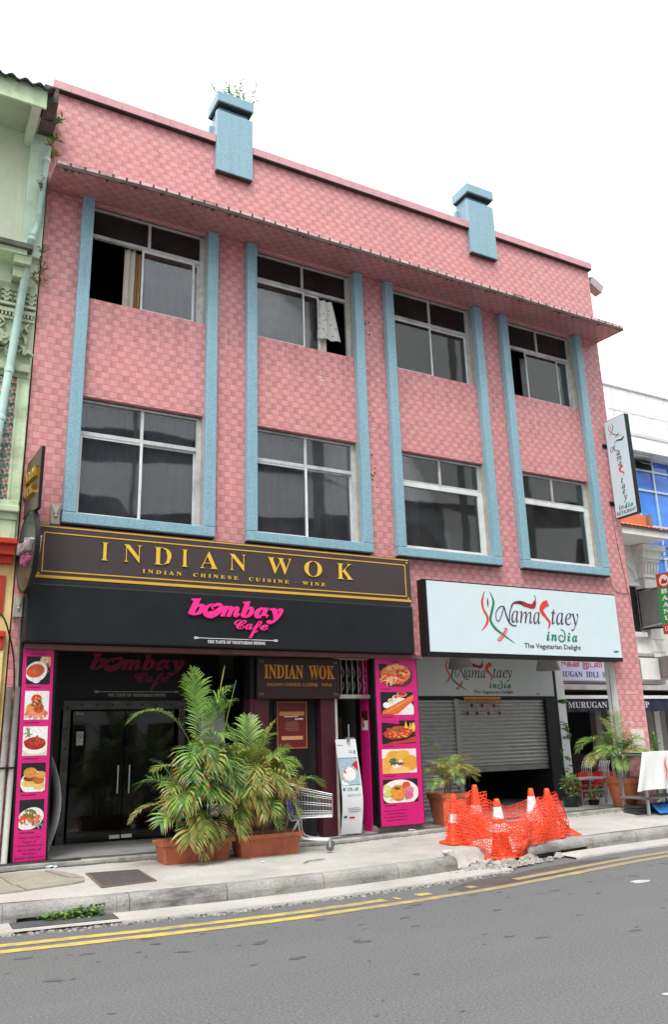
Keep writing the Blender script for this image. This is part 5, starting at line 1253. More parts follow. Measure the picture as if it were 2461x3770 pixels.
# ornate capital band (leaf scrolls, rosette, egg moulding)
def relief(cx0):
    mb = MB(); mb.m(GRN3); mf = front(-.06)
    mb.box(cx0-.42, cx0+.22, -.06, -.003, 6.52, 7.795)
    mb.box(cx0-.44, cx0+.235, -.12, -.061, 7.30, 7.36); mb.box(cx0-.44, cx0+.235, -.14, -.061, 7.40, 7.44); mb.box(cx0-.43, cx0+.23, -.10, -.061, 7.20, 7.24)
    for k in range(13): mb.box(cx0-.42+.05*k, cx0-.395+.05*k, -.115, -.061, 7.245, 7.295)
    for k in range(4):                                     # upright acanthus leaves
        x = cx0-.34+.17*k
        mb.stroke([(x, 7.45), (x, 7.60), (x, 7.76)], [.05, .09, .02], mf, 0, .05)
        for q in range(3):
            for s_ in (-1, 1): mb.stroke([(x, 7.47+.07*q), (x+.045*s_, 7.53+.07*q), (x+.065*s_, 7.50+.07*q)], [.02, .035, .012], mf, 0, .062+.004*q+.002*s_)
    rl = random.Random(int(cx0*100)+9)
    for k in range(26):                                    # running foliage, every leaf at its own angle
        x = cx0-.38+.55*rl.random(); z = 6.60+.56*rl.random(); a_ = rl.uniform(.3, 2.6); l_ = rl.uniform(.10, .19); bnd = rl.uniform(-1.2, 1.2)
        mb.stroke([(x, z), (x+l_*.55*math.cos(a_), z+l_*.55*math.sin(a_)), (x+l_*math.cos(a_+bnd), z+l_*math.sin(a_+bnd))], [.012, rl.uniform(.035, .06), .008], mf, 0, .03+.0022*k)
    cxr, czr = cx0-.22, 6.86                               # rosette
    for ring_, (r0, r1_, dd_) in enumerate(((.05, .13, .095), (.03, .08, .115))):
        for k in range(6):
            t_ = 2*math.pi*(k+.5*ring_)/6; mb.stroke([(cxr+r0*.3*math.cos(t_), czr+r0*.3*math.sin(t_)), (cxr+r1_*.6*math.cos(t_+.25), czr+r1_*.6*math.sin(t_+.25)), (cxr+r1_*math.cos(t_+.5), czr+r1_*math.sin(t_+.5))], [.03, .07*r1_/.13, .03], mf, 0, dd_+.002*k)
    mb.box(cx0-.43, cx0+.225, -.12, -.003, 6.46, 6.519); mb.box(cx0-.42, cx0+.215, -.16, -.003, 6.39, 6.459); mb.box(cx0-.41, cx0+.21, -.10, -.003, 6.32, 6.389)
    return obj('plaster_relief', mb, None, gh)
relief(1.07); relief(-1.6)
def flower_mat():
    m, t, b = _new('flower_tiles'); g = N(t, 'NewGeometry'); mp = N(t, 'Mapping'); t.links.new(g.outputs['Position'], mp.inputs[0])
    sp = N(t, 'SeparateXYZ'); t.links.new(mp.outputs[0], sp.inputs[0])
    u = math_n(t, 'SUBTRACT', math_n(t, 'FRACT', math_n(t, 'DIVIDE', math_n(t, 'ADD', sp.outputs[0], 10.06), .15)), .5); v = math_n(t, 'SUBTRACT', math_n(t, 'FRACT', math_n(t, 'DIVIDE', math_n(t, 'ADD', sp.outputs[2], 10.0), .15)), .5)
    r = math_n(t, 'SQRT', math_n(t, 'ADD', math_n(t, 'MULTIPLY', u, u), math_n(t, 'MULTIPLY', v, v))); a = math_n(t, 'ARCTAN2', v, u)
    pet = math_n(t, 'ADD', .30, math_n(t, 'MULTIPLY', math_n(t, 'SINE', math_n(t, 'MULTIPLY', a, 5)), .10))
    n1 = noise(t, g.outputs['Position'], 24, 3)
    base = ramp(t, n1, [(.42, H('#46584a')), (.5, H('#6d7f6a')), (.6, H('#8a8f98'))])
    c = mixc(t, math_n(t, 'LESS_THAN', r, pet), base, H('#c9c0b4')); c = mixc(t, math_n(t, 'LESS_THAN', r, .17), c, H('#c06a66'))
    t.links.new(c, b.inputs[0]); b.inputs['Roughness'].default_value = .3; return m
mb = MB(); FT = flower_mat()
for x in (1.16, -1.51):
    mb.m(FT); mb.box(x-.42, x-.018, -.07, -.003, 4.50, 6.30); mb.m(GRN2); mb.box(x-.0175, x+.145, -.085, -.003, 4.50, 6.319); mb.box(x-.02, x+.012, -.10, -.0855, 4.50, 6.30)
objs('flower_tile_panel', mb, None, gh)
mb = MB(); mb.m(GRN2)
for x in (1.305, -1.36):
    mb.box(x-.58, x-.005, -.12, -.003, 4.42, 4.499); mb.box(x-.60, x, -.17, -.003, 4.33, 4.419); mb.box(x-.58, x-.01, -.11, -.003, 4.23, 4.329); mb.box(x-.56, x-.02, -.09, -.003, 3.96, 4.229)
objs('pilaster_base', mb, None, gh, bevel=.012)
mb = MB(); mb.m(RDP)
mb.box(GX0, 1.31, -.22, -.003, 3.88, 3.955); mb.box(GX0, 1.295, -.16, -.003, 3.74, 3.879); mb.box(GX0, 1.285, -.10, -.003, 3.63, 3.739); mb.box(GX0, 1.27, -.12, -.003, 2.66, 2.74); mb.box(GX0, 1.25, -.09, -.003, 2.50, 2.659)
objs('red_moulding', mb, None, gh, bevel=.01)
mb = MB(); frame_rect(mb, .55, 1.22, 2.98, 3.48, .06, front(.002), .001, .03); frame_rect(mb, -1.4, .3, 2.98, 3.48, .06, front(.002), .001, .03); frame_rect(mb, .55, 1.10, .5, 2.2, .05, front(.002), .001, .03); obj('red_frame', mb, RDP, gh)
mb = MB(); mb.m(YLW); mb.box(1.02, 1.27, -.07, -.003, -.10, 2.499); obj('base_pier', mb, None, gh, bevel=.012)
for x in (-.45, -2.7):
    mb = MB(); mb.m(M('shutter_green', (.08, .16, .08), .6, var=.1)); mb.box(x-.4, x+.4, -.03, -.001, 4.9, 6.6)
    mb.m(GRN2); frame_rect(mb, x-.47, x+.47, 4.83, 6.67, .07, front(-.001), .001, .06); obj('shuttered_window', mb, None, gh)
dpipe = thing('drainpipe', 'pale green drainpipe slanting down the green house beside the pink wall', 'pipe', (1.2, -.2, 8))
PG = M('pipe_green', H('#b9d8cd'), .5, var=.08, dirt=H('#7f9a8c'), dirtamt=.4, dirts=2)
obj('pipe', MB().tube([(1.29, -.17, 10.20), (1.245, -.17, 8.95)], .045, 12), PG, dpipe, smooth_=True)
obj('pipe', MB().tube([(1.245, -.17, 8.95), (1.20, -.19, 8.66), (1.165, -.2, 8.56)], .048, 12).tube([(1.163, -.2, 8.56), (1.0, -.24, 6.2), (.93, -.25, 5.2), (.86, -.24, 4.0)], .055, 12), PG, dpipe, smooth_=True)
mb = MB()
for p in ((1.275, -.17, 9.95), (1.163, -.2, 8.5), (1.01, -.24, 6.32), (.965, -.245, 5.6)): mb.lathe(p, [(.056, -.03), (.064, -.02), (.064, .03), (.056, .04)], 14)
objs('collar', mb, PG, dpipe)
obj('tie_wire', MB().tube([(1.33, -.13, 9.9), (1.22, -.24, 9.93), (1.18, -.2, 9.8)], .005, 5).tube([(1.33, -.12, 8.86), (1.2, -.25, 8.82), (1.1, -.2, 8.75)], .005, 5).tube(smooth([(1.33, -.1, 9.35), (1.37, -.12, 9.1), (1.36, -.12, 8.9)], 4), .006, 5), STEEL, dpipe)

# ================================================================ WHITE SHOPHOUSE (right, set back)
WY = 4.0
WHT = M('white_wash', (.82, .82, .80), .8, var=.05, dirt=(.40, .40, .38), dirtamt=.35, dirts=2, streak=.18)
wh = thing('white_shophouse', 'white plastered two storey shophouse with red tile roof beyond the side opening', 'shophouse', (16, 8, 0))
mb = MB(); mb.m(WHT); mb.box(13.4, 17.05, WY, WY+.3, 2.5, 6.29); mb.box(17.95, 18.63, WY, WY+.3, 2.5, 6.29); mb.box(17.05, 17.95, WY, WY+.3, 2.5, 3.90); mb.box(17.05, 17.95, WY, WY+.3, 5.15, 6.29)
mb.box(18.35, 18.62, WY+.301, 12, -.3, 6.29); mb.box(13.4, 13.6, WY+.301, 12, -.3, 6.29); mb.box(13.6, 18.35, 11.8, 12, -.3, 6.29); mb.m(ROOM); mb.box(13.6, 18.45, WY+.31, 11.8, 2.6, 2.7); mb.box(13.6, 18.44, 8.0, 8.1, -.3, 2.59)
mb.box(13.6, 18.34, 6.5, 6.6, 2.71, 6.28)
obj('wall', mb, None, wh)
mb = MB(); mb.m(WHT); 
mb.box(18.14, 18.62, WY-.14, WY-.001, 2.62, 5.40)
for k in range(8): mb.box(18.12, 18.64, WY-.17, WY-.1405, 2.68+.34*k, 2.98+.34*k)
mb.box(18.06, 18.70, WY-.22, WY-.001, 5.401, 5.48); mb.box(18.10, 18.66, WY-.2, WY-.001, 5.481, 5.85); mb.box(18.02, 18.74, WY-.26, WY-.001, 5.851, 5.92); mb.box(17.95, 18.85, WY-.42, WY-.001, 6.14, 6.285); mb.box(18.02, 18.76, WY-.32, WY-.001, 5.921, 6.139)
for k in range(5):
    x = 18.13+.115*k; mb.stroke([(x, 5.50), (x+.03, 5.64), (x+.06, 5.76), (x+.02, 5.80)], [.03, .06, .05, .02], front(WY-.2), 0, .05)
obj('pilaster', mb, None, wh)
mb = MB(); mf = front(WY)
arch = [(17.05+.02+.45*(1-math.cos(t_)), 5.35+.45*math.sin(t_)) for t_ in np.linspace(0, math.pi, 12)]
mb.m(WHT); mb.stroke(arch, [.10], mf, .001, .06, 2); mb.stroke([(16.9, 5.2), (18.0, 5.2)], [.09], mf, .001, .08); mb.stroke([(16.9, 3.82), (18.05, 3.82)], [.12], mf, .001, .10)
mb.m(M('relief_grey', (.35, .35, .34), .9, var=.3)); 
for k in range(10): a = k*2.4; mb.stroke([(17.5+.05*math.cos(a), 5.5+.05*math.sin(a)), (17.5+.13*math.cos(a+.5), 5.5+.13*math.sin(a+.5))], [.03, .01], mf, .002+.0004*k, .03+.001*k)
mb.box(13.4, 18.9, WY-.16, WY-.001, 3.22, 3.30); mb.m(WHT); mb.box(13.4, 18.85, WY-.10, WY-.001, 3.301, 3.36)
obj('moulding', mb, None, wh)
mb = MB(); mb.m(BLACKM); mb.box(17.052, 17.948, WY+.02, WY+.06, 3.902, 5.148); mb.m(BLACK); 
for x in (17.06, 17.45): mb.box(x, x+.04, WY+.0, WY+.019, 3.902, 5.148)
wn_ = obj('window', mb, None, wh)
mb = MB(); mb.m(BLACK); a0 = Vector((17.93, WY-.02, 0)); dr = Vector((.34, -.52, 0))
def leaf(mb, f0, f1, z0, z1, th): 
    p, q_ = a0+dr*f0, a0+dr*f1; nn = Vector((dr.y, -dr.x, 0)).normalized()*th
    mb.obox((p+q_)/2+Vector((0, 0, (z0+z1)/2)), (q_-p)/2, nn, (0, 0, (z1-z0)/2))
leaf(mb, 0, 1, 3.95, 4.0, .018); leaf(mb, 0, 1, 5.02, 5.07, .018); leaf(mb, 0, .06, 4.0, 5.02, .018); leaf(mb, .94, 1, 4.0, 5.02, .018)
mb.m(M('leaf_glass', (.13, .15, .15), .12)); leaf(mb, .06, .94, 4.0, 5.02, .006); obj('open_casement', mb, None, wn_)
# roof
RT = M('red_roof_tile', H('#c46a4c'), .85, var=.25, vs=9, bmp=.3)
mb = MB(); mb.m(WHT); mb.box(13.4, 18.25, WY-1.05, WY+.2, 6.30, 6.475)
mb.m(M('eave_dark', (.14, .10, .09), .9)); mb.box(13.4, 18.35, WY-1.10, WY-.95, 6.476, 6.51)
obj('eave', mb, None, wh)
mb = MB(); mb.m(RT); n = 150; V = []
for i in range(n+1):
    x = 13.4+(20.2-13.4)*i/n; c = .03*abs(math.sin(x*math.pi/.16))
    q = max(0, x-18.4); V += [(x, WY-1.12+q*.8, 6.515+c+q*.30), (x, WY+1.4, 7.50+c)]
mb.add(V, [(2*i, 2*i+2, 2*i+3, 2*i+1) for i in range(n)]); mb.add([(13.4, WY-1.10, 6.50), (18.3, WY-1.10, 6.50), (18.3, WY+1.4, 7.45), (13.4, WY+1.4, 7.45)], [(0, 3, 2, 1)])
obj('roof', mb, None, wh)
mb = MB(); mb.m(M('orange_wall', H('#cf7a4e'), .8, var=.08)); mb.add([(17.3, WY+.5, 7.22), (19.35, WY+.5, 7.12), (19.35, WY+.5, 7.47), (17.6, WY+.5, 7.56)], [(0, 1, 2, 3)]); mb.box(17.4, 19.35, WY+.52, WY+1.3, 7.1, 7.46); mb.m(M('brown_frame', (.25, .17, .13), .8)); mb.box(19.351, 19.50, WY+.4, WY+1.3, 7.05, 7.5); mb.box(17.2, 19.35, WY+.42, WY+.499, 7.04, 7.11)
obj('roof_hatch', mb, None, wh)
# ground floor of the white house
mb = MB(); mb.m(M('canopy_slab', (.50, .48, .45), .85, var=.1, dirt=(.2, .19, .18), dirtamt=.5)); mb.box(13.2, 18.7, WY-.7, WY, 2.30, 2.42); mb.m(BLACKM); mb.box(13.2, 18.7, WY-.3, WY+.1, 2.18, 2.299)
obj('canopy_slab', mb, None, wh)
mb = MB(); mb.m(M('beige_pillar', (.30, .275, .24), .8, var=.1))
for x in (13.2, 16.15, 18.05, 18.55): mb.box(x, x+.22, WY+.3, WY+.5, -.3, 2.18)
mb.m(BLACKM); mb.box(13.2, 18.75, WY+2.2, WY+2.3, -.3, 2.3)
objs('pillar', mb, None, wh)
mb = MB(); mb.m(M('brown_low_wall', (.055, .035, .030), .7, var=.2)); mb.box(13.2, 18.6, WY+1.6, WY+1.7, -.3, .75); obj('low_wall', mb, None, wh)
# awning
aw = thing('awning', 'navy awning with white lettering over the red chairs', 'awning', (16, 3.6, 2))
NAVY = M('navy_cloth', H('#20243a'), .8, var=.12); AY = 3.35
mb = MB(); mb.m(NAVY); mb.add([(13.2, WY, 2.36), (18.36, WY, 2.36), (18.36, AY, 2.12), (13.2, AY, 2.12)], [(0, 3, 2, 1)])
n = 104; V = []
for i in range(n+1):
    x = 13.2+5.16*i/n; s_ = abs(math.sin(x*math.pi/.20)); V += [(x, AY, 2.085), (x+.01*math.sin(x*9), AY-.01+.02*math.sin(x*14), 1.80-.035*s_)]
mb.add(V, [(2*i, 2*i+1, 2*i+3, 2*i+2) for i in range(n)]); obj('cloth', mb, None, aw)
obj('bar', MB().box(13.2, 18.36, AY-.03, AY+.02, 2.085, 2.165), WHT, aw)
mb = MB(); put_text(mb, M('awning_white', (.62, .62, .60), .7), serifb('MURUGAN  IDLI  SHOP'), (14.29, 17.05, 1.865, 2.012), front(AY-.03), .001, .006); obj('lettering', mb, None, aw)
# green awning further along
aw2 = thing('awning', 'green edge of a neighbouring awning at the far right', 'awning', (19.5, 3.6, 2.1))
mb = MB(); mb.m(M('green_cloth', H('#1f7a5c'), .8)); mb.add([(18.45, WY, 2.42), (22, WY, 2.42), (22, 3.3, 2.20), (18.45, 3.3, 2.20)], [(0, 3, 2, 1)]); mb.m(WHT); mb.box(18.45, 22, 3.27, 3.32, 2.10, 2.199); obj('cloth', mb, None, aw2)
mb = MB(); mb.m(WHT); mb.box(18.85, 22, WY+1.2, WY+1.4, 2.3, 5); mb.m(ROOM); mb.box(18.85, 22, WY+1.3, WY+1.4, -.3, 2.3); obj('wall', mb, None, aw2)
# light box sign with Tamil and English lettering
lb = thing('signboard', 'pale lilac light box sign with red and navy lettering, seen through the opening', 'signboard', (15.5, 3.9, 2.5))
obj('case', MB().box(13.5, 17.35, WY-.32, WY-.165, 2.53, 3.13), M('lilac_face', H('#c9c8e6'), .4, var=.03), lb)
mb = MB(); frame_rect(mb, 13.5, 17.35, 2.53, 3.13, .03, front(WY-.32), .0005, .008); obj('rim', mb, M('rim_grey', (.35, .35, .36), .5), lb)
mb = MB(); mf = front(WY-.32); put_text(mb, M('tamil_red', H('#b81f2a'), .5), 'முருகன் இட்லி கடை', (14.18, 16.60, 2.82, 3.045), mf, .001, .006, bold=.012)
put_text(mb, M('navy_letters', H('#2a3560'), .5), serifb('MURUGAN  IDLI  SHOP'), (14.15, 16.48, 2.63, 2.77), mf, .001, .006); obj('lettering', mb, None, lb)
# chef box sign and tall green sign at the far right
rb = thing('signboard', 'red and white light box with a round emblem, below the white shophouse ledge', 'signboard', (19, 3.3, 2.7))
obj('case', MB().box(18.10, 18.38, 3.25, 3.95, 2.66, 3.20), M('case_grey', (.30, .27, .25), .5), rb)
obj('face', MB().box(18.3805, 19.3, 3.22, 3.40, 2.70, 3.16), M('emblem_red', H('#c8432f'), .5), rb)
mb = MB(); mf = front(3.22); mb.m(WHITE).prism([(18.66+.20*math.cos(t_), 2.94+.21*math.sin(t_)) for t_ in np.linspace(0, 6.2, 24)], mf, .001, .004); mb.m(M('emblem_dark_red', H('#b02424'), .5)).prism([(18.52, 2.78), (18.80, 2.76), (18.80, 2.86), (18.73, 2.93), (18.69, 3.02), (18.62, 3.02), (18.60, 2.92)], mf, .0045, .007); obj('emblem', mb, None, rb)
obj('white_panel', MB().box(16.9, 18.05, WY-.32, WY-.2, 2.60, 3.16), WHT, rb)
gs = thing('projecting_sign', 'tall green projecting sign with white block letters at the right edge', 'sign', (17.6, 2.6, 3.7))
obj('board', MB().box(17.60, 17.68, 2.30, 3.02, 3.70, 5.28), M('sign_green', H('#2f9a4a'), .5, var=.05), gs)
mb = MB(); mf = left_face(17.60); mb.m(M('panel_red', H('#c83a2a'), .5)); mb.prism([(-3.01, 4.90), (-2.31, 4.90), (-2.31, 5.27), (-3.01, 5.27)], mf, .001, .004); mb.prism([(-3.01, 3.71), (-2.31, 3.71), (-2.31, 3.95), (-3.01, 3.95)], mf, .001, .004)
mb.m(WHITE).prism([(-2.78+.15*math.cos(t_), 5.08+.15*math.sin(t_)) for t_ in np.linspace(0, 6.2, 20)], mf, .0045, .006); mb.m(M('emblem_dark_red', H('#b02424'), .5)).prism([(-2.88, 5.0), (-2.70, 4.99), (-2.66, 5.10), (-2.74, 5.07), (-2.80, 5.14), (-2.86, 5.08)], mf, .0065, .008)
for k, c in enumerate('BAANU'): put_text(mb, WHITE, serifb(c), (-2.93, -2.72, 4.74-.175*k, 4.86-.175*k), mf, .001, .006, bold=.02)
put_text(mb, WHITE, 'பானு', (-2.94, -2.62, 3.77, 3.90), mf, .0045, .007, bold=.01)
obj('lettering', mb, None, gs)
obj('bracket', MB().tube([(17.64, 3.0, 4.0), (17.9, WY, 4.0)], .02, 6).tube([(17.64, 3.0, 4.95), (17.9, WY, 4.95)], .02, 6), STEEL, gs)

# ================================================================ BLUE GLASS OFFICE
gb = thing('office_building', 'office building with bright blue glass and a white panelled top, at the far right', 'office building', (30, 14, 0))
CLAD = M('white_cladding', (.84, .86, .86), .5, var=.04, dirt=(.5, .5, .48), dirtamt=.3, dirts=.6, streak=.12); SEAM = M('panel_seam', (.56, .57, .57), .7)
GY = 8.0
mb = MB(); mb.m(CLAD); mb.box(20.5, 44, GY-.35, GY+20, 11.9, 13.62); mb.box(20.5, 44, GY-.55, GY-.3505, 11.12, 11.62); mb.box(20.5, 44, GY-.30, GY+20, 11.05, 11.8995)
mb.m(SEAM); mb.box(20.5, 44, GY-.40, GY-.33, 13.60, 13.66); mb.box(20.5, 44, GY-.352, GY-.3, 12.64, 12.70); mb.box(20.5, 44, GY-.37, GY-.34, 11.80, 11.90)
for k in range(24): mb.box(21.3+.95*k, 21.325+.95*k, GY-.353, GY-.3, 11.9, 13.6)
mb.m(CLAD)
for k in range(24): mb.box(21.35+.95*k, 21.5+.95*k, GY-.37, GY-.351, 12.66, 12.76)
obj('parapet', mb, None, gb)
def blue_mat():
    m, t, b = _new('blue_glass'); co = objco(t, (.35, 1, 1.4)); n1 = noise(t, co, .9, 4)
    c = ramp(t, n1, [(.35, (.008, .085, .45)), (.5, (.015, .16, .68)), (.68, (.04, .26, .82))]); t.links.new(c, b.inputs[0]); b.inputs['Roughness'].default_value = .08; b.inputs['Specular IOR Level'].default_value = .6; return m
mb = MB(); mb.box(20.5, 44, GY, GY+20, -.3, 11.04); obj('glazing', mb, blue_mat(), gb)
mb = MB()
for k in range(25): mb.box(21.42+.95*k, 21.49+.95*k, GY-.06, GY-.001, -.3, 11.04)
for z in (10.58, 9.80, 8.45, 7.26, 6.48, 5.2, 3.9): mb.box(20.5, 44, GY-.055, GY-.002, z, z+.07)
obj('mullion', mb, M('pale_blue_frame', (.50, .62, .68), .4, .3, var=.05), gb)
mb = MB(); mb.m(M('grey_pane', (.20, .22, .24), .2)); mb.add([(23.4, GY-.03, 11.0), (24.22, GY-.03, 11.0), (24.22, GY-.40, 10.72), (23.4, GY-.40, 10.72)], [(0, 1, 2, 3), (3, 2, 1, 0)]); mb.m(BLACKM); mb.box(23.42, 24.28, GY-.03, GY-.001, 10.66, 11.03); obj('open_vent_window', mb, None, gb)
obj('drainpipe', MB().tube([(21.35, GY-.55, -.3), (21.35, GY-.55, 13.1), (21.3, GY-.4, 13.45)], .28, 14), CLAD, gb, smooth_=True)

# ================================================================ ACROSS THE STREET (behind the camera, seen in the panes)
op = thing('opposite_building', 'grey building row across the street, mirrored in the window panes', 'building', (8, -26, 0))
OW = M('opp_white', (.84, .84, .82), .8, var=.10, streak=.35); OD = M('opp_dark', (.14, .14, .14), .8, var=.2)
mb = MB(); mb.m(OW); mb.box(-30, -9, -34, -24, -.4, 8.5); mb.box(-8, 72, -27, -22.5, -.4, 7.2)
mb.m(OD); mb.box(-9, 75, -44, -33.5, -.4, 33)
obj('wall', mb, None, op)
mb = MB(); mb.m(OW); n = 70
for k, (z0, z1, bul) in enumerate(((9.0, 13.2, .0), (14.4, 17.4, 1.2), (18.2, 21.6, .6), (22.0, 25.2, 1.4), (26.4, 33.0, .4))):
    V = []
    for i in range(n+1):
        x = -9+84*i/n; y = -32.6+bul*math.sin(math.pi*i/n*3.0)+.4*math.sin(i*.7+k); sk = .8*math.sin(i*.21+k*2)
        V += [(x, y, z0+sk), (x, y, z1+sk)]
    mb.add(V, [(2*i, 2*i+1, 2*i+3, 2*i+2) for i in range(n)])
mb.m(OD)
for k in range(14): mb.box(-6.5+5.7*k, -6.3+5.7*k+.25*(k%3), -30.9, -30.7, 9.0, 33)
obj('balcony_band', mb, None, op)
mb = MB(); mb.m(M('opp_roof', (.030, .028, .027), .9))
for x0, x1, zt in ((-8, 3, 12.4), (3.2, 11, 12.9), (11.2, 19, 11.6), (19.2, 29, 13.4), (29.2, 38, 11.2), (38.2, 50, 13.8), (50.2, 72, 12.2)): 
    xm = (x0+x1)/2; mb.add([(x0, -21.8, 7.2), (x1, -21.8, 7.2), (x1-2.2, -26, zt), (x0+.8, -26, zt), (x0, -27, 7.2), (x1, -27, 7.2)], [(0, 1, 2, 3), (0, 3, 4), (1, 5, 2), (3, 2, 5, 4)])
obj('roof', mb, None, op)
mb = MB(); mb.m(M('opp_window', (.03, .03, .035), .2))
for k in range(15): mb.box(-7+2.2*k, -5.6+2.2*k, -22.49, -22.4, 3.4, 5.2); mb.box(-7+2.2*k, -5.4+2.2*k, -22.49, -22.4, -.3, 2.3)
obj('window', mb, None, op)
# ================================================================ PLANTS
def leaf_mat(name, a, b_):
    m, t, b = _new(name); out = [n for n in t.nodes if n.type == 'OUTPUT_MATERIAL'][0]
    co = objco(t); oi = N(t, 'ObjectInfo')
    f = math_n(t, 'ADD', math_n(t, 'MULTIPLY', noise(t, co, 14, 3), .8), math_n(t, 'MULTIPLY', oi.outputs['Random'], .2))
    c = ramp(t, f, [(.3, a), (.7, b_)]); t.links.new(c, b.inputs[0]); b.inputs['Roughness'].default_value = .42
    tr = N(t, 'BsdfTranslucent'); t.links.new(c, tr.inputs[0]); mx = N(t, 'MixShader'); mx.inputs[0].default_value = .28
    t.links.new(b.outputs[0], mx.inputs[1]); t.links.new(tr.outputs[0], mx.inputs[2]); t.links.new(mx.outputs[0], out.inputs[0]); return m
LG = leaf_mat('leaf_green', (.085, .20, .035), (.22, .40, .09)); LB = leaf_mat('leaf_bright', (.20, .40, .06), (.36, .56, .12))
LD = leaf_mat('leaf_deep', (.03, .09, .035), (.08, .19, .075)); LO = leaf_mat('leaf_olive', (.20, .27, .055), (.40, .45, .12))
LY = leaf_mat('leaf_yellow', (.38, .32, .08), (.60, .52, .18)); LR = leaf_mat('leaf_orange', (.42, .19, .05), (.62, .34, .12)); LBR = leaf_mat('leaf_brown', (.16, .085, .04), (.30, .17, .09))
STEM = leaf_mat('palm_stem', (.16, .19, .06), (.30, .30, .12))
PR = random.Random(5)
def frond(parent, p0, az, el, L, droop, W=.22, pal=(LG,), stalk=.22, n=22, twist=0, rw=.006, tipmat=None, stemmat=None):
    r = PR; mb = MB(); mb.m(stemmat or STEM); N_ = 14
    d = Vector((math.cos(az)*math.cos(el), math.sin(az)*math.cos(el), math.sin(el))); p = Vector(p0); pts = [p.copy()]; ds = L/N_; sidew = r.uniform(-.25, .25)
    for i in range(N_):
        f = (i+1)/N_; d.z -= droop*ds*(.4+1.6*f)
        d += Vector((-math.sin(az), math.cos(az), 0))*sidew*ds*f; d.normalize(); p = p+d*ds; pts.append(p.copy())
    mb.tube(pts, [rw*(1-.75*i/N_) for i in range(N_+1)], 4)
    def at(f):
        q = f*N_; i = min(N_-1, int(q)); return pts[i].lerp(pts[i+1], q-i), (pts[i+1]-pts[i]).normalized()
    n = int(n*.92)
    for i in range(n):
        f = stalk+(1-stalk)*(i+.5)/n; g = (i+.5)/n
        l = W*(.30+1.1*math.sin(math.pi*min(1, .16+.80*g)))*r.uniform(.85, 1.1)
        c, tn = at(f); up = Vector((0, 0, 1)); side = tn.cross(up)
        if side.length < .2: side = Vector((math.sin(az), -math.cos(az), 0))
        side.normalize(); nrm = side.cross(tn).normalized()
        if twist: side, nrm = side*math.cos(twist)+nrm*math.sin(twist), nrm*math.cos(twist)-side*math.sin(twist)
        for s_ in (-1, 1):
            fw = .55+.75*g+r.uniform(-.08, .08)
            dv = (side*s_+tn*fw+nrm*(.28+r.uniform(-.08, .08))).normalized()
            w_ = .0092*(.6+.6*math.sin(math.pi*g))*(W/.22)**.5; k = tn.cross(dv).normalized(); wv = dv.cross(k).normalized()*w_
            a = c; q1 = c+dv*l*.4; g_ = Vector((0, 0, -1)); q2 = c+dv*l*.75+g_*l*.10*r.uniform(.6, 1.5); q3 = c+dv*l+g_*l*.30*r.uniform(.6, 1.4)
            m_ = r.choice(pal); mb.m(m_)
            mb.add([a-wv*.4, a+wv*.4, q1-wv, q1+wv, q2-wv*.75, q2+wv*.75, q3], [(0, 2, 3, 1), (2, 4, 5, 3)])
            if tipmat and r.random() < .75: mb.m(tipmat)
            o = len(mb.v); mb.f.append([o-3, o-1, o-2]); mb.mi.append(mb.cur)
    return obj('frond', mb, None, parent, smooth_=False)
def stem(parent, p0, p1, r0, r1, mat=None, bend=.03):
    a, b_ = Vector(p0), Vector(p1); m_ = (a+b_)/2+Vector((PR.uniform(-bend, bend), PR.uniform(-bend, bend), 0))
    return obj('stem', MB().tube(smooth([a, m_, b_], 4), [r0+(r1-r0)*i/8 for i in range(9)], 7), mat or STEM, parent, smooth_=True)
def trough(parent, cx, cy, z0, L, D, Hh, back=True):
    mb = MB(); hb, db = L*.43, D*.40; ht, dt = L*.47, D*.46; zt = z0+Hh
    def ring(a, b_, z): return [(cx-a, cy-b_, z), (cx+a, cy-b_, z), (cx+a, cy+b_, z), (cx-a, cy+b_, z)]
    R_ = [ring(hb, db, z0), ring(hb, db, z0+.02), ring(ht, dt, zt-.055), ring(ht+.03, dt+.025, zt-.05), ring(ht+.035, dt+.03, zt), ring(ht+.01, dt+.005, zt), ring(ht-.005, dt-.01, zt-.05)]
    V = [p for q in R_ for p in q]; F = [(4*i+k, 4*i+(k+1) % 4, 4*i+4+(k+1) % 4, 4*i+4+k) for i in range(len(R_)-1) for k in range(4)]+[(3, 2, 1, 0)]
    mb.add(V, F)
    n = int(L/.032)                                  # ribs on the long sides
    for i in range(n):
        f = (i+.5)/n*2-1
        for s_ in (-1, 1):
            p = Vector((cx+f*hb*.96, cy+s_*(db+.001), z0+.03)); q = Vector((cx+f*ht*.96, cy+s_*(dt+.001), zt-.065)); mb.obox((p+q)/2, (.0085, 0, 0), (0, .006, 0), (q-p)/2)
    obj('planter', mb, TERRA, parent, bevel=.004)
    mb = MB(); V = [(cx+a*(ht-.006), cy+b_*(dt-.012), zt-.055+.02*PR.random()) for b_ in (-1, -.3, .3, 1) for a in np.linspace(-1, 1, 9)]
    mb.add(V, [(j*9+i, j*9+i+1, j*9+i+10, j*9+i+9) for j in range(3) for i in range(8)]); obj('soil', mb, SOIL, parent)
P_L = thing('potted_palm', 'tall bright green palm with dead fronds in a left terracotta trough', 'potted palm', (3.66, -.72, -.18), 'palms in terracotta troughs')
trough(P_L, 3.66, -.70, -.185, .96, .38, .285)
P_R = thing('potted_palm', 'yellowing palm in the ribbed terracotta trough beside the shopping trolley', 'potted palm', (4.68, -.72, -.18), 'palms in terracotta troughs')
trough(P_R, 4.66, -.72, -.185, .92, .38, .285)
A = math.radians
GP_ = (LG, LG, LG, LB, LD); GB = (LB, LB, LG); GD = (LD, LD, LG); GO = (LO, LO, LG, LY); YO = (LY, LO, LO, LR); OR = (LR, LY, LY, LO)
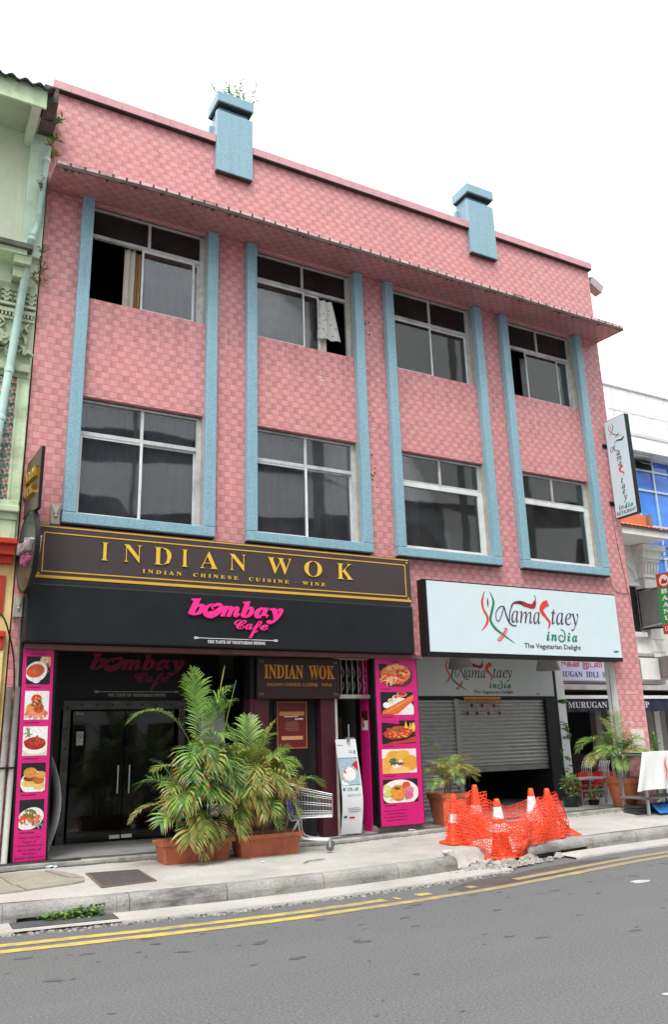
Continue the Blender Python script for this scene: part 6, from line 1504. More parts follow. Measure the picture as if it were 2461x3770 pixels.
for x0, y0, x1, z1 in ((3.45, -.68, 3.40, .55), (3.60, -.72, 3.72, 1.10), (3.74, -.68, 3.82, 1.25), (3.86, -.70, 3.93, .8), (3.55, -.78, 3.55, .7)): stem(P_L, (x0, y0, .06), (x1, y0, z1), .022, .013)
stem(P_L, (3.84, -.70, 1.15), (4.06, -.70, 2.29), .006, .008, LY, .0); stem(P_L, (3.93, -.70, .9), (4.23, -.70, 2.10), .007, .006, LO, 0)
# key fronds of the tall palm
frond(P_L, (3.70, -.70, 1.00), A(175), A(72), 1.36, 1.55, .17, (LG, LB, LO), .38, 26)
frond(P_L, (3.74, -.70, 1.15), A(110), A(84), 1.12, .55, .26, GB, .45, 22); frond(P_L, (3.76, -.68, 1.2), A(200), A(80), .98, .9, .26, (LG, LB), .40, 22)
frond(P_L, (3.78, -.68, 1.2), A(10), A(78), .92, 1.3, .27, GP_, .35, 22); frond(P_L, (3.78, -.70, 1.2), A(300), A(72), .82, 1.6, .24, GP_, .3, 20); frond(P_L, (3.70, -.66, 1.1), A(60), A(70), .9, 1.2, .24, GP_, .3)
frond(P_L, (3.68, -.74, 1.05), A(262), A(52), .62, 2.6, .22, GP_, .3, 20); frond(P_L, (3.72, -.74, 1.1), A(285), A(60), .66, 2.3, .22, (LG, LB), .3, 20)
frond(P_L, (3.42, -.80, .42), A(185), A(38), .75, 2.1, .11, (LO, LY, LG), .35, 18, tipmat=LR); frond(P_L, (3.60, -.70, .9), A(190), A(30), .55, 1.5, .16, GO, .35, 16)
rp_ = random.Random(12)
def tuft(par, n, xs_, zr, azr, elr, Lr, dr, Wr, pals, tips=(None,), yj=.08, stalk=.30, y=-.72, nl=19, stemmat=None):
    for k in range(n):
        frond(par, (rp_.uniform(*xs_), y+rp_.uniform(-yj, yj), rp_.uniform(*zr)), A(rp_.uniform(*azr)), A(rp_.uniform(*elr)), rp_.uniform(*Lr), rp_.uniform(*dr), rp_.uniform(*Wr), rp_.choice(pals), stalk, nl, rp_.uniform(-.6, .6), tipmat=rp_.choice(tips), stemmat=stemmat)
tuft(P_L, 9, (3.60, 3.95), (.75, 1.10), (215, 330), (55, 78), (.60, .78), (2.6, 3.6), (.20, .26), (GP_, GB, GP_, GO), (None, None, LY))
tuft(P_L, 8, (3.55, 3.98), (.50, .85), (225, 345), (52, 76), (.56, .74), (2.8, 4.2), (.20, .26), (GP_, GP_, GB, GO, GD), (None, LY, LR))
tuft(P_L, 9, (3.55, 4.0), (.45, 1.0), (225, 320), (58, 80), (.52, .68), (2.8, 4.0), (.18, .23), (GB, GO, GP_, GO), (None, LY, LR))
tuft(P_L, 6, (3.45, 3.75), (.25, .6), (205, 270), (50, 74), (.46, .60), (3.2, 4.6), (.17, .21), (GB, GO, GP_), (None, LY, LBR))
tuft(P_L, 3, (3.50, 3.62), (.35, .70), (205, 240), (62, 76), (.50, .62), (3.4, 4.6), (.16, .20), (GB, GO), (None, LY))
tuft(P_L, 7, (3.60, 4.0), (.5, 1.0), (-30, 60), (55, 75), (.55, .75), (2.4, 3.6), (.18, .24), (GO, GP_, GD), (None, LY, LR))
tuft(P_L, 11, (3.42, 4.00), (.20, .50), (225, 325), (25, 62), (.45, .62), (3.4, 5.0), (.16, .22), (GP_, GO, GO, GB), (None, LY, LBR), stalk=.25)
tuft(P_L, 8, (3.50, 3.95), (.14, .32), (235, 305), (10, 45), (.34, .50), (4.5, 6), (.11, .15), ((LBR, LBR, LR), (LBR, LO)), (None,), .03, .15, -.82, 14, LBR)
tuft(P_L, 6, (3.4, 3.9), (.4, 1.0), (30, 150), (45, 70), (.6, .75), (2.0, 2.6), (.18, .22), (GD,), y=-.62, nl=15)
for x0, x1, z1 in ((4.45, 4.40, .75), (4.60, 4.62, .8), (4.78, 4.85, .55), (4.92, 5.0, .4)): stem(P_R, (x0, -.72, .06), (x1, -.72, z1), .02, .012, LO)
frond(P_R, (4.42, -.72, .70), A(70), A(80), .98, .9, .24, (LB, LB, LG), .38, 20); frond(P_R, (4.48, -.72, .72), A(15), A(74), .95, .9, .22, (LO, LY, LO), .38, 20, .5); frond(P_R, (4.38, -.72, .7), A(140), A(78), .92, 1.0, .22, GP_, .38, 20)
frond(P_R, (4.40, -.74, .72), A(210), A(70), .85, 2.0, .23, GO, .35, 20); frond(P_R, (4.60, -.74, .7), A(335), A(64), .66, 2.6, .19, (LO, LG, LB), .3, 20)
frond(P_R, (4.90, -.72, .38), A(5), A(64), .88, 2.1, .15, (LB, LG, LB), .38, 20); frond(P_R, (4.82, -.80, .34), A(350), A(62), .74, 2.9, .12, (LB, LO), .4, 18, tipmat=LY)
YP = (YO, GO, YO, OR, GB, GO)
tuft(P_R, 9, (4.32, 4.75), (.50, .82), (215, 300), (58, 78), (.55, .70), (2.8, 3.8), (.17, .22), (GO, YO, GB, GO), (LY, None))
tuft(P_R, 5, (4.55, 4.80), (.45, .75), (-40, 20), (62, 78), (.50, .62), (2.6, 3.4), (.15, .19), (GB, GO), (LY, None))
tuft(P_R, 12, (4.28, 4.68), (.45, .80), (200, 320), (52, 76), (.54, .72), (2.8, 4.2), (.18, .24), YP, (LY, LR, None))
tuft(P_R, 8, (4.35, 4.80), (.28, .55), (215, 310), (40, 70), (.46, .62), (3.2, 4.6), (.16, .21), YP, (LY, LR, LBR))
tuft(P_R, 10, (4.30, 4.80), (.55, .85), (170, 330), (62, 82), (.55, .75), (2.2, 3.2), (.17, .22), (YO, GO, GB, YP[3]), (LY, None))
tuft(P_R, 6, (4.35, 4.95), (.22, .38), (230, 310), (30, 60), (.36, .46), (3.6, 4.6), (.13, .17), YP, (LR, LBR), stalk=.22)
tuft(P_R, 8, (4.30, 4.85), (.40, .75), (215, 325), (55, 78), (.46, .62), (2.8, 4.2), (.16, .21), (YO, OR, GO, YO), (LY, LR))
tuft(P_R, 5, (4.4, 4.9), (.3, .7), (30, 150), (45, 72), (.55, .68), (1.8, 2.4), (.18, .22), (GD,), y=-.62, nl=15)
stem(P_R, (4.70, -.78, .35), (5.20, -.86, .83), .006, .003, LR, 0)
# pots
def square_pot(parent, cx, cy, z0, rb, rt, h):
    mb = MB(); mb.lathe((cx, cy, z0), [(rb, 0), (rb*1.01, .01), (rt*.93, h*.84), (rt, h*.85), (rt*1.02, h), (rt*.93, h), (rt*.9, h*.93)], 24, sq=6)
    obj('pot', mb, TERRA, parent, bevel=.004); obj('soil', MB().lathe((cx, cy, z0+h*.9), [(rt*.88, 0), (rt*.5, .015)], 24, sq=6), SOIL, parent)
P_M = thing('potted_palm', 'thin potted palm in a square terracotta pot before the left shutter', 'potted palm', (8.30, .12, -.1), 'palms in square terracotta pots')
square_pot(P_M, 8.30, .13, -.10, .205, .285, .49)
for k in range(5): stem(P_M, (8.30+.05*math.cos(k*2.2), .13+.05*math.sin(k*2.2), .33), (8.30+.09*math.cos(k*2.2), .13+.07*math.sin(k*2.2), .60+.05*k), .013, .008, STEM)
frond(P_M, (8.28, .12, .55), A(165), A(78), .90, 1.45, .15, (LO, LG, LB), .3, 20); frond(P_M, (8.34, .10, .52), A(5), A(48), .62, 1.9, .14, (LO, LB), .3, 16, tipmat=LY)
for az, el, L_, dr in ((190, 58, .62, 1.9), (230, 62, .55, 2.0), (290, 60, .58, 2.2), (330, 40, .55, 2.6), (20, 66, .56, 1.7), (150, 45, .6, 2.2), (205, 35, .62, 2.0), (265, 45, .5, 3.0), (80, 70, .55, 1.5), (345, 62, .5, 2.4)):
    frond(P_M, (8.30, .12, PR.uniform(.42, .58)), A(az), A(el), L_, dr, .13, PR.choice((GO, GO, YO, GP_)), .28, 15, PR.uniform(-.4, .4), tipmat=PR.choice((None, LY, LR)))
for k in range(14): frond(P_M, (8.30+PR.uniform(-.06, .06), .10, PR.uniform(.40, .62)), A(PR.uniform(170, 370)), A(PR.uniform(50, 76)), PR.uniform(.46, .66), PR.uniform(1.8, 3.0), .13, PR.choice((GO, GB, GO, YO)), .28, 16, PR.uniform(-.5, .5), tipmat=PR.choice((None, LY, LR)))
P_T = thing('potted_palm', 'leafy potted palm with pale stems in a round terracotta pot by the right pillar', 'potted palm', (12.06, -.12, -.03), 'palms in square terracotta pots')
mb = MB(); mb.lathe((12.08, -.12, -.03), [(.195, 0), (.20, .01), (.285, .40), (.315, .405), (.325, .50), (.295, .50), (.285, .46)], 28); obj('pot', mb, TERRA, P_T, smooth_=False, bevel=.004)
obj('soil', MB().lathe((12.08, -.12, .43), [(.28, 0), (.1, .02)], 24), SOIL, P_T)
for k in range(8): stem(P_T, (12.08+.11*math.cos(k*2.4), -.12+.11*math.sin(k*2.4), .43), (12.08+.16*math.cos(k*2.4), -.12+.13*math.sin(k*2.4), .78+.03*k), .022, .013, M('pale_stem', (.42, .42, .34), .7, var=.2))
frond(P_T, (12.02, -.12, .80), A(178), A(58), 1.12, 1.75, .2, (LB, LO, LG), .3, 22); frond(P_T, (12.0, -.12, .75), A(190), A(32), 1.08, 1.15, .17, GO, .3, 22); frond(P_T, (12.12, -.12, .8), A(60), A(80), .95, .8, .18, (LO, LG, LBR), .35, 18); frond(P_T, (12.12, -.12, .8), A(95), A(76), .82, 1.1, .18, GO, .35, 18)
frond(P_T, (12.14, -.12, .72), A(2), A(40), .85, 1.6, .16, GO, .3, 20); frond(P_T, (12.1, -.14, .74), A(330), A(50), .66, 2.3, .16, GP_, .3, 18)
for az, el, L_, dr in ((210, 60, .7, 2.4), (235, 50, .66, 2.8), (255, 60, .6, 2.6), (195, 70, .8, 1.8), (170, 45, .7, 2.4), (285, 55, .55, 2.8), (310, 62, .6, 2.2), (150, 62, .75, 1.8), (225, 30, .6, 2.8)):
    frond(P_T, (12.06, -.14, PR.uniform(.62, .85)), A(az), A(el), L_, dr, .17, PR.choice((GO, GB, GP_, GD)), .28, 18, PR.uniform(-.4, .4), tipmat=PR.choice((None, LY)))
for k in range(12): frond(P_T, (12.06+PR.uniform(-.08, .08), -.14, PR.uniform(.62, .88)), A(PR.uniform(165, 375)), A(PR.uniform(45, 74)), PR.uniform(.55, .82), PR.uniform(1.8, 2.9), .17, PR.choice((GB, GO, GB, GP_)), .28, 18, PR.uniform(-.4, .4), tipmat=PR.choice((None, LY)))
# broad-leaved plants
def leaf(mb, p, d, l, w_, fold=.25):
    d = Vector(d).normalized(); s_ = d.cross(Vector((0, 0, 1)))
    if s_.length < .1: s_ = Vector((1, 0, 0))
    s_.normalize(); n = s_.cross(d); p = Vector(p); a = p+d*l*.35; b_ = p+d*l*.7-Vector((0, 0, l*.08)); t_ = p+d*l-Vector((0, 0, l*.22))
    mb.add([p, a+s_*w_/2+n*w_*fold, a, a-s_*w_/2+n*w_*fold, b_+s_*w_*.38+n*w_*fold*.6, b_, b_-s_*w_*.38+n*w_*fold*.6, t_], [(0, 2, 1), (0, 3, 2), (1, 2, 5, 4), (2, 3, 6, 5), (4, 5, 7), (5, 6, 7)])
def bushy(parent, name, c, rx, ry, rz, n, l, w_, mats, seed, stems=6, stemmat=None, z0=None):
    r = random.Random(seed); mb = MB()
    for i in range(n):
        q = r.random()**.5; a, e = r.uniform(0, 6.28), math.asin(r.uniform(-.9, 1)); p = (c[0]+rx*q*math.cos(a)*math.cos(e), c[1]+ry*q*math.sin(a)*math.cos(e), c[2]+rz*q*math.sin(e))
        mb.m(r.choice(mats)); leaf(mb, p, (math.cos(a)+r.uniform(-.5, .5), math.sin(a)+r.uniform(-.5, .5), r.uniform(-.2, .9)), l*r.uniform(.6, 1.2), w_*r.uniform(.7, 1.2))
    o = obj('foliage' if parent else name, mb, None, parent, loc=None if parent else c)
    if parent and stems:
        mb = MB()
        for i in range(stems):
            a = r.uniform(0, 6.28); z_ = z0 if z0 is not None else c[2]-rz; mb.tube([(c[0]+.2*rx*math.cos(a), c[1]+.2*ry*math.sin(a), z_), (c[0]+.7*rx*math.cos(a), c[1]+.7*ry*math.sin(a), c[2]+rz*r.uniform(0, .9))], .006, 4)
        obj('stem', mb, stemmat or LO, parent)
    return o
gp = thing('potted_plant', 'bushy creeper in a dark green pot beside the white pillar', 'potted plant', (11.42, .55, -.05))
mb = MB(); mb.lathe((11.44, .58, -.06), [(.12, 0), (.17, .20), (.18, .23), (.155, .23), (.15, .2)], 20); obj('pot', mb, M('dark_green_pot', (.010, .022, .016), .3), gp, smooth_=True)
bushy(gp, 'f', (11.44, .56, .34), .17, .14, .22, 150, .085, .055, (LG, LG, LB, LO, LD), 4, 6, z0=.15)
mb = MB(); rf = random.Random(9)
for i in range(9):
    p = Vector((11.38+rf.uniform(-.13, .13), .44, rf.uniform(.25, .56)))
    for k in range(5): leaf(mb, p, (math.cos(k*1.26), -.5, math.sin(k*1.26)), .022, .018)
obj('flower', mb, M('red_flower', (.55, .12, .03), .6), gp)
cv = thing('creeper', 'green creeper climbing up the white corner pillar', 'plant', (12.74, 2.0, 0))
mb = MB(); rf = random.Random(10); pts = smooth([(11.5, .7, .4), (12.1, 1.4, .75), (12.6, 1.95, .62), (12.70, 2.03, 1.1), (12.72, 2.06, 1.7), (12.745, 2.07, 2.05)], 6); mb.m(LD).tube(pts, .008, 5)
obj('vine', mb, None, cv)
mb = MB()
for i in range(70):
    z = rf.choice((rf.uniform(.1, .7), rf.uniform(1.15, 1.5), rf.uniform(.2, 1.0), 1.95)); mb.m(rf.choice((LG, LG, LB, LD))); leaf(mb, (12.72+rf.uniform(-.08, .10), 2.03-rf.uniform(0, .12), z), (rf.uniform(-1, 1), -1, rf.uniform(-.6, .5)), .14, .10)
obj('foliage', mb, None, cv)
lp = thing('potted_plant', 'small leafy plant in a low dark pot beside the red chairs', 'potted plant', (11.98, .55, -.04))
obj('pot', MB().lathe((11.98, .55, -.045), [(.08, 0), (.11, .10), (.09, .10)], 14), BLACK, lp); bushy(lp, 'f', (11.98, .53, .17), .14, .12, .14, 70, .07, .045, (LG, LD, LB, LO), 6, 4, z0=.05)
sb = thing('shrub', 'leafy upright shrub behind the white cloth at the right edge', 'shrub', (13.4, .2, -.1))
rsb = random.Random(14); mb = MB(); mb2 = MB()
for k in range(11):
    bx, by_ = 13.35+rsb.uniform(-.22, .25), .25+rsb.uniform(-.15, .25); tx, tz = bx+rsb.uniform(-.22, .22), rsb.choice((1.5, 1.25, 1.1, .95))+rsb.uniform(-.1, .06); mb2.tube([(bx, by_, -.05), ((bx+tx)/2, by_, tz*.55), (tx, by_, tz)], [.012, .01, .006], 5)
    for i in range(26):
        f = .35+.65*i/25; a = i*2.4; p = Vector((bx+(tx-bx)*f, by_, tz*f)); mb.m(rsb.choice((LG, LG, LB, LD))); leaf(mb, p, (math.cos(a), math.sin(a), .55), rsb.uniform(.10, .17), .055)
obj('stem', mb2, LO, sb); obj('foliage', mb, None, sb)
def weed(label, pts, n, l, w_, mats, seed, spread):
    t = thing('weed', label, 'plant', pts[0]); r = random.Random(seed); mb = MB(); mb2 = MB()
    for p in pts:
        p = Vector(p)
        for k in range(n):
            d = Vector((r.uniform(-1, 1)*spread[0], -abs(r.uniform(.1, 1))*spread[1], r.uniform(-.3, 1)*spread[2])); q = p+d; mb2.tube([p, p+d*.5+Vector((0, 0, .02)), q], .004, 4)
            for i in range(7):
                f = .3+.7*i/6; mb.m(r.choice(mats)); leaf(mb, p+d*f, (r.uniform(-1, 1), r.uniform(-1, .2), r.uniform(-.2, 1)), l*r.uniform(.6, 1.2), w_)
    obj('foliage', mb, None, t); obj('stem', mb2, LBR, t)
weed('green weeds sprouting from the gap under the corrugated roof edge', [(1.37, -.02, 10.15), (1.36, -.02, 10.4), (1.37, -.02, 10.75)], 4, .14, .035, (LG, LO, LB), 3, (.18, .14, .2))
weed('dry greyish weeds in the joint at the drainpipe elbow', [(1.30, -.05, 8.35), (1.30, -.05, 8.05), (1.33, -.04, 7.85)], 5, .08, .02, (LD, LBR, LO), 6, (.2, .12, .25))
weed('small dry weeds growing on the upper drainpipe', [(1.22, -.22, 9.35)], 4, .06, .015, (LD, LBR, LO), 7, (.06, .05, .25))
t = thing('weed', 'sparse wispy weeds growing on top of the left blue roof pier', 'plant', (4.4, .1, 12.51)); r = random.Random(15); mb = MB(); mb2 = MB()
for k in range(22):
    p = Vector((4.10+.6*r.random(), r.uniform(-.08, .3), 12.505)); d = Vector((r.uniform(-.22, .22), r.uniform(-.15, .1), r.uniform(.12, .42))); mb2.tube([p, p+d*.6, p+d], [.007, .006, .004], 4)
    for i in range(6): mb.m(r.choice((LD, LG, LO))); leaf(mb, p+d*(.2+.75*i/5), (r.uniform(-1, 1), r.uniform(-1, 1), r.uniform(-.1, .8)), .075, .026)
obj('foliage', mb, None, t); obj('stem', mb2, LD, t)
t = thing('weed', 'low green weeds growing out of the kerb drain slot', 'plant', (1.9, -2.28, -.4)); r = random.Random(16); mb = MB()
for k in range(190):
    f = r.random()**.7; x = 2.14-.62*(1-f); mb.m(r.choice((LG, LD, LG, LB))); leaf(mb, (x, yk(x)-.02-r.uniform(-.05, .09), ZR+.03+r.random()*.10*(.4+.6*f)), (r.uniform(-1, 1), r.uniform(-1, .2), r.uniform(0, .8)), .045, .038)
obj('foliage', mb, None, t)
t = thing('weed', 'few leaves sprouting from the white plaster capital at the far right', 'plant', (18.7, 3.5, 6.0)); r = random.Random(17); mb = MB()
for k in range(26): mb.m(LB if r.random() < .6 else LG); leaf(mb, (18.85+r.uniform(-.1, .35), 3.6+r.uniform(-.2, .2), 6.0+r.uniform(-.25, .3)), (r.uniform(-.3, 1), -.5, r.uniform(-.3, .5)), .22, .08)
obj('foliage', mb, None, t); obj('stem', MB().tube([(18.75, 3.75, 5.85), (18.95, 3.6, 6.1), (19.15, 3.55, 6.15)], .012, 5), LO, t)

# ================================================================ CONES AND NET
def cone(label, x, y, z, h, tilt=(0, 0), bands=((.42, .62),), yaw=0):
    t = thing('traffic_cone', label, 'traffic cone', (x, y, z), 'orange traffic cones round the broken kerb'); s_ = h/.72
    rot = Matrix.Rotation(tilt[0], 3, 'X') @ Matrix.Rotation(tilt[1], 3, 'Y') @ Matrix.Rotation(yaw, 3, 'Z')
    def xf(mb):
        mb.v = [tuple(Vector((x, y, z))+rot @ Vector(v)) for v in mb.v]; return mb
    rr_ = lambda q: .135+(.036-.135)*((q-.04*s_)/(h-.04*s_))
    mb = MB(); mb.lathe((0, 0, 0), [(.205*s_, 0), (.21*s_, .012), (.205*s_, .030), (.185*s_, .038)], 32, sq=5); obj('base', xf(mb), ORANGE, t, bevel=.003)
    pr = [(.160*s_, .036), (.140*s_, .055)]+[(rr_(q)*s_, q) for q in np.linspace(.09, h-.02, 9)]+[(.030*s_, h-.004), (.022*s_, h)]
    mb = MB(); mb.lathe((0, 0, 0), pr, 28); obj('body', xf(mb), ORANGE, t, smooth_=True)
    for a, b_ in bands:
        mb = MB(); n = 28; V = []
        for q in (a*h, b_*h):
            for k in range(n): th = 2*math.pi*k/n; R_ = rr_(q)*s_+.002; V.append((R_*math.cos(th), R_*math.sin(th), q))
        mb.add(V, [(k, (k+1) % n, n+(k+1) % n, n+k) for k in range(n)]); obj('reflective_band', xf(mb), RFL, t, smooth_=True)
    return Vector((x, y, z))+rot @ Vector((0, 0, h))
C1 = cone('leftmost traffic cone, dirty, with a single white band near the middle', 7.30, -1.36, zp(7.3, -1.36)+.002, .66, (0, .02), ((.42, .60),))
C2 = cone('traffic cone at the back with one broad white band, second from the left', 8.0, -.98, zp(8, -.98)+.002, .73, (0, .0), ((.42, .60),), .3)
C3 = cone('front traffic cone standing in the broken pit, with two white bands', 7.66, -1.92, -.345, .76, (0, -.03), ((.44, .58), (.66, .86)), .5)
C4 = cone('traffic cone with a tall white band, second from the right', 8.50, -1.66, zp(8.5, -1.66)+.002, .70, (0, .0), ((.36, .84),), .1)
C5 = cone('rightmost traffic cone, wholly wrapped in the orange net', 8.86, -1.62, zp(8.86, -1.62)+.002, .68, (0, -.02), (), .7)
net = thing('barrier_net', 'orange plastic barrier net draped round the traffic cones', 'net', (8.1, -1.5, -.2))
rnet = random.Random(6)
def panel(a, b_, ha, hb, sag, r_out, ground=None, cell=.048, bulge=.05, spread=.04):
    """net between two cones: a, b_ = plan points, ha/hb = top heights above the ground"""
    a, b_ = Vector(a), Vector(b_); L_ = (b_-a).length; nx = max(3, int(L_/cell*1.3)); nz = 13; d = (b_-a).normalized(); out = Vector((d.y, -d.x, 0))*r_out
    G = []
    for i in range(nx+1):
        f = i/nx; row = []
        for j in range(nz+1):
            g = j/nz; top = ha+(hb-ha)*f-sag*4*f*(1-f)+.02*math.sin(9*f+a.x*7); gx = a.lerp(b_, f); zg = zp(gx.x, gx.y)-.75*pit(gx.x, gx.y)+.012
            z = zg+top*g; o = bulge*math.sin(math.pi*g)*(.6+.4*math.sin(7*f+3*a.y))+spread*(1-g)
            w_ = Vector((rnet.uniform(-1, 1), rnet.uniform(-1, 1), rnet.uniform(-1, 1)))*.007
            row.append(gx+out*1.0*(o)+Vector((0, 0, z))-Vector((0, 0, gx.z))+w_)
        G.append(row)
    return G
def net_obj(G, closed_top=True):
    mb = MB(); nx, nz = len(G)-1, len(G[0])-1
    def rib(p, q, n, w_):
        e = (q-p); s_ = e.cross(n); 
        if s_.length < 1e-6: return
        s_ = s_.normalized()*w_; nn = n.normalized()*.0025
        mb.add([p-s_-nn, p+s_-nn, q+s_-nn, q-s_-nn, p-s_+nn, p+s_+nn, q+s_+nn, q-s_+nn], [(0, 1, 2, 3), (7, 6, 5, 4), (0, 4, 5, 1), (3, 2, 6, 7)])
    for i in range(nx+1):
        for j in range(nz+1):
            p = G[i][j]; n = (G[min(i+1, nx)][j]-G[max(i-1, 0)][j]).cross(G[i][min(j+1, nz)]-G[i][max(j-1, 0)])
            if n.length < 1e-7: n = Vector((0, 1, 0))
            if i < nx: rib(p, G[i+1][j], n, .0052 if j % 3 else .0085)
            if j < nz: rib(p, G[i][j+1]+(G[min(i+1, nx)][j+1]-G[i][j+1])*(.35 if (i+j) % 2 else -.0), n, .0042)
    return mb
mesh = [panel((7.30, -1.40, 0), (8.0, -.93, 0), .50, .62, .07, -1, bulge=.02), panel((8.0, -.92, 0), (8.55, -1.58, 0), .60, .52, .12, -1, bulge=.03), panel((8.50, -1.60, 0), (8.90, -1.50, 0), .52, .58, .03, -1),
        panel((7.24, -1.46, 0), (7.56, -2.06, 0), .58, .50, .05, 1, bulge=.03), panel((7.55, -2.07, 0), (7.82, -2.10, 0), .44, .46, .03, 1, bulge=.02, spread=.05), panel((7.82, -2.08, 0), (8.50, -1.80, 0), .46, .56, .12, 1, bulge=.06, spread=.05), panel((8.48, -1.80, 0), (8.95, -1.70, 0), .55, .60, .02, 1, bulge=.05, spread=.12), panel((7.70, -2.02, 0), (8.40, -1.86, 0), .30, .46, .10, 1, bulge=.10, spread=.13), panel((7.32, -1.44, 0), (7.95, -1.10, 0), .44, .52, .10, 1, bulge=.06),
        panel((7.18, -1.30, 0), (7.40, -1.50, 0), .55, .56, -.02, 1, bulge=.02), panel((8.93, -1.74, 0), (8.98, -1.50, 0), .60, .58, -.02, 1, bulge=.05, spread=.16), panel((7.88, -.90, 0), (8.12, -1.1, 0), .6, .6, -.03, 1, bulge=.02)]
mb = MB()
for G in mesh:
    q = net_obj(G); o = len(mb.v); mb.v += q.v; mb.f += [[o+i for i in f] for f in q.f]; mb.mi += [0]*len(q.f)
# the loose end pulled out over the pavement on the right
G = []
for i in range(13):
    f = i/12; row = []
    for j in range(11):
        g = j/10; a = Vector((8.93, -1.60, zp(8.93, -1.6)+.02+.56*g)); b_ = Vector((9.30-.05*g, -1.80+.12*g, zp(9.25, -1.8)+.02+.06*g)); p = a.lerp(b_, f); p.z -= .10*math.sin(math.pi*f)*g; row.append(p+Vector((rnet.uniform(-1, 1), rnet.uniform(-1, 1), rnet.uniform(-.6, .6)))*.012)
    G.append(row)
q = net_obj(G); o = len(mb.v); mb.v += q.v; mb.f += [[o+i for i in f] for f in q.f]; mb.mi += [0]*len(q.f)
mb.mats = []
obj('mesh', mb, NETM, net)

# ================================================================ TROLLEY
tr = thing('shopping_trolley', 'steel shopping trolley with blue seat flap and handle, right of the palms', 'shopping trolley', (5.2, -.75, -.16))
fw = Vector((.86, -.51, 0)); sd_ = Vector((.51, .86, 0)); o0 = Vector((5.02, -.64, -.165))
T = lambda f, s_, z: o0+fw*f+sd_*s_+Vector((0, 0, z))
def wirebasket(mb):
    b_ = lambda f, s_, z: T(.02+.60*f, s_*(.21-.06*f), z); top = lambda f: .83-.13*f; bot = lambda f: .43-.03*f*0+.0
    n = 15
    for s_ in (-1, 1):
        for i in range(n+1): f = i/n; mb.tube([b_(f, s_, bot(f)), b_(f, s_, top(f))], .0036, 4)
        for k, q in enumerate((0, .18, .5, .82, 1)): mb.tube([b_(0, s_, bot(0)+(top(0)-bot(0))*q), b_(1, s_, bot(1)+(top(1)-bot(1))*q)], .006 if k in (0, 4) else .004, 5)
    for i in range(9):
        s_ = -1+2*i/8; mb.tube([b_(1, s_, bot(1)), b_(1, s_, top(1))], .0028, 4); mb.tube([b_(0, s_, bot(0)), b_(1, s_, bot(1))], .0028, 4); mb.tube([b_(.02, s_, bot(0)), b_(0, s_, top(0))], .0028, 4)
    for q in (0, .33, .66, 1): mb.tube([b_(1, -1, bot(1)+(top(1)-bot(1))*q), b_(1, 1, bot(1)+(top(1)-bot(1))*q)], .005, 5)
    for q in (0, .5, 1): mb.tube([b_(0, -1, bot(0)+(top(0)-bot(0))*q), b_(0, 1, bot(0)+(top(0)-bot(0))*q)], .005, 5)
    for f in (.25, .5, .75): mb.tube([b_(f, -1, bot(f)), b_(f, 1, bot(f))], .004, 5)
mb = MB(); wirebasket(mb); obj('basket', mb, M('trolley_wire', (.36, .37, .39), .4, .6), tr)
mb = MB()
for s_ in (-1, 1):
    mb.tube(smooth([T(-.10, s_*.20, .92), T(-.02, s_*.21, .84), T(.05, s_*.21, .43), T(.16, s_*.20, .40), T(.22, s_*.18, .18), T(.58, s_*.10, .13)], 4), .010, 6)
    mb.tube(smooth([T(.16, s_*.20, .40), T(.06, s_*.22, .22), T(-.02, s_*.22, .12)], 3), .010, 6)
mb.tube([T(-.02, -.22, .15), T(-.02, .22, .15)], .009, 6); mb.tube([T(.58, -.12, .13), T(.58, .12, .13)], .010, 6)
mb.tube([T(.22, -.18, .18), T(.22, .18, .18)], .008, 6)
for i in range(7): s_ = -.16+.32*i/6; mb.tube([T(-.02, s_, .16), T(.56, s_*.6, .14)], .0035, 4)
obj('frame', mb, CHROME, tr)
mb = MB(); mb.m(M('trolley_blue', H('#2740a8'), .4)); mb.tube([T(-.11, -.20, .925), T(-.11, .20, .925)], .017, 8); obj('handle', mb, None, tr)
mb = MB(); c = T(.03, 0, .60); mb.obox(c, sd_*.17, fw*.006, Vector((.0, 0, .10))-fw*.02); obj('seat_flap', mb, M('flap_blue', H('#3f46c0'), .45, var=.06), tr)
RUBB = M('grey_rubber', (.10, .10, .10), .7, var=.1)
for f, s_ in ((.58, -.12), (.58, .12), (-.02, -.21), (-.02, .21)):
    c = T(f, s_, .055); mb = MB(); n = 16
    ring = lambda r_, w_: [c+(Vector((0, 0, 1))*math.cos(2*math.pi*k/n)+fw*math.sin(2*math.pi*k/n))*r_+sd_*w_ for k in range(n)]
    V = ring(.045, -.014)+ring(.055, -.010)+ring(.055, .010)+ring(.045, .014); mb.add(V, [(n*j+k, n*j+(k+1) % n, n*(j+1)+(k+1) % n, n*(j+1)+k) for j in range(3) for k in range(n)]+[list(range(n)), list(range(4*n-1, 3*n-1, -1))])
    wl = obj('wheel', mb, RUBB, tr)
    mb = MB(); mb.obox(c+sd_*.018+Vector((0, 0, .035)), fw*.014, sd_*.002, (0, 0, .042)); mb.obox(c-sd_*.018+Vector((0, 0, .035)), fw*.014, sd_*.002, (0, 0, .042)); mb.obox(c+Vector((0, 0, .078)), fw*.016, sd_*.02, (0, 0, .006)); obj('fork', mb, STEEL, wl)

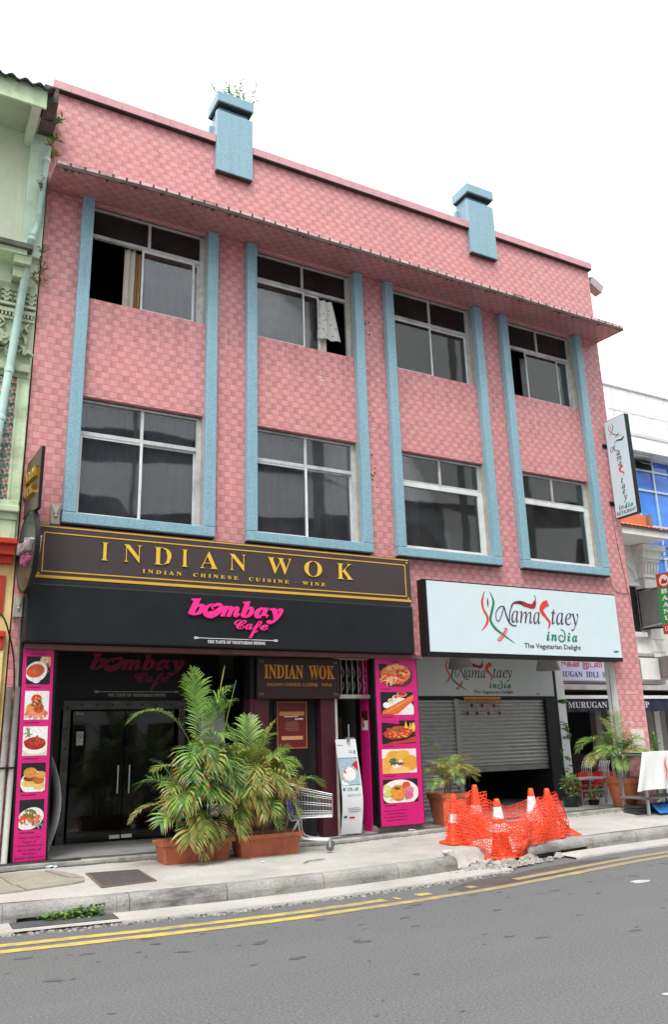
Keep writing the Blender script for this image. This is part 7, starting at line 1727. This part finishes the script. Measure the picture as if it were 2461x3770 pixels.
# ================================================================ TABLES, CHAIRS, CLOTH STALL
TT = M('table_top', (.34, .35, .36), .4, .3, var=.08)
def table(label, x0, x1, y0, y1, z0, zt):
    t = thing('table', label, 'table', ((x0+x1)/2, (y0+y1)/2, z0))
    obj('tabletop', MB().box(x0, x1, y0, y1, zt-.035, zt), TT, t, bevel=.006)
    for x in (x0+.05, x1-.05):
        for y in (y0+.04, y1-.04): obj('leg', MB().box(x-.018, x+.018, y-.018, y+.018, z0, zt-.036), STEEL, t)
    obj('cross_bar', MB().box(x0+.07, x1-.07, y0+.03, y0+.05, z0+(zt-z0)*.52, z0+(zt-z0)*.58), STEEL, t)
table('grey steel table between the bushy creeper pot and the red chairs', 11.60, 12.33, .48, .95, -.045, .455)
CR = M('red_plastic', (.62, .022, .018), .35, var=.06)
def make_chair(label, x, y, z, rot, s_=.72):
    t = thing('chair', label, 'chair', (x, y, z), 'red chairs by the side opening'); t.rotation_euler = (0, 0, rot); ORG[t] = Vector((0, 0, 0))
    P = lambda a, b_, c: (a*s_, b_*s_, c*s_)
    def bx(mb, x0, x1, y0, y1, z0, z1): return mb.box(*(q*s_ for q in (x0, x1, y0, y1, z0, z1)))
    obj('seat', bx(MB(), -.21, .21, -.21, .21, .42, .45), CR, t, bevel=.01)
    mb = MB(); V = []
    for i in range(9):
        a = -1+2*i/8; V += [P(.20*a, .19+.05*(1-a*a), .50), P(.19*a, .24+.06*(1-a*a), .82), P(.20*a, .215+.05*(1-a*a), .50), P(.19*a, .265+.06*(1-a*a), .82)]
    F = []
    for i in range(8): q = 4*i; F += [(q, q+4, q+5, q+1), (q+2, q+3, q+7, q+6), (q+1, q+5, q+7, q+3), (q, q+2, q+6, q+4)]
    mb.add(V, F); obj('backrest', mb, CR, t)
    for a in (-1, 1):
        for b_ in (-1, 1): obj('leg', MB().tube([P(a*.18, b_*.18, .43), P(a*.22, b_*.23, 0)], .016*s_*1.2, 8), CR, t)
        obj('back_post', MB().tube([P(a*.17, .19, .44), P(a*.18, .25, .80)], .014*s_*1.2, 6), CR, t)
    return t
def copy_thing(r, label, x, y, z, rot):
    c = r.copy(); COL.objects.link(c); c.location = (x, y, z); c.rotation_euler = (0, 0, rot); c['label'] = label
    for ch in r.children:
        k = ch.copy(); COL.objects.link(k); k.parent = c
    return c
ch0 = make_chair('red chair nearest the white pillar, behind the grey table', 12.18, 1.12, -.05, math.pi)
copy_thing(ch0, 'red chair next to the terracotta pot, behind the end of the grey table', 12.62, 1.15, -.05, math.pi+.08)
copy_thing(ch0, 'red chair farther back beyond the side opening, left of a pair', 13.5, 2.2, -.12, math.pi+.05)
copy_thing(ch0, 'red chair farther back beyond the side opening, right of a pair', 13.95, 2.1, -.12, math.pi-.1)
cr = thing('chair', 'stack of chrome backed chairs behind the red chairs', 'stacked chairs', (13.4, 2.0, -.12)); mb = MB()
for g, n in ((12.95, 6), (13.45, 6)):
    for k in range(n):
        x = g+.055*k; y = 1.75+.0*k; mb.tube(smooth([(x-.02, y, .30), (x, y, .58), (x+.05, y, .69), (x+.12, y+.1, .70)], 4), .010, 6)
obj('back_frame', mb, CHROME, cr)
mb = MB()
for g in (12.95, 13.45):
    mb.box(g-.02, g+.34, 1.76, 2.1, .25, .30)
    for dx in (0, .3): mb.box(g+dx, g+dx+.02, 1.78, 1.80, -.12, .25); mb.box(g+dx, g+dx+.02, 2.06, 2.08, -.12, .25)
obj('seat_stack', mb, BLACK, cr)
st = thing('stall', 'low table draped with a white cloth at the right edge of the pavement', 'stall', (12.6, -.7, -.15))
zg = zp(12.3, -1.0)
mb = MB(); mb.box(11.75, 14.2, -.93, -.30, .86, .89); obj('tabletop', mb, TT, st)
for x in (11.80, 12.9, 14.1):
    for y in (-.88, -.35): obj('leg', MB().box(x-.02, x+.02, y-.02, y+.02, zp(x, y), .86), STEEL, st)
obj('shelf', MB().box(11.75, 14.2, -.90, -.32, .13, .16), M('shelf_grey', (.20, .21, .21), .6), st)
mb = MB(); nx, nz = 60, 12; V = []
for j in range(nz+1):
    g = j/nz
    for i in range(nx+1):
        f = i/nx; x = 11.73-.33*g**1.1*(1-f)**2.5+(14.25-11.73)*f; z = .915-.635*g+.02*math.sin(9*f)*g; y = -.955-.07*g-.020*math.sin(34*f+1.5*g)*g-.012*math.sin(71*f)*g
        V.append((x, y, z))
mb.add(V, [(j*(nx+1)+i, (j+1)*(nx+1)+i, (j+1)*(nx+1)+i+1, j*(nx+1)+i+1) for j in range(nz) for i in range(nx)])
o0_ = len(mb.v); mb.add([(11.73, -.955, .915), (14.25, -.955, .915), (14.25, -.28, .905), (11.73, -.28, .905)], [(0, 1, 2, 3)])
cl = obj('cloth', mb, M('white_cloth', (.72, .74, .74), .85, var=.04), st, smooth_=True)
mb = MB(); mf = lambda a, b_, d: (a, -.998-.07*(.915-b_)-d, b_); mb.m(RED); mb.stroke([(12.22, .82), (12.18, .70), (12.20, .58), (12.12, .44)], [.008, .035, .03, .005], mf, .02, .024); mb.m(GREEN); mb.stroke([(12.30, .84), (12.34, .68), (12.28, .55), (12.40, .42), (12.6, .36)], [.006, .035, .03, .03, .005], mf, .02, .0243)
obj('logo', mb, None, cl)
bt = thing('tarpaulin', 'crumpled blue tarpaulin under the white cloth stall', 'tarpaulin', (12.4, -.8, -.1))
mb = MB(); rb_ = random.Random(3); n = 14; V = [(12.0+1.2*i/n, -.95+.5*j/6, zp(12.3, -.8)+.02+.16*math.sin(math.pi*j/6)*(.6+.5*rb_.random())) for j in range(7) for i in range(n+1)]
mb.add(V, [(j*(n+1)+i, j*(n+1)+i+1, (j+1)*(n+1)+i+1, (j+1)*(n+1)+i) for j in range(6) for i in range(n)]); obj('sheet', mb, M('tarp_blue', H('#2f6fb8'), .5, var=.2), bt)
cb = thing('crate', 'dark wooden crate under the left end of the white cloth stall', 'crate', (11.95, -.6, -.1)); mb = MB()
for k in range(3): mb.box(11.68, 11.96, -.74, -.725, zg+.02+.055*k, zg+.06+.055*k); mb.box(11.68, 11.96, -.46, -.445, zg+.02+.055*k, zg+.06+.055*k); mb.box(11.665, 11.68, -.74, -.445, zg+.02+.055*k, zg+.06+.055*k); mb.box(11.96, 11.975, -.74, -.445, zg+.02+.055*k, zg+.06+.055*k)
obj('slat', mb, M('crate_wood', (.05, .045, .04), .8, var=.3), cb); obj('bottom', MB().box(11.68, 11.96, -.725, -.46, zg+.002, zg+.02), M('crate_wood2', (.05, .045, .04), .8), cb)

# ================================================================ LITTER
def paper(label, x, y, s_, mat, seed, z=None):
    r = random.Random(seed); mb = MB(); z = zp(x, y)+.003 if z is None else z; n = 5
    V = [(x+s_*(i/n-.5)*2+r.uniform(-.3, .3)*s_/n, y+s_*(j/n-.5)*1.3, z+r.random()*s_*.45) for j in range(n+1) for i in range(n+1)]
    mb.add(V, [(j*(n+1)+i, j*(n+1)+i+1, (j+1)*(n+1)+i+1, (j+1)*(n+1)+i) for j in range(n) for i in range(n)])
    tag(obj('litter', mb, mat, loc=(x, y, z)), label, 'litter')
PAP = M('paper_white', (.72, .74, .76), .7, var=.1)
paper('crumpled pale blue wrapper lying by the floor grate', 1.98, -.36, .065, M('wrapper_blue', (.50, .66, .76), .5, var=.3, vs=30), 1)
paper('small white scrap of paper on the pavement before the ribbed trough', 4.36, -1.30, .03, PAP, 2); paper('grey wrapper on the step near the wide pink panel', 7.35, -.18, .05, M('wrapper_grey', (.5, .42, .42), .5, var=.4, vs=40), 3, zs(7.3)+.003)
paper('white torn paper on the pavement left of the traffic cones', 6.75, -1.9, .055, PAP, 4)
t = obj('dry_leaf', MB().stroke([(4.72, -1.72), (4.85, -1.60), (4.95, -1.58)], [.006, .02, .004], lambda a, b_, d: (a, b_, zp(a, b_)+.012+d), 0, .006).stroke([(4.93, -1.585), (5.02, -1.56), (5.10, -1.57)], [.006, .03, .004], lambda a, b_, d: (a, b_, zp(a, b_)+.012+d), .001, .007), LBR, loc=(4.9, -1.6, -.2)); tag(t, 'dry brown leaf lying on the pavement near the kerb', 'leaf')
